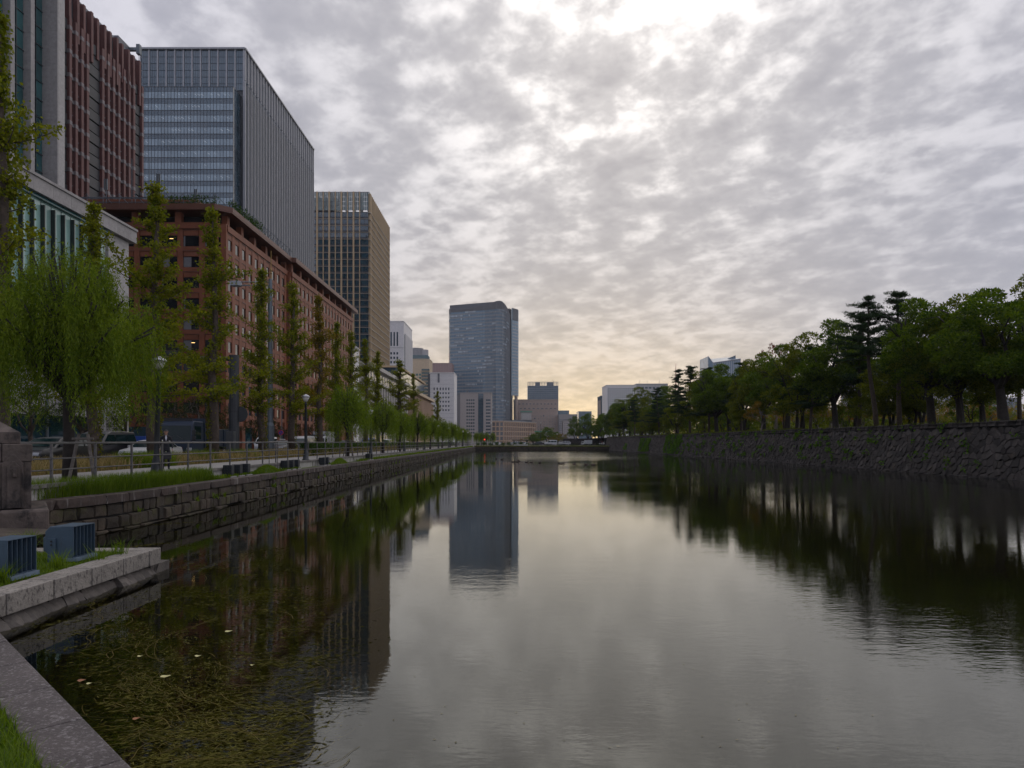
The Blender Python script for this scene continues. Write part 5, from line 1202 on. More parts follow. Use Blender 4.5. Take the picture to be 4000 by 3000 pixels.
# the park wood far behind the rampart, one unbroken mass of foliage
rgw = np.random.default_rng(501); C, A = [], []
for k in range(420):
    dd = rgw.uniform(120, 330); xx = rgw.uniform(2420, 4300); c = np.array(((xx - HX) / F * dd, dd, WH + rgw.uniform(.5, 6.2) * dd / 200)); cr = rgw.uniform(1.6, 3.2) * dd / 200
    dv = rgw.normal(size=(170, 3)); dv /= np.linalg.norm(dv, axis=1, keepdims=True); C.append(c + dv * cr * rgw.uniform(.5, 1, (170, 1)) * (1.3, 1.3, .8)); A.append(dv + rgw.normal(size=(170, 3)) * .6)
C = np.concatenate(C); C[:, 2] = np.maximum(C[:, 2], WH + .1); C = C; A = np.concatenate(A); kk = C[:, 0] > wallX(0) + 12
o = link('far_wood', leaf_mesh('far_wood', rgw, C[kk], A[kk], .75, .5, L_camphor2)); o['kind'] = 'stuff'; o['label'] = 'dark wood far behind the rampart trees'; o['category'] = 'wood'
# far end trees
FV = broad_meshes(130, 11, 4.6, L_camphor, 60, 230, .34, M_bark_d, .16, .85)
for i, (x, yt, d_, wsc) in enumerate(((2250, 1632, 272, 1.0), (2300, 1622, 276, 1.1), (2352, 1622, 274, 1.0), (2330, 1640, 268, .9), (2395, 1615, 282, 1.0), (2100, 1690, 300, 1.05), (2140, 1672, 305, 1.1), (2085, 1700, 296, .8), (2175, 1690, 330, .9))):
    H = CH + (HY - yt) * d_ / F - ROADZ; plant('round_tree', tuple(zip(('trunk', 'crown'), FV)), (W(x, 0, d_).x, d_, ROADZ), (wsc, wsc, H / 10.6), i, ('dense round dark tree beyond the far lawn, ' + ('at the left end of the dark clump', 'second in the dark clump', 'tallest of the dark clump', 'front one in the dark clump', 'at the right end of the dark clump', 'left of the round pair', 'taller of the round pair', 'low one beside the lawn lamps', 'behind the yellow trees')[i]), 'tree', 'round trees beyond the far lawn')
for i, (x, yt, d_, lm) in enumerate(((2120, 1712, 262, L_yg), (2038, 1712, 262, L_autumn), (2060, 1710, 266, L_yg), (2150, 1704, 270, L_autumn), (2165, 1702, 264, L_yg), (2195, 1690, 275, L_autumn), (2208, 1698, 270, L_yg), (2145, 1722, 256, L_yg), (1965, 1725, 250, L_yg), (2375, 1608, 300, L_orange))):
    H = CH + (HY - yt) * d_ / F - ROADZ; s = H / 4.9; plant('autumn_tree', tuple(zip(('trunk', 'crown'), AV[i % 2])), (W(x, 0, d_).x, d_, ROADZ), (min(s, 1.0), min(s, 1.0), s), i, 'small yellowing tree beyond the far lawn, %s counted from the brick podium side' % ordinal(i), 'tree', 'yellowing trees beyond the far lawn', lm)
BM = bush_mesh(140, 1.3, 1.3, L_hedge, 900, .16)
for i in range(9):
    x = 1868 + i * 24; d_ = YEND + 6
    plant('round_bush', (('foliage', BM),), (W(x, 0, d_).x, d_, ROADZ + .1), (.9 + .3 * (i % 3), .9, .75 + .25 * (i % 2)), i, 'clipped dark bush at the far corner of the moat, %s from the left' % ordinal(i), 'bush', 'clipped bushes on the far bank')
YT = [willow_meshes(150, 6.0, 1.7, 420, .30, .08, L_willow2, .2, .6)]
for i, (x, d_) in enumerate(((1862, 236), (1880, 240), (1900, 244), (1925, 246))):
    plant('willow_tree', tuple(zip(('trunk', 'crown'), YT[0])), (W(x, 0, d_).x, d_, ROADZ), .85, i, 'far willow at the corner of the far bank, %s from the left' % ordinal(i), 'tree', 'willows at the far corner')
# low hedges on the far lawn
for i in range(6):
    hd = thing('low_hedge', 'low dark hedge strip on the far lawn, %s from the left' % ordinal(i), 'hedge', (W(2090 + i * 51, 0, YEND + 3).x, YEND + 3, ROADZ + .1), 0, 'hedge strips on the far lawn')
    rg = np.random.default_rng(200 + i); C = rg.uniform((-1.5, -.4, 0), (1.5, .4, .55), (500, 3)); link('foliage', leaf_mesh('foliage', rg, C, rg.normal(size=C.shape), .16, .08, L_dark), hd)
# hedge along the walkway further on
hd = thing('long_hedge', 'long clipped green hedge between walkway and road', 'hedge', (-17.6, 110, WALKZ))
rg = np.random.default_rng(220); n = 26000; yy = 58 + 150 * rg.uniform(0, 1, n) ** 1.7
C = np.stack([rg.uniform(-18.2, -16.95, n), yy, WALKZ + 1.05 * rg.uniform(0, 1, n) ** .6], 1); link('foliage', leaf_mesh('foliage', rg, C, rg.normal(size=C.shape) + (.5, 0, .3), .13, .07, L_hedge), hd, True)
# shrubs across the road beside the blue truck
for i, (X, d_) in enumerate(((-36.6, 80), (-36.5, 84), (-36.6, 88), (-36.5, 99), (-36.6, 103), (-36.5, 108))):
    plant('round_bush', (('foliage', BM),), (X, d_, WALKZ), 1.0, i, 'clipped shrub on the far pavement by the brown block, %s from the left' % ordinal(i), 'bush', 'shrubs on the far pavement')

# grasses: uncountable blades, each field one object
def blades(name, label, rg, pts, hgt, wid, bend, lm, cat='grass'):
    n = len(pts); a = rg.uniform(0, 2 * math.pi, n); d = np.stack([np.cos(a), np.sin(a), np.zeros(n)], 1); s = np.stack([-np.sin(a), np.cos(a), np.zeros(n)], 1)
    h = (hgt * rg.uniform(.45, 1.15, n))[:, None]; b = (bend * rg.uniform(.1, 1.2, n))[:, None] * h; w = (np.ones(n) * wid * rg.uniform(.6, 1.2, n))[:, None]; z = np.array((0, 0, 1.))
    V = np.empty((n, 6, 3)); m = pts + z * h * .6 + d * b * .35; t = pts + z * h + d * b
    V[:, 0] = pts - s * w * .5; V[:, 1] = pts + s * w * .5; V[:, 2] = m + s * w * .4; V[:, 3] = m - s * w * .4; V[:, 4] = t + s * w * .06; V[:, 5] = t - s * w * .06
    i = np.arange(n)[:, None] * 6; Q = np.concatenate([i + np.array((0, 1, 2, 3)), i + np.array((3, 2, 4, 5))])
    o = link(name, np_mesh(name, V.reshape(-1, 3), Q, lm)); o['kind'] = 'stuff'; o['label'] = label; o['category'] = cat; return o
rg = np.random.default_rng(300)
def patchy(rg, n, f):                                   # rejection by clumps
    P_ = f(n * 2); k = np.sin(P_[:, 0] * 3.1 + 1.3) * np.sin(P_[:, 1] * 2.3) + np.sin(P_[:, 0] * 7.7 + P_[:, 1] * 5.1) * .5 + rg.normal(size=len(P_)) * .5
    return P_[k > -.1][:n]
# tall green grass on the ledge below the railing
n = 15000; yy = 17.2 + 11.5 * rg.uniform(0, 1, n) ** 1.2; xx = np.array([bankX(y) for y in yy]) - .42 - rg.uniform(0, 1, n) * np.minimum(.75, .2 + (yy - 17) * .3)
blades('tall_grass', 'tall green grass below the railing beside the big willow', rg, np.stack([xx, yy, np.full(n, 1.08)], 1), .56, .016, .55, L_grass)
n = 9000; yy = 28 + 190 * rg.uniform(0, 1, n) ** 1.8; xx = BKX - .42 - rg.uniform(0, 1, n) ** 1.5 * .5; kk = (np.sin(yy * .55) + np.sin(yy * .21 + 1) > -.3) | (yy > 70)
blades('ledge_grass', 'short bright grass on the quay ledge by the floodlights', rg, np.stack([xx, yy, np.full(n, 1.08)], 1)[kk], .16 + .0012 * yy[kk], .03 + .0004 * yy[kk], .7, L_grass)
for j, (d_, lab) in enumerate(((35.5, 'grassy mound between the two near floodlight groups'), (50.5, 'grassy mound beyond the pair of floodlights'))):
    m = MB(); nn = 10
    for a in range(nn):
        for r_ in (1.0, .6, .25): m.v.append((-12.75 + .42 * r_ * math.cos(a * .628), d_ + 1.6 * r_ * math.sin(a * .628), 1.08 + .36 * (1 - r_ ** 1.5)))
    for a in range(nn):
        for k in (0, 1): m.f.append((a*3 + k, ((a+1) % nn)*3 + k, ((a+1) % nn)*3 + k + 1, a*3 + k + 1)); m.mi.append(0)
    m.f.append(tuple(a * 3 + 2 for a in range(nn))); m.mi.append(0)
    o = m.build('grass_mound', M_turf); structure(o)
    n = 2200; a = rg.uniform(0, 6.28, n); r_ = rg.uniform(0, 1, n) ** .5; pp = np.stack([-12.75 + .42 * r_ * np.cos(a), d_ + 1.6 * r_ * np.sin(a), 1.08 + .36 * (1 - r_ ** 1.5)], 1)
    blades('mound_grass', 'bright short grass on the ' + lab, rg, pp, .12, .02, .8, L_grass)
# dry grass in the planting bed with green clumps
n = 30000; yy = 14 + 90 * rg.uniform(0, 1, n) ** 1.5; xx = rg.uniform(-21.1, -17.0, n); sel = rg.uniform(size=n) < .9
blades('dry_grass', 'straw coloured dry grass in the bed along the walkway', rg, np.stack([xx, yy, np.full(n, 1.47)], 1)[sel], .50 + .003 * yy[sel], .02 + .0004 * yy[sel], .8, L_dry)
blades('bed_weeds', 'green weeds among the dry grass in the roadside bed', rg, np.stack([xx, yy, np.full(n, 1.47)], 1)[~sel], .42, .03, .6, L_grass)
gc = []
for (X, d_, r_, m) in ((-17.6, 32.0, .8, 1500), (-17.6, 34.2, .7, 900), (-18.2, 40, .8, 900), (-18.5, 47, 1, 900)):
    a = rg.uniform(0, 6.28, m); q = r_ * rg.uniform(0, 1, m) ** .5; gc.append(np.stack([X + q * np.cos(a), d_ + q * np.sin(a), np.full(m, 1.47)], 1))
blades('pampas_clump', 'long arching green grass clumps behind the walking man', rg, np.concatenate(gc), .75, .022, 1.1, L_grass)
# grass on the landing and in the bottom left corner
def tri(n, a, b, c):
    u, v = rg.uniform(size=n), rg.uniform(size=n); f_ = u + v > 1; u[f_], v[f_] = 1 - u[f_], 1 - v[f_]; a, b, c = map(np.array, (a, b, c)); return a + u[:, None] * (b - a) + v[:, None] * (c - a)
z = PZ - .05
nrm = np.array((-.699, -.715))
A_ = np.array((-1.2, 3.27)) + nrm * .42; B_ = np.array((-7.26, 9.19)) + nrm * .40
pp = np.concatenate([tri(26000, (*A_, z), (*B_, z), (*(A_ + nrm * 2.2), z)), tri(14000, (*B_, z), (*(A_ + nrm * 2.2), z), (*(B_ + nrm * 2.2), z))])
blades('lawn_grass', 'bright green grass in the bottom left corner', rg, pp, .13, .009, .9, L_grass)
pp = np.concatenate([tri(5000, (-7.74, 9.4, z), (-7.74, 13.6, z), (-9.3, 13.6, z)), tri(5000, (-7.74, 9.4, z), (-9.3, 13.6, z), (-9.6, 9.4, z)), tri(2500, (-9.3, 13.6, z), (-9.6, 9.4, z), (-11.5, 13.6, z))])
blades('landing_grass', 'short patchy grass on the landing around the floodlights', rg, pp, .10, .010, .9, L_grass)
tf = []
for (X, d_, m) in ((-7.95, 10.62, 160), (-7.9, 11.9, 90), (-8.9, 13.3, 140), (-10.6, 13.2, 160), (-7.65, 13.3, 50), (-7.7, 12.7, 40), (-9.9, 13.7, 90), (-10.1, 14.3, 120), (-9.0, 11.0, 100)):
    tf.append(np.stack([X + rg.normal(0, .06, m), d_ + rg.normal(0, .06, m), np.full(m, PZ - .04)], 1))
blades('grass_tuft', 'longer grass tufts beside the blue floodlights', rg, np.concatenate(tf), .36, .012, 1.1, L_grass)
# grass fringe and creepers on the rampart
fr = Fr((wallX(236), 236), (wallX(24), 24))
n = 12000; uu = fr.len * rg.uniform(0, 1, n); base = np.array(fr.o)[None] + np.outer(uu, np.array(fr.u)) + np.outer(-(.95 + rg.uniform(.0, .5, n)), np.array(fr.n)); base[:, 2] = WH - .03
far_ = base[:, 1] > 85
blades('rampart_fringe', 'grass fringe along the top of the rampart', rg, base[far_ | (rg.uniform(size=n) < .15)], .28, .06, .7, leafmat('fringe_blade', (.05, .075, .014), (.11, .12, .025)))
def creeper(name, label, patches):
    C, A = [], []
    for (y0, y1, z0, z1, m, sd) in patches:
        r_ = np.random.default_rng(sd); yy = r_.uniform(y0, y1, m); zz = r_.uniform(z0, z1, m)
        k = np.sin(yy * 1.9 + sd) * np.sin(zz * 2.7 + sd) + np.sin(yy * .7 + zz * 1.3) * .6 + r_.normal(size=m) * .45; yy, zz = yy[k > -.15], zz[k > -.15]
        dpt = .10 + r_.uniform(0, .2, len(yy))
        for y_, z_, q in zip(yy, zz, dpt):
            p_ = wpt(0, z_, q, fr); C.append((wallX(y_) + fr.n.x * (q - .95 * z_ / WH), y_, z_))
        A.append(r_.normal(size=(len(yy), 3)) + (-.4, -.3, -.3))
    o = link(name, leaf_mesh(name, np.random.default_rng(5), np.array(C), np.concatenate(A), .22, .18, L_ivy)); o['kind'] = 'stuff'; o['label'] = label; o['category'] = 'creeper'
creeper('creeper', 'bright green creeper hanging in two patches on the far rampart', [(138, 151, .3, 4.2, 6500, 1), (166, 178, .3, 3.6, 4500, 2), (195, 200, .5, 2.2, 500, 3)])
qt = []
for k in range(46):
    y_ = 22 + 120 * rnd.random() ** 1.6; m = 14; zz = rnd.choice((.84, .84, .45, .45, .06)); qt.append(np.stack([BKX + .06 + rg.normal(0, .03, m) + (.05 if zz < .6 else 0), y_ + rg.normal(0, .10, m), zz + rg.normal(0, .03, m)], 1))
blades('quay_weed', 'small weeds rooted in the joints of the quay wall', rg, np.concatenate(qt), .20, .03, 1.2, L_grass, 'weed')
pt = []
for k in range(210):
    y_ = 46 + 95 * rnd.random() ** .9; z_ = rnd.uniform(.35, 4.1); h = .22 + .25 * rnd.random(); pt.append((y_ - h, y_ + h, z_ - h * .6, z_ + h * .6, 16 if y_ < 75 else 26, 1000 + k))
o = creeper('wall_fern', 'small fern tufts rooted in the joints of the rampart', pt)

# water weed, floating strands and fallen leaves
rg = np.random.default_rng(400); V, Q = [], []
def flow(x, y): return .35 + 1.5 * math.sin(x * .9 + 1.2 * math.sin(y * .55 + .5)) * math.cos(y * .5 + .4 * x) + .5 * math.sin(x * 2.3 + y * 1.7)
ns = 0
def weed_spot():                                       # photo rows and columns where weed shows, laid onto the water level
    yy = 2030 + 990 * rg.uniform() ** .75; xx = rg.uniform(150 + max(0, yy - 2430) * .66, 1010 + 260 * math.sin((yy - 2000) / 330)); d_ = gd(yy, 0); return W(xx, yy, d_).x, d_
while ns < 300:
    xr_, y = weed_spot()
    if xr_ < -7.15 or xr_ + y < 2.3: continue
    dens = math.sin(xr_ * 1.7 + 2) * math.sin(y * 1.1) + math.sin(xr_ * .6 + y * .8) * .6
    if dens < rg.uniform(-1.2, .6): continue
    L_ = rg.uniform(.25, 1.3) * min(1.3, y / 8); n = int(L_ / .05) + 3; p = np.array((xr_, y)); pts_ = []; th0 = rg.normal(0, .7)
    for k in range(n):
        pts_.append(p.copy()); th = flow(p[0], p[1]) * 1.25 + th0 + .3 * math.sin(k * .5 + ns); p = p + .05 * np.array((math.cos(th), math.sin(th) * .85))
    pts_ = np.array(pts_)
    if (pts_[:, 0] < -7.2).any() or (pts_[:, 0] + pts_[:, 1] < 2.15).any(): continue
    tg = np.gradient(pts_, axis=0); nn = np.stack([-tg[:, 1], tg[:, 0]], 1); nn /= np.linalg.norm(nn, axis=1, keepdims=True) + 1e-9; w = rg.uniform(.0016, .0042)
    zz = .006 + .004 * rg.uniform() - np.abs(np.sin(np.linspace(0, rg.uniform(2, 9), n) + rg.uniform(0, 6))) * rg.uniform(0, .03); b = sum(len(v) for v in V)
    V.append(np.concatenate([np.column_stack([pts_ + nn * w, zz]), np.column_stack([pts_ - nn * w, zz])])); Q += [(b + i, b + i + 1, b + n + i + 1, b + n + i) for i in range(n - 1)]; ns += 1
for (cx_, cy_, ra, rb, m_) in ((870, 2475, .62, .9, 12), (640, 2640, .45, .7, 12), (1060, 2630, .5, .5, 12), (430, 2560, .4, .6, 9), (760, 2900, .38, .35, 10), (560, 2740, .5, .5, 10), (900, 2950, .4, .3, 8), (1000, 2800, .5, .4, 10), (700, 2300, .5, 1.0, 8)):
    d_ = gd(cy_, 0); cc = W(cx_, cy_, d_)
    for k in range(m_):
        a0 = rg.uniform(0, 6.28); sw_ = rg.uniform(.7, 2.6); n = int(10 + sw_ * 8); t_ = np.linspace(a0, a0 + sw_, n); rr_ = rg.normal(1, .32) + .16 * np.sin(t_ * 2.3 + rg.uniform(0, 6)) + np.linspace(0, rg.uniform(-.6, .8), n)
        pts_ = np.stack([cc.x + ra * rr_ * np.cos(t_), cc.y + rb * rr_ * np.sin(t_)], 1)
        if (pts_[:, 0] < -7.2).any() or (pts_[:, 0] + pts_[:, 1] < 2.15).any(): continue
        tg = np.gradient(pts_, axis=0); nn = np.stack([-tg[:, 1], tg[:, 0]], 1); nn /= np.linalg.norm(nn, axis=1, keepdims=True) + 1e-9; w = rg.uniform(.0016, .0045)
        zz = .006 + .004 * rg.uniform() - np.abs(np.sin(np.linspace(0, rg.uniform(2, 9), n) + rg.uniform(0, 6))) * rg.uniform(0, .02); b = sum(len(v) for v in V)
        V.append(np.concatenate([np.column_stack([pts_ + nn * w, zz]), np.column_stack([pts_ - nn * w, zz])])); Q += [(b + i, b + i + 1, b + n + i + 1, b + n + i) for i in range(n - 1)]
o = link('water_weed', np_mesh('water_weed', np.concatenate(V), np.array(Q), L_weed)); o['kind'] = 'stuff'; o['label'] = 'long brown strands of water weed floating near the landing'; o['category'] = 'water weed'
Cl, Al = [], []
for k in range(400):                                    # drifting mats: elongated clumps of fine weed just under the surface
    x, y = weed_spot()
    th = flow(x, y) * .8; m = int(rg.uniform(60, 240)); sg = rg.uniform(.10, .34) * min(1.4, y / 8); e = rg.normal(size=(m, 2)) * np.array((sg, sg * .32))
    px_ = x + e[:, 0] * math.cos(th) - e[:, 1] * math.sin(th); py_ = y + e[:, 0] * math.sin(th) + e[:, 1] * math.cos(th)
    ok = (px_ > np.where(py_ < 14.4, -7.2, -11.8)) & (px_ + py_ > 2.3) & (py_ > 4.6)
    Cl.append(np.stack([px_, py_, np.where(rg.uniform(size=m) < .16, .004, -.006 - .14 * rg.uniform(0, 1, m) ** 2.5)], 1)[ok]); tt = th + rg.normal(0, .6, m)
    Al.append(np.stack([np.cos(tt), np.sin(tt), np.zeros(m)], 1)[ok])
C = np.concatenate(Cl); A = np.concatenate(Al)
o = link('submerged_weed', leaf_mesh('submerged_weed', rg, C, A, rg.uniform(.03, .11, len(C)), .010, leafmat('submerged_weed', (.045, .046, .008), (.145, .13, .024), .1))); o['kind'] = 'stuff'; o['label'] = 'submerged brown green weed beds in the near water'; o['category'] = 'water weed'
n = 420; y = 6 + 60 * rg.uniform(0, 1, n) ** 1.7; x = rg.uniform(-.3, .55, n) * y; x = np.where(rg.uniform(size=n) < .4, -11.5 + rg.uniform(0, 4, n), x); y = np.where(x < -7, 16 + 22 * rg.uniform(size=n), y); kk = (x > -11.9)
C = np.stack([x, y, np.full(n, .006)], 1)[kk]; A = np.stack([rg.normal(size=len(C)), rg.normal(size=len(C)) * .6, np.zeros(len(C))], 1)
V_, Q_ = leaf_arrays(rg, C, A, .035, .014); V_[:, 2] = .006
o = link('floating_debris', np_mesh('floating_debris', V_, Q_, leafmat('debris', (.10, .085, .03), (.25, .21, .10), .1))); o['kind'] = 'stuff'; o['label'] = 'scattered leaf debris floating on the moat'; o['category'] = 'debris'
M_yl = mat('yellow_leaf', (.50, .46, .20), .7, .1); M_bl = mat('brown_leaf', (.28, .12, .05), .7, .1)
def leaf_at(i, x, y, c, r_):
    m = MB(); k = 9
    prof = [(math.cos(t) * r_ * (1 + .25 * math.cos(3 * t)), math.sin(t) * r_ * .8 * (1 + .2 * math.sin(2 * t + i))) for t in np.linspace(0, 2 * math.pi, k, endpoint=False)]
    d_ = gd(y, 0); p_ = W(x, y, d_)
    m.add([(a, b, .012 + .012 * abs(a) / r_) for a, b in prof] + [(0, 0, .014)], [(j, (j + 1) % k, k) for j in range(k)])
    return m, p_
for i, (x, y, c, r_, lab) in enumerate(((892, 2470, 0, .05, 'pale leaf floating inside the ring of weed'), (645, 2647, 0, .055, 'large pale leaf floating in front of the dark reflection'), (546, 2568, 0, .035, 'small pale leaf floating below the granite reflection'),
        (772, 2567, 0, .04, 'pale leaf floating right of centre among the weed'), (318, 2663, 1, .045, 'brown leaf floating near the dark kerb'), (348, 2675, 0, .03, 'tiny green leaf floating beside the brown leaf'), (532, 2813, 1, .035, 'brown leaf floating lowest in the near weed'), (985, 2603, 0, .025, 'tiny yellow leaf floating on the grey tower reflection'))):
    m, p_ = leaf_at(i, x, y, c, r_); o = m.build('fallen_leaf', M_bl if c else M_yl, world=False); o.location = p_; o.location.z = 0.0; tag(o, lab, 'leaf', 'leaves floating on the moat')
# ------------------------------------------------------------------ street furniture and objects
# railing along the walkway
rl = thing('railing', 'grey steel railing with three rails along the walkway', 'railing', (-13.12, 30, WALKZ))
RX = -13.12
sec = [(17.4, 35.4, RX), (36.6, 222, RX - .25)]
pm = MB().box(-.5, .5, -.5, .5, -.5, .5).mesh('post', M_rail)
posts = []
for a, b, X in sec:
    y = a
    while y < b: posts.append(Matrix.Translation((X, y, WALKZ + .58)) @ Matrix.Diagonal((.06, .06, 1.16, 1))); y += 2.05
emit(rl, 'post', posts, M_rail, 110, 1.5)
for a, b, X in sec:
    for zz, r_ in ((1.17, .034), (.72, .022), (.40, .022)):
        MB().tube([(X, a - .6, WALKZ + zz), (X, b, WALKZ + zz)], r_, 6).build('rail', M_rail, rl)
for zz in (1.17, .72, .40): MB().tube([(RX, 35.4, WALKZ + zz), (RX + .35, 35.9, WALKZ + zz + .03), (RX + .35, 37.2, WALKZ + zz + .03)], .024, 6).build('gate_rail', M_rail, rl)
emit(rl, 'post', [Matrix.Translation((RX + .35, y, WALKZ + .3)) @ Matrix.Diagonal((.03, .03, 1.8, 1)) for y in (35.9, 37.2)], M_rail, 5, 1)

# walkway lamps
def lamp(loc, s, lab, tilt=0.0):
    t = thing('street_lamp', lab, 'street lamp', loc, 0, 'black lamps along the walkway'); t.rotation_euler = (0, tilt, 0)
    MB().lathe([(.24, 0), (.24, .06), (.19, .1), (.15, .45), (.115, .6), (.105, .62), (.10, .9), (.072, 3.62 * s), (.09, 3.64 * s), (.09, 3.72 * s), (.05, 3.74 * s), (.05, 3.8 * s)], n=12).build('post', M_post, t, False, True)
    MB().lathe([(.06, 3.8 * s), (.12, 3.84 * s), (.235, 4.1 * s)], n=12).build('shade', M_lampg, t, False, True)
    MB().lathe([(.27, 4.1 * s), (.27, 4.13 * s), (.20, 4.2 * s), (.07, 4.26 * s), (.02, 4.29 * s)], n=12).build('cap', M_rim, t, False, True)
ld_ = [25.6, 44.2, 64.5, 84.5, 104, 124, 144, 165, 186, 207]
for i, d_ in enumerate(ld_):
    lamp((-13.35, d_, WALKZ), 1.0 if i else 1.03, 'black walkway lamp with bowl shade, %s from the near end' % ordinal(i), R(1.6) if i == 0 else 0)

# LED floodlight groups on the quay ledge
M_led = mat('floodlight_black', (.018, .023, .028), .5, .1, 5)
def led_unit(parent, y, X, z):
    b = MB().box(X - .195, X + .195, y - .16, y + .16, z + .08, z + .50).build('housing', M_led, parent, bevel=.015)
    for k in range(9):
        MB().box(X - .12 + .12 * (k % 3) - .022, X - .12 + .12 * (k % 3) + .022, y - .185, y - .161, z + .17 + .13 * (k // 3) - .022, z + .17 + .13 * (k // 3) + .022).build('bolt', M_dark, b)
    MB().box(X - .16, X + .16, y - .05, y + .05, z, z + .095).build('bracket', M_dark, parent)
M_blk = mat('concrete_block', (.30, .29, .27), .85, .15, 3)
def led_group(X, d_, n, lab):
    t = thing('floodlight_group', lab, 'floodlight', (X, d_, 1.1), 0, 'black floodlights on the quay ledge')
    for k in range(n):
        y = d_ + k * .95 - .475 * (n - 1)
        MB().box(X - .24, X + .24, y - .3, y + .3, 1.04, 1.16).build('plinth_block', M_blk, t)
        led_unit(t, y, X, 1.16)
led_group(-12.72, 31.6, 3, 'three black floodlights side by side nearest on the quay ledge')
led_group(-12.72, 39.2, 3, 'three black floodlights in the middle of the quay ledge')
led_group(-12.66, 46.0, 2, 'pair of black floodlights past the middle group')
led_group(-12.66, 60.5, 2, 'farthest small pair of black floodlights on the quay ledge')

# big blue floodlights on the landing
def big_flood(loc, s, rz, lab):
    t = thing('blue_floodlight', lab, 'floodlight', loc, rz, 'blue grey floodlights on the landing'); t.scale = (s, s, s)
    # opening towards +x, box depth along x
    wy, h, dp, zb = .33, .62, .34, .12
    hs = MB(); pr = [(-dp, zb + .12), (-dp + .12, zb), (0, zb), (0, zb + h), (-dp + .10, zb + h), (-dp, zb + h - .10)]
    n = len(pr); hs.add([(a, -wy, b) for a, b in pr] + [(a, wy, b) for a, b in pr], [tuple(range(n))[::-1], tuple(range(n, 2*n))] + [(i, (i+1) % n, n + (i+1) % n, n + i) for i in (0, 3, 4, 5, 1)])
    hs.build('housing', M_bluegrey, t, False, bevel=.018)
    # visor ring around the opening with vertical louvres
    MB().box(0, .24, -wy, wy, zb + h - .012, zb + h).box(0, .24, -wy, wy, zb, zb + .012).box(0, .24, -wy, -wy + .012, zb + .012, zb + h - .012).box(0, .24, wy - .012, wy, zb + .012, zb + h - .012).build('visor', M_bluegrey, t, False)
    MB().box(.004, .01, -wy + .02, wy - .02, zb + .02, zb + h - .02).build('lens', G_navy, t, False)
    for k in range(5):
        y = -wy + (k + 1) * 2 * wy / 6; MB().box(.03, .235, y - .005, y + .005, zb + .014, zb + h - .014).build('louvre', M_bluegrey, t, False)
    for y in (-wy - .035, wy + .005): 
        b = MB().box(-.26, -.10, y, y + .03, 0, zb + h * .62).build('bracket', M_bluegrey, t, False)
        if y < 0:
            for q in (.0, .07): MB().tube([(-.18, y - .02, zb + h * .42 + q), (-.18, y, zb + h * .42 + q)], .018, 8).build('bolt', M_dark, b, False)
    MB().box(.02, .30, -wy, wy, zb - .075, zb - .004).build('foot_tray', mat('pale_steel', (.16, .21, .27), .4, .1, 4), t, False)
    MB().box(-.34, .05, -wy * .8, wy * .8, .0, .04).build('base', M_dark, t, False)
    MB().box(-dp - .16, -dp - .002, -wy * .5, wy * .7, zb + .1, zb + h * .62).build('ballast_box', M_bluegrey, t, False, bevel=.015)
big_flood((-8.1, 11.0, PZ - .04), .92, R(-3), 'nearer blue grey floodlight with vertical louvres at the left edge')
big_flood((-8.2, 12.75, PZ - .04), .92, R(-2), 'farther blue grey floodlight with vertical louvres on the landing')

# traffic signal gantry seen from behind
tg = thing('signal_gantry', 'dark thick post with signal arm reaching left over the road', 'traffic signal', (-19.9, 49, WALKZ))
X, d_ = -19.95, 49.0; zt = W(0, 1388, d_).z; za = W(0, 1402, d_).z
M_gan = mat('gantry_charcoal', (.03, .034, .038), .45, .15, 2)
MB().lathe([(.42, WALKZ - .1), (.42, WALKZ + .3), (.36, WALKZ + .35), (.33, zt - .1), (.35, zt - .1), (.35, zt)], (X, d_, 0), 14).build('post', M_gan, tg, smooth=False)
MB().lathe([(.345, W(0, 1612, d_).z), (.352, W(0, 1612, d_).z), (.352, W(0, 1604, d_).z), (.345, W(0, 1604, d_).z)], (X, d_, 0), 14).build('band', M_dark, tg)
MB().tube([(X, d_, za), (X - 3, d_, za + .03), (X - 8.6, d_, za + .06)], [.16, .14, .09], 8).tube([(X - .5, d_, za - .9), (X - 3.2, d_, za - .12)], .05, 6).build('arm', M_gan, tg)
for x0, x1, y0, y1 in ((536, 612, 1372, 1392), (640, 716, 1372, 1392), (556, 640, 1396, 1436), (724, 782, 1396, 1452), (700, 716, 1356, 1462)):
    a, b = W(x0, y1, d_), W(x1, y0, d_); MB().box(a.x, b.x, d_ - .30, d_ - .18, a.z, b.z).build('signal_back', M_dark, tg, bevel=.02)
a = W(938, 1618, d_); MB().tube([(a.x, d_ - .05, a.z), (a.x, d_, a.z)], .56, 20).build('round_sign', M_gan, tg)
a, b = W(888, 1745, d_ - .6), W(918, 1685, d_ - .6); MB().box(a.x, b.x, d_ - .85, d_ - .40, WALKZ + .02, b.z).build('cabinet', mat('cabinet_grey', (.05, .055, .06), .5), tg, bevel=.015)

# tall street light
sl = thing('street_light', 'tall grey street light with lamp arm reaching left over the road', 'street light', (-20.6, 58, WALKZ))
d_ = 58.0; X = W(1056, 0, d_).x; zt = W(0, 1090, d_).z
MB().lathe([(.34, WALKZ - .05), (.34, W(0, 1663, d_).z), (.24, W(0, 1650, d_).z), (.22, W(0, 1500, d_).z), (.16, zt)], (X, d_, 0), 8).build('pole', M_gal, sl)
z1, z2 = W(0, 1102, d_).z, W(0, 1116, d_).z
MB().tube([(X, d_, z1), (W(935, 0, d_).x, d_, z1 + .02)], .05, 6).tube([(X, d_, z2), (W(935, 0, d_).x, d_, z2 + .02)], .05, 6).tube([(W(1004, 0, d_).x, d_, z1), (W(1008, 0, d_).x, d_, z2 - .6), (W(1024, 0, d_).x, d_, z2 - 1.2), (X, d_, z2 - 1.4)], .03, 6).build('arm', M_gal, sl)
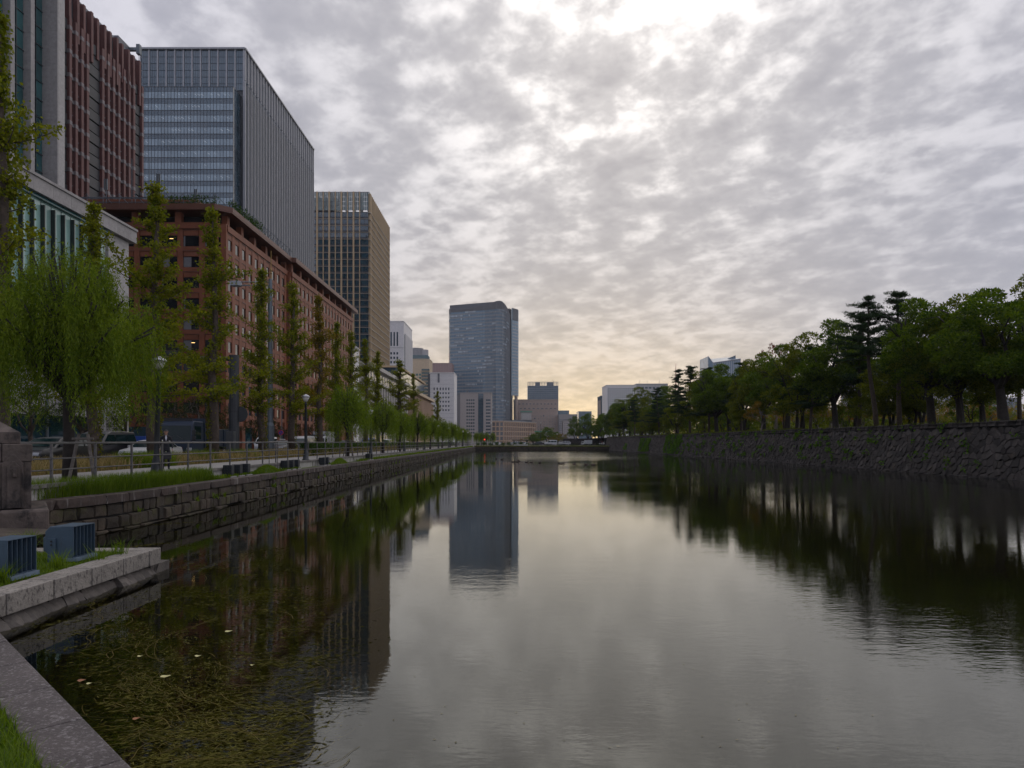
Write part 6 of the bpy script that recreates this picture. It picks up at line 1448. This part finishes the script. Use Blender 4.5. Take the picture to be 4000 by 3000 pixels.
a, b = W(904, 1118, d_), W(942, 1100, d_); MB().prism([(a.x, d_ - .35), (b.x - .15, d_ - .35), (b.x, d_ - .2), (b.x, d_ + .2), (b.x - .15, d_ + .35), (a.x, d_ + .35)], a.z, b.z).build('lamp_head', mat('lamp_head_grey', (.30, .32, .34), .5), sl, bevel=.03)
MB().lathe([(.05, zt), (.05, zt + .4), (.09, zt + .5), (.05, zt + .6), (.09, zt + .75), (.04, zt + .9), (.03, zt + 2.4)], (X + .06, d_, 0), 8).build('finial', mat('old_gold', (.25, .16, .05), .4, metal=.6), sl)
# other poles
def pole(x, d_, ytop, r_, lab, m=M_gal):
    p_ = W(x, ytop, d_); t = thing('road_pole', lab, 'pole', (p_.x, d_, ROADZ)); MB().tube([(p_.x, d_, ROADZ), (p_.x, d_, p_.z)], [r_, r_ * .7], 8).build('shaft', m, t); return t
t = pole(184, 57, 1380, .13, 'blue grey pole behind the hanging strands of the near willow')
t = pole(1101, 85, 1560, .06, 'thin pole carrying the round no stopping sign')
sg = thing('no_stopping_sign', 'round blue and red no stopping sign on a thin pole', 'road sign', W(1097, 1690, 84.8))
c = W(1097, 1690, 84.8); MB().tube([(c.x, 84.80, c.z), (c.x, 84.84, c.z)], .33, 20).build('rim', mat('sign_red', (.45, .02, .03), .4), sg); MB().tube([(c.x, 84.78, c.z), (c.x, 84.799, c.z)], .25, 20).build('field', mat('sign_blue', (.02, .05, .28), .4), sg)
m = MB()
for s in (-1,): m.add([(c.x - .2, 84.774, c.z + .16), (c.x - .15, 84.774, c.z + .2), (c.x + .2, 84.774, c.z - .16), (c.x + .15, 84.774, c.z - .2), (c.x - .2, 84.778, c.z + .16), (c.x - .15, 84.778, c.z + .2), (c.x + .2, 84.778, c.z - .16), (c.x + .15, 84.778, c.z - .2)], [(0, 1, 2, 3), (7, 6, 5, 4), (0, 3, 7, 4), (1, 0, 4, 5), (2, 1, 5, 6), (3, 2, 6, 7)])
m.build('slash', MATS['sign_red'], sg)
wsn = thing('white_post_sign', 'small white edged sign plate on a white post under the willow', 'sign', (W(409, 0, 44).x, 44, WALKZ))
a, b = W(389, 1636, 44), W(413, 1613, 44)
MB().tube([(b.x - .06, 44, WALKZ - .1), (b.x - .06, 44, b.z)], .05, 6).build('post', M_pale, wsn)
MB().box(a.x, b.x, 43.93, 43.945, a.z, b.z).build('frame', M_pale, wsn); MB().box(a.x + .03, b.x - .03, 43.92, 43.929, a.z + .03, b.z - .03).build('plate', mat('sign_grey_green', (.14, .18, .13), .6), wsn)
for i, (x, d_, yt) in enumerate(((2112, 262, 1655), (2100, 300, 1700), (2176, 262, 1698), (2273, 240, 1698), (2314, 240, 1692), (1918, 236, 1655), (1890, 240, 1690), (2071, 280, 1698))):
    p_ = W(x, yt, d_); t = thing('far_lamp', 'slim lamp post at the head of the moat, ' + ('tall one before the tan hotel', 'short one before the round trees', 'by the yellow trees', 'left of the far truck', 'right of the far truck', 'before the grey stair slab', 'at the far left corner', 'under the brick podium')[i], 'street lamp', (p_.x, d_, ROADZ), 0, 'slim lamps at the head of the moat')
    MB().tube([(p_.x, d_, ROADZ), (p_.x, d_, p_.z)], [.09, .06], 6).build('post', M_post, t); MB().lathe([(.08, 0), (.22, .15), (.2, .4), (.03, .5)], (p_.x, d_, p_.z), 8).build('lantern', M_lampg, t)
rsn = thing('red_signal', 'small red pedestrian signal at the far left corner of the moat', 'signal', (W(1893, 0, 240).x, 239.9, ROADZ)); c = W(1893, 1718, 239.8)
MB().box(c.x - .28, c.x + .28, 239.6, 239.8, c.z - .3, c.z + .45).build('housing', M_dark, rsn); MB().tube([(c.x, 239.56, c.z + .1), (c.x, 239.599, c.z + .1)], .22, 10).build('red_light', emimat('signal_red', (1, .05, .03), 1.5), rsn); MB().tube([(c.x, 239.7, ROADZ), (c.x, 239.7, c.z - .3)], .06, 6).build('post', M_dark, rsn)
pg = thing('pergola', 'flat roofed dark shelter at the far bank', 'shelter', (W(2030, 0, 236).x, 236, ROADZ))
for x in (2008, 2058): MB().box(W(x, 0, 236).x - .15, W(x, 0, 236).x + .15, 235.8, 236.1, ROADZ, W(0, 1721, 236).z).build('post', M_dark, pg)
MB().box(W(2000, 0, 236).x, W(2064, 0, 236).x, 235, 238, W(0, 1721, 236).z, W(0, 1718, 236).z).build('roof', M_dark, pg)
wb = thing('white_parapet', 'low white parapet on the far bank left of the hedges', 'parapet', (W(2034, 0, 228).x, 228, 1.1)); MB().box(W(2007, 0, 228).x, W(2062, 0, 228).x, 227.6, 228.2, 1.0, W(0, 1737, 228).z).build('panel', M_white, wb); MB().box(W(2006, 0, 228).x, W(2063, 0, 228).x, 227.5, 228.3, W(0, 1737, 228).z, W(0, 1736, 228).z).build('cap', M_pale, wb)

# ------------------------------------------------------------------ vehicles
def paint(name, col, rough=.34): return mat('paint_' + name, col, rough, .04, 1, coat=.2)
CAR = {
 'sedan': dict(L=4.6, W=1.78, H=1.45, prof=[(-2.3, .35), (-2.28, .62), (-2.1, .82), (-1.15, .95), (-.35, 1.38), (.3, 1.45), (.95, 1.40), (1.65, 1.02), (2.15, .98), (2.28, .75), (2.28, .35)], glass=[(-1.0, .98), (-.32, 1.34), (.9, 1.35), (1.5, 1.03)], split=(.32,), ws=(3, 4), rw=(6, 7), belt=.95),
 'wagon': dict(L=4.6, W=1.8, H=1.58, prof=[(-2.3, .35), (-2.3, .72), (-2.1, .92), (-1.2, 1.05), (-.45, 1.5), (.3, 1.58), (1.8, 1.53), (2.2, 1.1), (2.3, .8), (2.3, .35)], glass=[(-1.05, 1.06), (-.4, 1.45), (1.7, 1.46), (2.0, 1.08)], split=(.3, 1.2), ws=(3, 4), rw=(6, 7), belt=1.05),
 'van': dict(L=4.9, W=1.85, H=1.95, prof=[(-2.45, .35), (-2.45, .8), (-2.3, 1.0), (-1.5, 1.12), (-.65, 1.78), (-.1, 1.92), (1.0, 1.95), (2.3, 1.9), (2.44, 1.2), (2.45, .35)], glass=[(-1.3, 1.14), (-.6, 1.72), (2.2, 1.76), (2.3, 1.16)], split=(.1, 1.3), ws=(3, 4), rw=(7, 8), belt=1.12),
 'boxvan': dict(L=4.6, W=1.69, H=1.98, prof=[(-2.3, .35), (-2.3, .85), (-2.22, 1.08), (-1.55, 1.72), (-1.2, 1.9), (-.4, 1.98), (2.2, 1.96), (2.3, 1.2), (2.3, .35)], glass=[(-1.9, 1.12), (-1.45, 1.7), (2.1, 1.74), (2.2, 1.14)], split=(-.6, .9), ws=(2, 3), rw=(6, 7), belt=1.1),
 'kei': dict(L=3.3, W=1.47, H=1.86, prof=[(-1.65, .35), (-1.65, .9), (-1.55, 1.05), (-1.2, 1.68), (-.95, 1.82), (-.3, 1.86), (1.5, 1.84), (1.62, 1.2), (1.65, .35)], glass=[(-1.42, 1.08), (-1.1, 1.62), (1.45, 1.66), (1.5, 1.1)], split=(-.3, .7), ws=(2, 3), rw=(6, 7), belt=1.05)}
def wheel(parent, x, y, r_, w=.2):
    t = MB().tube([(x - w/2, y, r_), (x - w/2 + .03, y, r_), (x + w/2 - .03, y, r_), (x + w/2, y, r_)], [r_ * .93, r_, r_, r_ * .93], 18).build('wheel', M_tyre, parent, False)
    s = 1 if x > 0 else -1; MB().tube([(x + s * (w/2 + .002), y, r_), (x + s * (w/2 + .018), y, r_)], [r_ * .64, r_ * .58], 14).build('rim', M_rim, t, False)
def vehicle(kind, X, d_, z, pm, lab, cat='car', rz=math.pi, scale=1.0, group='vehicles on the avenue', roof_sign=False, rack=False):
    K = CAR[kind]; t = thing('parked_car' if False else cat.replace(' ', '_'), lab, cat, (X, d_, z), rz, group); t.scale = (scale,) * 3
    w2 = K['W'] / 2; belt, H = K['belt'], K['H']
    def hw(zz): return w2 * (1 - .035 * max(0, (.6 - zz) / .6)) if zz <= belt else w2 * (1 - .20 * (zz - belt) / (H - belt))
    pr = K['prof']; n = len(pr); m = MB()
    m.add([(-hw(b), a, b) for a, b in pr] + [(hw(b), a, b) for a, b in pr], [tuple(range(n)), tuple(range(2*n - 1, n - 1, -1))] + [(i, n + i, n + (i + 1) % n, (i + 1) % n) for i in range(n)])
    for i, fq in enumerate(m.f): m.f[i] = fq[::-1]
    # local front is -y; with rz = pi the front would face +y, so flip here
    m.v = [(x, -y, zz) for x, y, zz in m.v]
    me = m.mesh('body', pm, False, bevel=.05); o = link('body', me, t)
    for p_ in me.polygons: p_.use_smooth = True
    # side glazing
    g = K['glass']; cuts = [g[0][0]] + list(K['split']) + [g[3][0]]
    def gl_top(y): return np.interp(y, [g[0][0], g[1][0], g[2][0], g[3][0]], [g[0][1], g[1][1], g[2][1], g[3][1]])
    for s in (-1, 1):
        for a, b in zip(cuts[:-1], cuts[1:]):
            ys = sorted({a + .05, b - .05, *[q[0] for q in g[1:3] if a + .06 < q[0] < b - .06]}); zb_ = belt + .03
            top = [(y, gl_top(y)) for y in ys]; poly = [(ys[0], zb_), (ys[-1], zb_)] + [q for q in reversed(top) if q[1] > zb_ + .02]
            if len(poly) < 3: continue
            mm = MB(); mm.add([(s * (hw(q[1]) + .012), -q[0], q[1]) for q in poly] + [(s * (hw(q[1]) - .02), -q[0], q[1]) for q in poly], [tuple(range(len(poly)))] + [(i, (i+1) % len(poly), len(poly) + (i+1) % len(poly), len(poly) + i) for i in range(len(poly))]); mm.build('side_window', M_carglass, t, False)
    for nm, (i, j) in (('windscreen', K['ws']), ('rear_window', K['rw'])):
        (a0, b0), (a1, b1) = pr[i], pr[j]; nv = Vector((0, (b1 - b0), -(a1 - a0))).normalized(); nv = Vector((0, -nv.y, nv.z)) if False else nv
        P_ = []
        for q in (.08, .94):
            yy, zz = a0 + (a1 - a0) * q, b0 + (b1 - b0) * q
            for s in (-1, 1): P_.append(Vector((s * (hw(zz) - .10), yy, zz)))
        off = Vector((0, b1 - b0, -(a1 - a0))).normalized() * .015
        if off.z < 0: off = -off
        mm = MB(); V4 = [P_[0], P_[1], P_[3], P_[2]]; mm.add([(v.x, -(v + off).y, (v + off).z) for v in V4] + [(v.x, -(v - off * 1.5).y, (v - off * 1.5).z) for v in V4], [(0, 1, 2, 3), (7, 6, 5, 4), (0, 4, 5, 1), (1, 5, 6, 2), (2, 6, 7, 3), (3, 7, 4, 0)]); mm.build(nm, M_carglass, t, False)
    fy = -pr[0][0]; ry = -pr[-1][0]
    for s in (-1, 1):
        MB().box(s * (w2 - .30) - .2, s * (w2 - .30) + .2, fy - .12, fy + .012, .62, .78).build('headlight', M_lens, t, False, bevel=.03)
        MB().box(s * (w2 - .18) - .13, s * (w2 - .18) + .13, ry - .02, ry + .06, .70, .95).build('tail_light', M_red, t, False, bevel=.02)
        q = g[0][0] + .22; MB().box(s * (w2 + .10) - .1, s * (w2 + .10) + .1, -q - .05, -q + .06, belt + .0, belt + .16).build('door_mirror', pm, t, False, bevel=.03)
        for y in (-K['L'] * .31, K['L'] * .30): wheel(t, s * (w2 - .13), -y, .33)
    MB().box(-w2 * .55, w2 * .55, fy - .06, fy + .018, .40, .60).build('grille', M_dark, t, False, bevel=.02)
    MB().box(-w2 * .6, w2 * .6, fy - .02, fy + .026, .61, .64).build('grille_bar', M_chrome, t, False)
    MB().box(-.17, .17, fy, fy + .03, .30, .39).build('number_plate', M_pale, t, False)
    if roof_sign: MB().box(-.28, .28, -.05, .12, H + .0, H + .14).build('roof_sign', M_lampg, t, False, bevel=.03)
    return t
Z = ROADZ + .002
vehicle('wagon', -24.3, 36.2, Z, paint('black', (.012, .012, .014)), 'black estate car left of the near willow trunk')
vehicle('van', -25.3, 42.0, Z, paint('ink', (.014, .014, .018)), 'black people carrier right of the near willow trunk', 'van', scale=1.02)
vehicle('sedan', -23.0, 43.6, Z, paint('pearl', (.55, .55, .53)), 'white sedan half hidden behind the walking man')
vehicle('kei', -26.6, 74, Z, paint('white', (.62, .63, .63)), 'small white van behind the street light pole', 'van')
vehicle('sedan', -24.2, 72.0, Z, paint('charcoal', (.03, .031, .036)), 'dark taxi with a roof lamp between two white vans', 'taxi', roof_sign=True, scale=1.02)
vehicle('boxvan', -23.6, 77.5, Z, paint('silver', (.42, .43, .44)), 'silver white van right of the dark taxi', 'van')
for i, (k, X, d_, cn_, lab) in enumerate((('sedan', -25.8, 88, 'pearl', 'pale car behind the second walkway lamp'), ('wagon', -23.4, 97, 'charcoal', 'dark car beyond the silver van'), ('sedan', -26.2, 105, 'silver', 'silver car in a queue left of the third lamp'), ('boxvan', -23.5, 112, 'blue', 'blue van behind the third walkway lamp'), ('sedan', -26, 122, 'white', 'white car in the distant queue'), ('kei', -23.4, 128, 'white', 'small white van in the distant queue'), ('wagon', -26, 142, 'black', 'black car deep in the distant queue'), ('sedan', -23.5, 150, 'silver', 'silver car deep in the distant queue'))):
    vehicle(k, X, d_, Z, paint(cn_, (.04, .10, .35)), lab)
for i, (k, x, d_, cn_, lab, rz) in enumerate((('sedan', 1935, 254, 'white', 'white car at the far crossing under the podium', 1.57), ('wagon', 2010, 254, 'silver', 'silver car behind the far white parapet', 1.57), ('sedan', 2102, 250, 'ink', 'dark car on the far road behind the lawn', 1.57), ('van', 2150, 256, 'white', 'white van far behind the lawn', 1.57), ('wagon', 2205, 256, 'silver', 'silver car far behind the lawn', 1.57), ('sedan', 2365, 246, 'pearl', 'pale car beside the end of the rampart', 1.57), ('sedan', 2040, 262, 'white', 'white car behind the dark shelter', 1.57))):
    vehicle(k, W(x, 0, d_).x, d_, ROADZ + .02, paint(cn_, (.5, .5, .5)), lab, 'car', rz)
# trucks
def truck(X, d_, pm, lab, bed='tipper', s=1.0, rz=0.0, cab_h=2.75):
    t = thing('truck', lab, 'truck', (X, d_, ROADZ + .002), rz, 'trucks on the avenue'); t.scale = (s,) * 3
    w = 1.12; c = MB(); pr = [(0, .55), (-.02, 1.35), (.12, cab_h - .25), (.32, cab_h), (1.75, cab_h), (1.8, .55)]; n = len(pr)
    c.add([(-w, a, b) for a, b in pr] + [(w, a, b) for a, b in pr], [tuple(range(n))[::-1], tuple(range(n, 2*n))] + [(i, (i+1) % n, n + (i+1) % n, n + i) for i in range(n)]); c.build('cab', pm, t, False, bevel=.06)
    def fy(z): return np.interp(z, [.55, 1.35, cab_h - .25], [0, -.02, .12])
    z0, z1 = 1.42, cab_h - .32; MB().add([(-w + .1, fy(z0) - .015, z0), (w - .1, fy(z0) - .015, z0), (w - .14, fy(z1) - .015, z1), (-w + .14, fy(z1) - .015, z1), (-w + .1, fy(z0) + .03, z0), (w - .1, fy(z0) + .03, z0), (w - .14, fy(z1) + .03, z1), (-w + .14, fy(z1) + .03, z1)], [(0, 1, 2, 3), (4, 5, 1, 0), (2, 6, 7, 3), (1, 5, 6, 2), (0, 3, 7, 4)]).build('windscreen', M_carglass, t, False)
    for sx in (-1, 1):
        MB().box(sx * w - .012, sx * w + .012, .35, 1.35, 1.5, cab_h - .35).build('side_window', M_carglass, t, False)
        MB().box(sx * (w - .2) - .17, sx * (w - .2) + .17, -.05, .04, .72, .92).build('headlight', M_lens, t, False, bevel=.02)
        mr = MB().tube([(sx * w, .1, cab_h - .45), (sx * (w + .22), -.18, cab_h - .55), (sx * (w + .22), -.18, 1.5), (sx * w, .05, 1.4)], .018, 5).build('mirror_arm', M_dark, t, False)
        for q in (cab_h - .95, cab_h - 1.35): MB().box(sx * (w + .22) - .12, sx * (w + .22) + .12, -.25, -.17, q, q + .33).build('mirror', M_dark, mr, False, bevel=.03)
        for y in (.95, 4.3, 5.3): wheel(t, sx * (w - .18), y, .46, .28)
        MB().tube([(sx * .5, -.05, 1.5), (sx * .1, .0, 1.75)], .012, 4).build('wiper', M_dark, t, False)
    MB().box(-w * .95, w * .95, -.06, .06, .42, .66).build('bumper', M_dark, t, False, bevel=.03)
    MB().box(-.45, .45, 1.4, 6.2, .55, .8).build('chassis', M_dark, t, False)
    MB().box(-w * .9, w * .9, .3, .36, cab_h + .02, cab_h + .2).build('roof_visor', M_dark, t, False)
    if bed == 'tipper':
        MB().box(-w, w, 2.0, 6.3, .95, 2.25).build('tipper_bed', pm, t, False, bevel=.03); MB().box(-w * 1.02, w * 1.02, 1.86, 1.98, .9, cab_h + .22).build('headboard', pm, t, False)
        for k in range(5):
            for sx in (-1, 1): MB().box(sx * w - .04, sx * w + .05, 2.2 + k * .95, 2.3 + k * .95, .96, 2.24).build('bed_rib', pm, t, False)
    else: MB().box(-w * 1.02, w * 1.02, 2.0, 6.4, .9, 3.1).build('cargo_box', bed, t, False, bevel=.02)
    return t
truck(-22.95, 46.6, paint('truck_blue', (.014, .03, .062), .4), 'dark blue tipper truck behind the white sedan')
truck(-24.0, 84, paint('white', (.6, .6, .6)), 'white box truck beyond the silver van', mat('grey_box', (.38, .38, .38), .6), .85, cab_h=2.4)
truck(-31.5, 62, paint('bright_blue', (.02, .07, .32)), 'bright blue truck on the far lane behind the near willow', 'tipper', .8, math.pi, 2.3)
truck(W(2270, 0, 247).x, 247, paint('white', (.6, .6, .6)), 'white flatbed truck on the far road by the rampart end', mat('pale_load', (.4, .42, .43), .6), .62, math.radians(-90), 2.3)

# ------------------------------------------------------------------ people
def person_mesh(seed, suit, trousers, skin, shirt, stride=0.0):
    """standing figure about 1.7 m tall, facing -y, grown with a skin modifier over a joint skeleton"""
    J = [(0, 0, .95, .135, .10), (0, .01, 1.12, .125, .09), (0, .015, 1.30, .145, .10), (0, .01, 1.42, .12, .085), (0, 0, 1.48, .055, .055), (0, -.01, 1.535, .052, .055), (0, -.015, 1.585, .068, .078), (0, -.01, 1.645, .074, .092), (0, -.005, 1.69, .05, .065)]
    E_ = [(i, i + 1) for i in range(8)]
    for s in (-1, 1):
        b = len(J); J += [(s * .165, .015, 1.405, .058, .058), (s * .215, .02, 1.26, .05, .05), (s * .235, .02, 1.12, .042, .042), (s * .245, -.03, .98, .034, .034), (s * .248, -.07, .88, .027, .03), (s * .248, -.085, .835, .024, .034)]
        E_ += [(3, b)] + [(b + i, b + i + 1) for i in range(5)]
        b = len(J); f_ = s * stride; J += [(s * .09, 0, .86, .088, .088), (s * .098, -f_ * .5, .66, .075, .075), (s * .10, -f_ * .8, .48, .060, .060), (s * .105, -f_ * .7, .28, .052, .055), (s * .108, -f_, .09, .040, .045), (s * .11, -f_ - .05, .045, .045, .04), (s * .115, -f_ - .17, .035, .045, .03)]
        E_ += [(0, b)] + [(b + i, b + i + 1) for i in range(6)]
    me = bpy.data.meshes.new('skeleton'); me.from_pydata([j[:3] for j in J], E_, []); o = bpy.data.objects.new('skeleton', me); COL.objects.link(o)
    md = o.modifiers.new('skin', 'SKIN'); md.use_smooth_shade = True
    for i, j in enumerate(J): sv = me.skin_vertices[0].data[i]; sv.radius = (j[3], j[4]); sv.use_root = (i == 0)
    o.modifiers.new('sub', 'SUBSURF').levels = 1
    dg = bpy.context.evaluated_depsgraph_get(); ev = o.evaluated_get(dg); out = bpy.data.meshes.new_from_object(ev); out.name = 'body'
    bpy.data.objects.remove(o)
    out.materials.clear()
    for mm in (skin, suit, trousers, M_tyre): out.materials.append(mm)
    for p_ in out.polygons:
        c = p_.center; p_.use_smooth = True
        p_.material_index = 0 if (c.z > 1.485 or (abs(c.x) > .2 and c.z < .90)) else (3 if c.z < .085 else (2 if c.z < .86 and abs(c.x) < .2 else 1))
    # fingers, nose, ears joined to the same mesh
    bm = bmesh.new(); bm.from_mesh(out); ex = MB()
    for s in (-1, 1):
        for k, ln in enumerate((.062, .07, .066, .052)):
            y = -.115 + k * .019; ex.tube([(s * .248, y, .83), (s * .246, y - .006, .83 - ln * .6), (s * .238, y - .004, .83 - ln)], [.009, .0085, .006], 6)
        ex.tube([(s * .244, -.105, .87), (s * .236, -.135, .845), (s * .230, -.14, .815)], [.010, .009, .007], 6)
        ex.tube([(s * .074, -.005, 1.60), (s * .084, .0, 1.62), (s * .078, .0, 1.65)], [.010, .013, .008], 6)
    ex.tube([(0, -.092, 1.645), (0, -.112, 1.612), (0, -.098, 1.60)], [.008, .014, .010], 6)
    tm = ex.mesh('extra', skin, True); bm.from_mesh(tm); bm.to_mesh(out); bm.free(); return out
def head_bits(t, hair):
    m = MB(); n = 12
    for k in range(5):
        a = k / 4 * math.pi * .5; r_ = math.cos(a); 
        for q in range(n): an = 2 * math.pi * q / n; m.v.append((.081 * r_ * math.cos(an), .004 + .096 * r_ * math.sin(an), 1.655 + .072 * math.sin(a) - (.045 if math.sin(an) > .1 else 0) * (1 - k / 4)))
    for k in range(4):
        for q in range(n): m.f.append((k*n + q, k*n + (q+1) % n, (k+1)*n + (q+1) % n, (k+1)*n + q)); m.mi.append(0)
    m.build('hair', hair, t, False, True)
    for s in (-1, 1): MB().lathe([(.002, -.008), (.009, 0), (.002, .008)], (s * .03, -.084, 1.635), 8).build('eye', M_black, t, False)
    MB().box(-.022, .022, -.092, -.083, 1.578, 1.584).build('mouth', mat('lip', (.25, .09, .07), .6), t, False)
SKIN = mat('skin', (.42, .24, .16), .6, .05); SUIT = mat('navy_suit', (.010, .011, .016), .8, .1); SHIRT = mat('white_shirt', (.62, .62, .66), .8, .05); HAIR = mat('black_hair', (.01, .009, .008), .5, .05)
pmesh = person_mesh(1, SUIT, SUIT, SKIN, SHIRT, .04)
t = thing('person', 'man in a dark suit and open white shirt standing beside the lamp post', 'person', (-15.0, 29.6, WALKZ + .005), R(28))
link('body', pmesh, t); head_bits(t, HAIR)
MB().add([(-.05, -.095, 1.475), (.05, -.095, 1.475), (.035, -.118, 1.36), (0, -.122, 1.22), (-.035, -.118, 1.36), (-.05, -.06, 1.475), (.05, -.06, 1.475), (0, -.08, 1.22)], [(0, 4, 3, 2, 1), (0, 1, 6, 5), (1, 2, 3, 7, 6), (0, 5, 7, 3, 4)]).build('shirt', SHIRT, t, False)
for s in (-1, 1):
    MB().add([(s * .03, -.100, 1.49), (s * .085, -.085, 1.47), (s * .07, -.118, 1.38), (s * .012, -.128, 1.23)], [(0, 1, 2, 3)]).build('lapel', SUIT, t, False)
    MB().lathe([(.038, .885), (.038, .905)], (s * .248, -.065, 0), 8).build('shirt_cuff', SHIRT, t, False)
MB().tube([(-.055, -.09, 1.635), (0, -.102, 1.64), (.055, -.09, 1.635)], .004, 4).build('glasses', M_black, t, False)
bag = thing('shoulder_bag', 'black bag hanging at the side of the man in the suit', 'bag', (-14.86, 29.42, WALKZ + .45), R(28))
MB().box(-.17, .17, -.06, .06, 0, .30).build('body', M_dark, bag, False, bevel=.03); MB().tube([(-.1, 0, .29), (-.08, 0, .42), (.08, 0, .42), (.1, 0, .29)], .012, 5).build('handle', M_dark, bag, False)
for i, (X, d_, up, tr_, rz, lab) in enumerate(((-14.9, 90, (.012, .012, .014), (.012, .012, .014), 0, 'pedestrian in black walking between the third lamp and a willow'), (-14.6, 187, (.6, .6, .62), (.03, .03, .05), 3.1, 'distant pedestrian in a white shirt on the walkway'), (-15.2, 192, (.5, .5, .55), (.02, .02, .02), 0, 'distant pedestrian in a pale top on the walkway'), (-15.6, 176, (.05, .06, .1), (.02, .02, .02), 3.1, 'distant pedestrian in navy on the walkway'), (W(2352, 0, 243).x, 243, (.25, .05, .06), (.03, .03, .04), 1, 'distant pedestrian in dark red near the rampart end'), (W(2345, 0, 244).x, 244, (.03, .03, .05), (.03, .03, .04), 2, 'distant pedestrian in black near the rampart end'))):
    a_ = mat('cloth_a%d' % i, up, .8); b_ = mat('cloth_b%d' % i, tr_, .8); me = pmesh.copy(); me.materials[1] = a_; me.materials[2] = b_
    t = thing('person', lab, 'person', (X, d_, WALKZ + .005 if X < 0 else ROADZ + .025), rz, 'distant pedestrians'); link('body', me, t); head_bits(t, HAIR)

# ------------------------------------------------------------------ ducks on the moat
def duck_mesh():
    m = MB(); sec = [(-.26, .05, .01, .10), (-.20, .09, .05, .07), (-.10, .14, .09, .05), (.02, .155, .11, .05), (.13, .13, .10, .06), (.19, .08, .09, .09), (.21, .05, .05, .15), (.215, .042, .045, .20), (.225, .05, .05, .245), (.24, .035, .035, .275)]
    n = 10
    for y, rx, rz_, z in sec:
        for k in range(n): a = 2 * math.pi * k / n; m.v.append((rx * math.cos(a), -y + (0 if z < .12 else rz_ * .9 * math.sin(a) * -1), z + (rz_ * math.sin(a) if z < .12 else 0)))
    for i in range(len(sec) - 1):
        for k in range(n): m.f.append((i*n + k, i*n + (k+1) % n, (i+1)*n + (k+1) % n, (i+1)*n + k)); m.mi.append(0)
    m.f.append(tuple(range(n))[::-1]); m.f.append(tuple((len(sec)-1)*n + k for k in range(n))); m.mi += [0, 0]
    return m.mesh('body', mat('duck_brown', (.06, .042, .028), .8, .3, 12), True)
DM = duck_mesh(); DB = MB().add([(-.014, -.275, .245), (.014, -.275, .245), (.018, -.335, .232), (-.018, -.335, .232), (-.012, -.275, .225), (.012, -.275, .225), (.014, -.335, .222), (-.014, -.335, .222)], [(0, 1, 2, 3), (7, 6, 5, 4), (0, 4, 5, 1), (1, 5, 6, 2), (2, 6, 7, 3), (3, 7, 4, 0)]).mesh('bill', mat('duck_bill', (.22, .15, .05), .5))
for i, (x, y) in enumerate(((1940, 1793), (1961, 1796), (2005, 1805), (2020, 1805), (2028, 1803), (2057, 1806), (2075, 1807), (2108, 1809), (2187, 1812), (2192, 1813), (2199, 1812), (2242, 1813), (2290, 1816), (2316, 1816))):
    d_ = gd(y, 0); t = thing('duck', 'brown duck on the far water, %s from the left' % ordinal(i), 'duck', (W(x, y, d_).x, d_, -.03), R(70 + 40 * ((i * 37) % 7 - 3) / 3) * (1 if i % 4 else -1), 'ducks on the moat')
    link('body', DM, t); link('bill', DB, t)

# ------------------------------------------------------------------ air
hz = MB().box(-1510, 1510, -75, 2010, -2.0, 165).build('haze', mat('haze_shell', (.8, .8, .8)))
hm = bpy.data.materials.new('haze_air'); hm.use_nodes = True; nt = hm.node_tree; nt.nodes.clear()
out = nt.nodes.new('ShaderNodeOutputMaterial'); pv = nt.nodes.new('ShaderNodeVolumePrincipled'); nt.links.new(pv.outputs[0], out.inputs['Volume'])
pv.inputs['Color'].default_value = (.80, .86, .95, 1); pv.inputs['Density'].default_value = .00009; pv.inputs['Anisotropy'].default_value = .2
hz.data.materials[0] = hm; hz['kind'] = 'stuff'; hz['label'] = 'thin pale haze in the air over the city'; hz['category'] = 'haze'
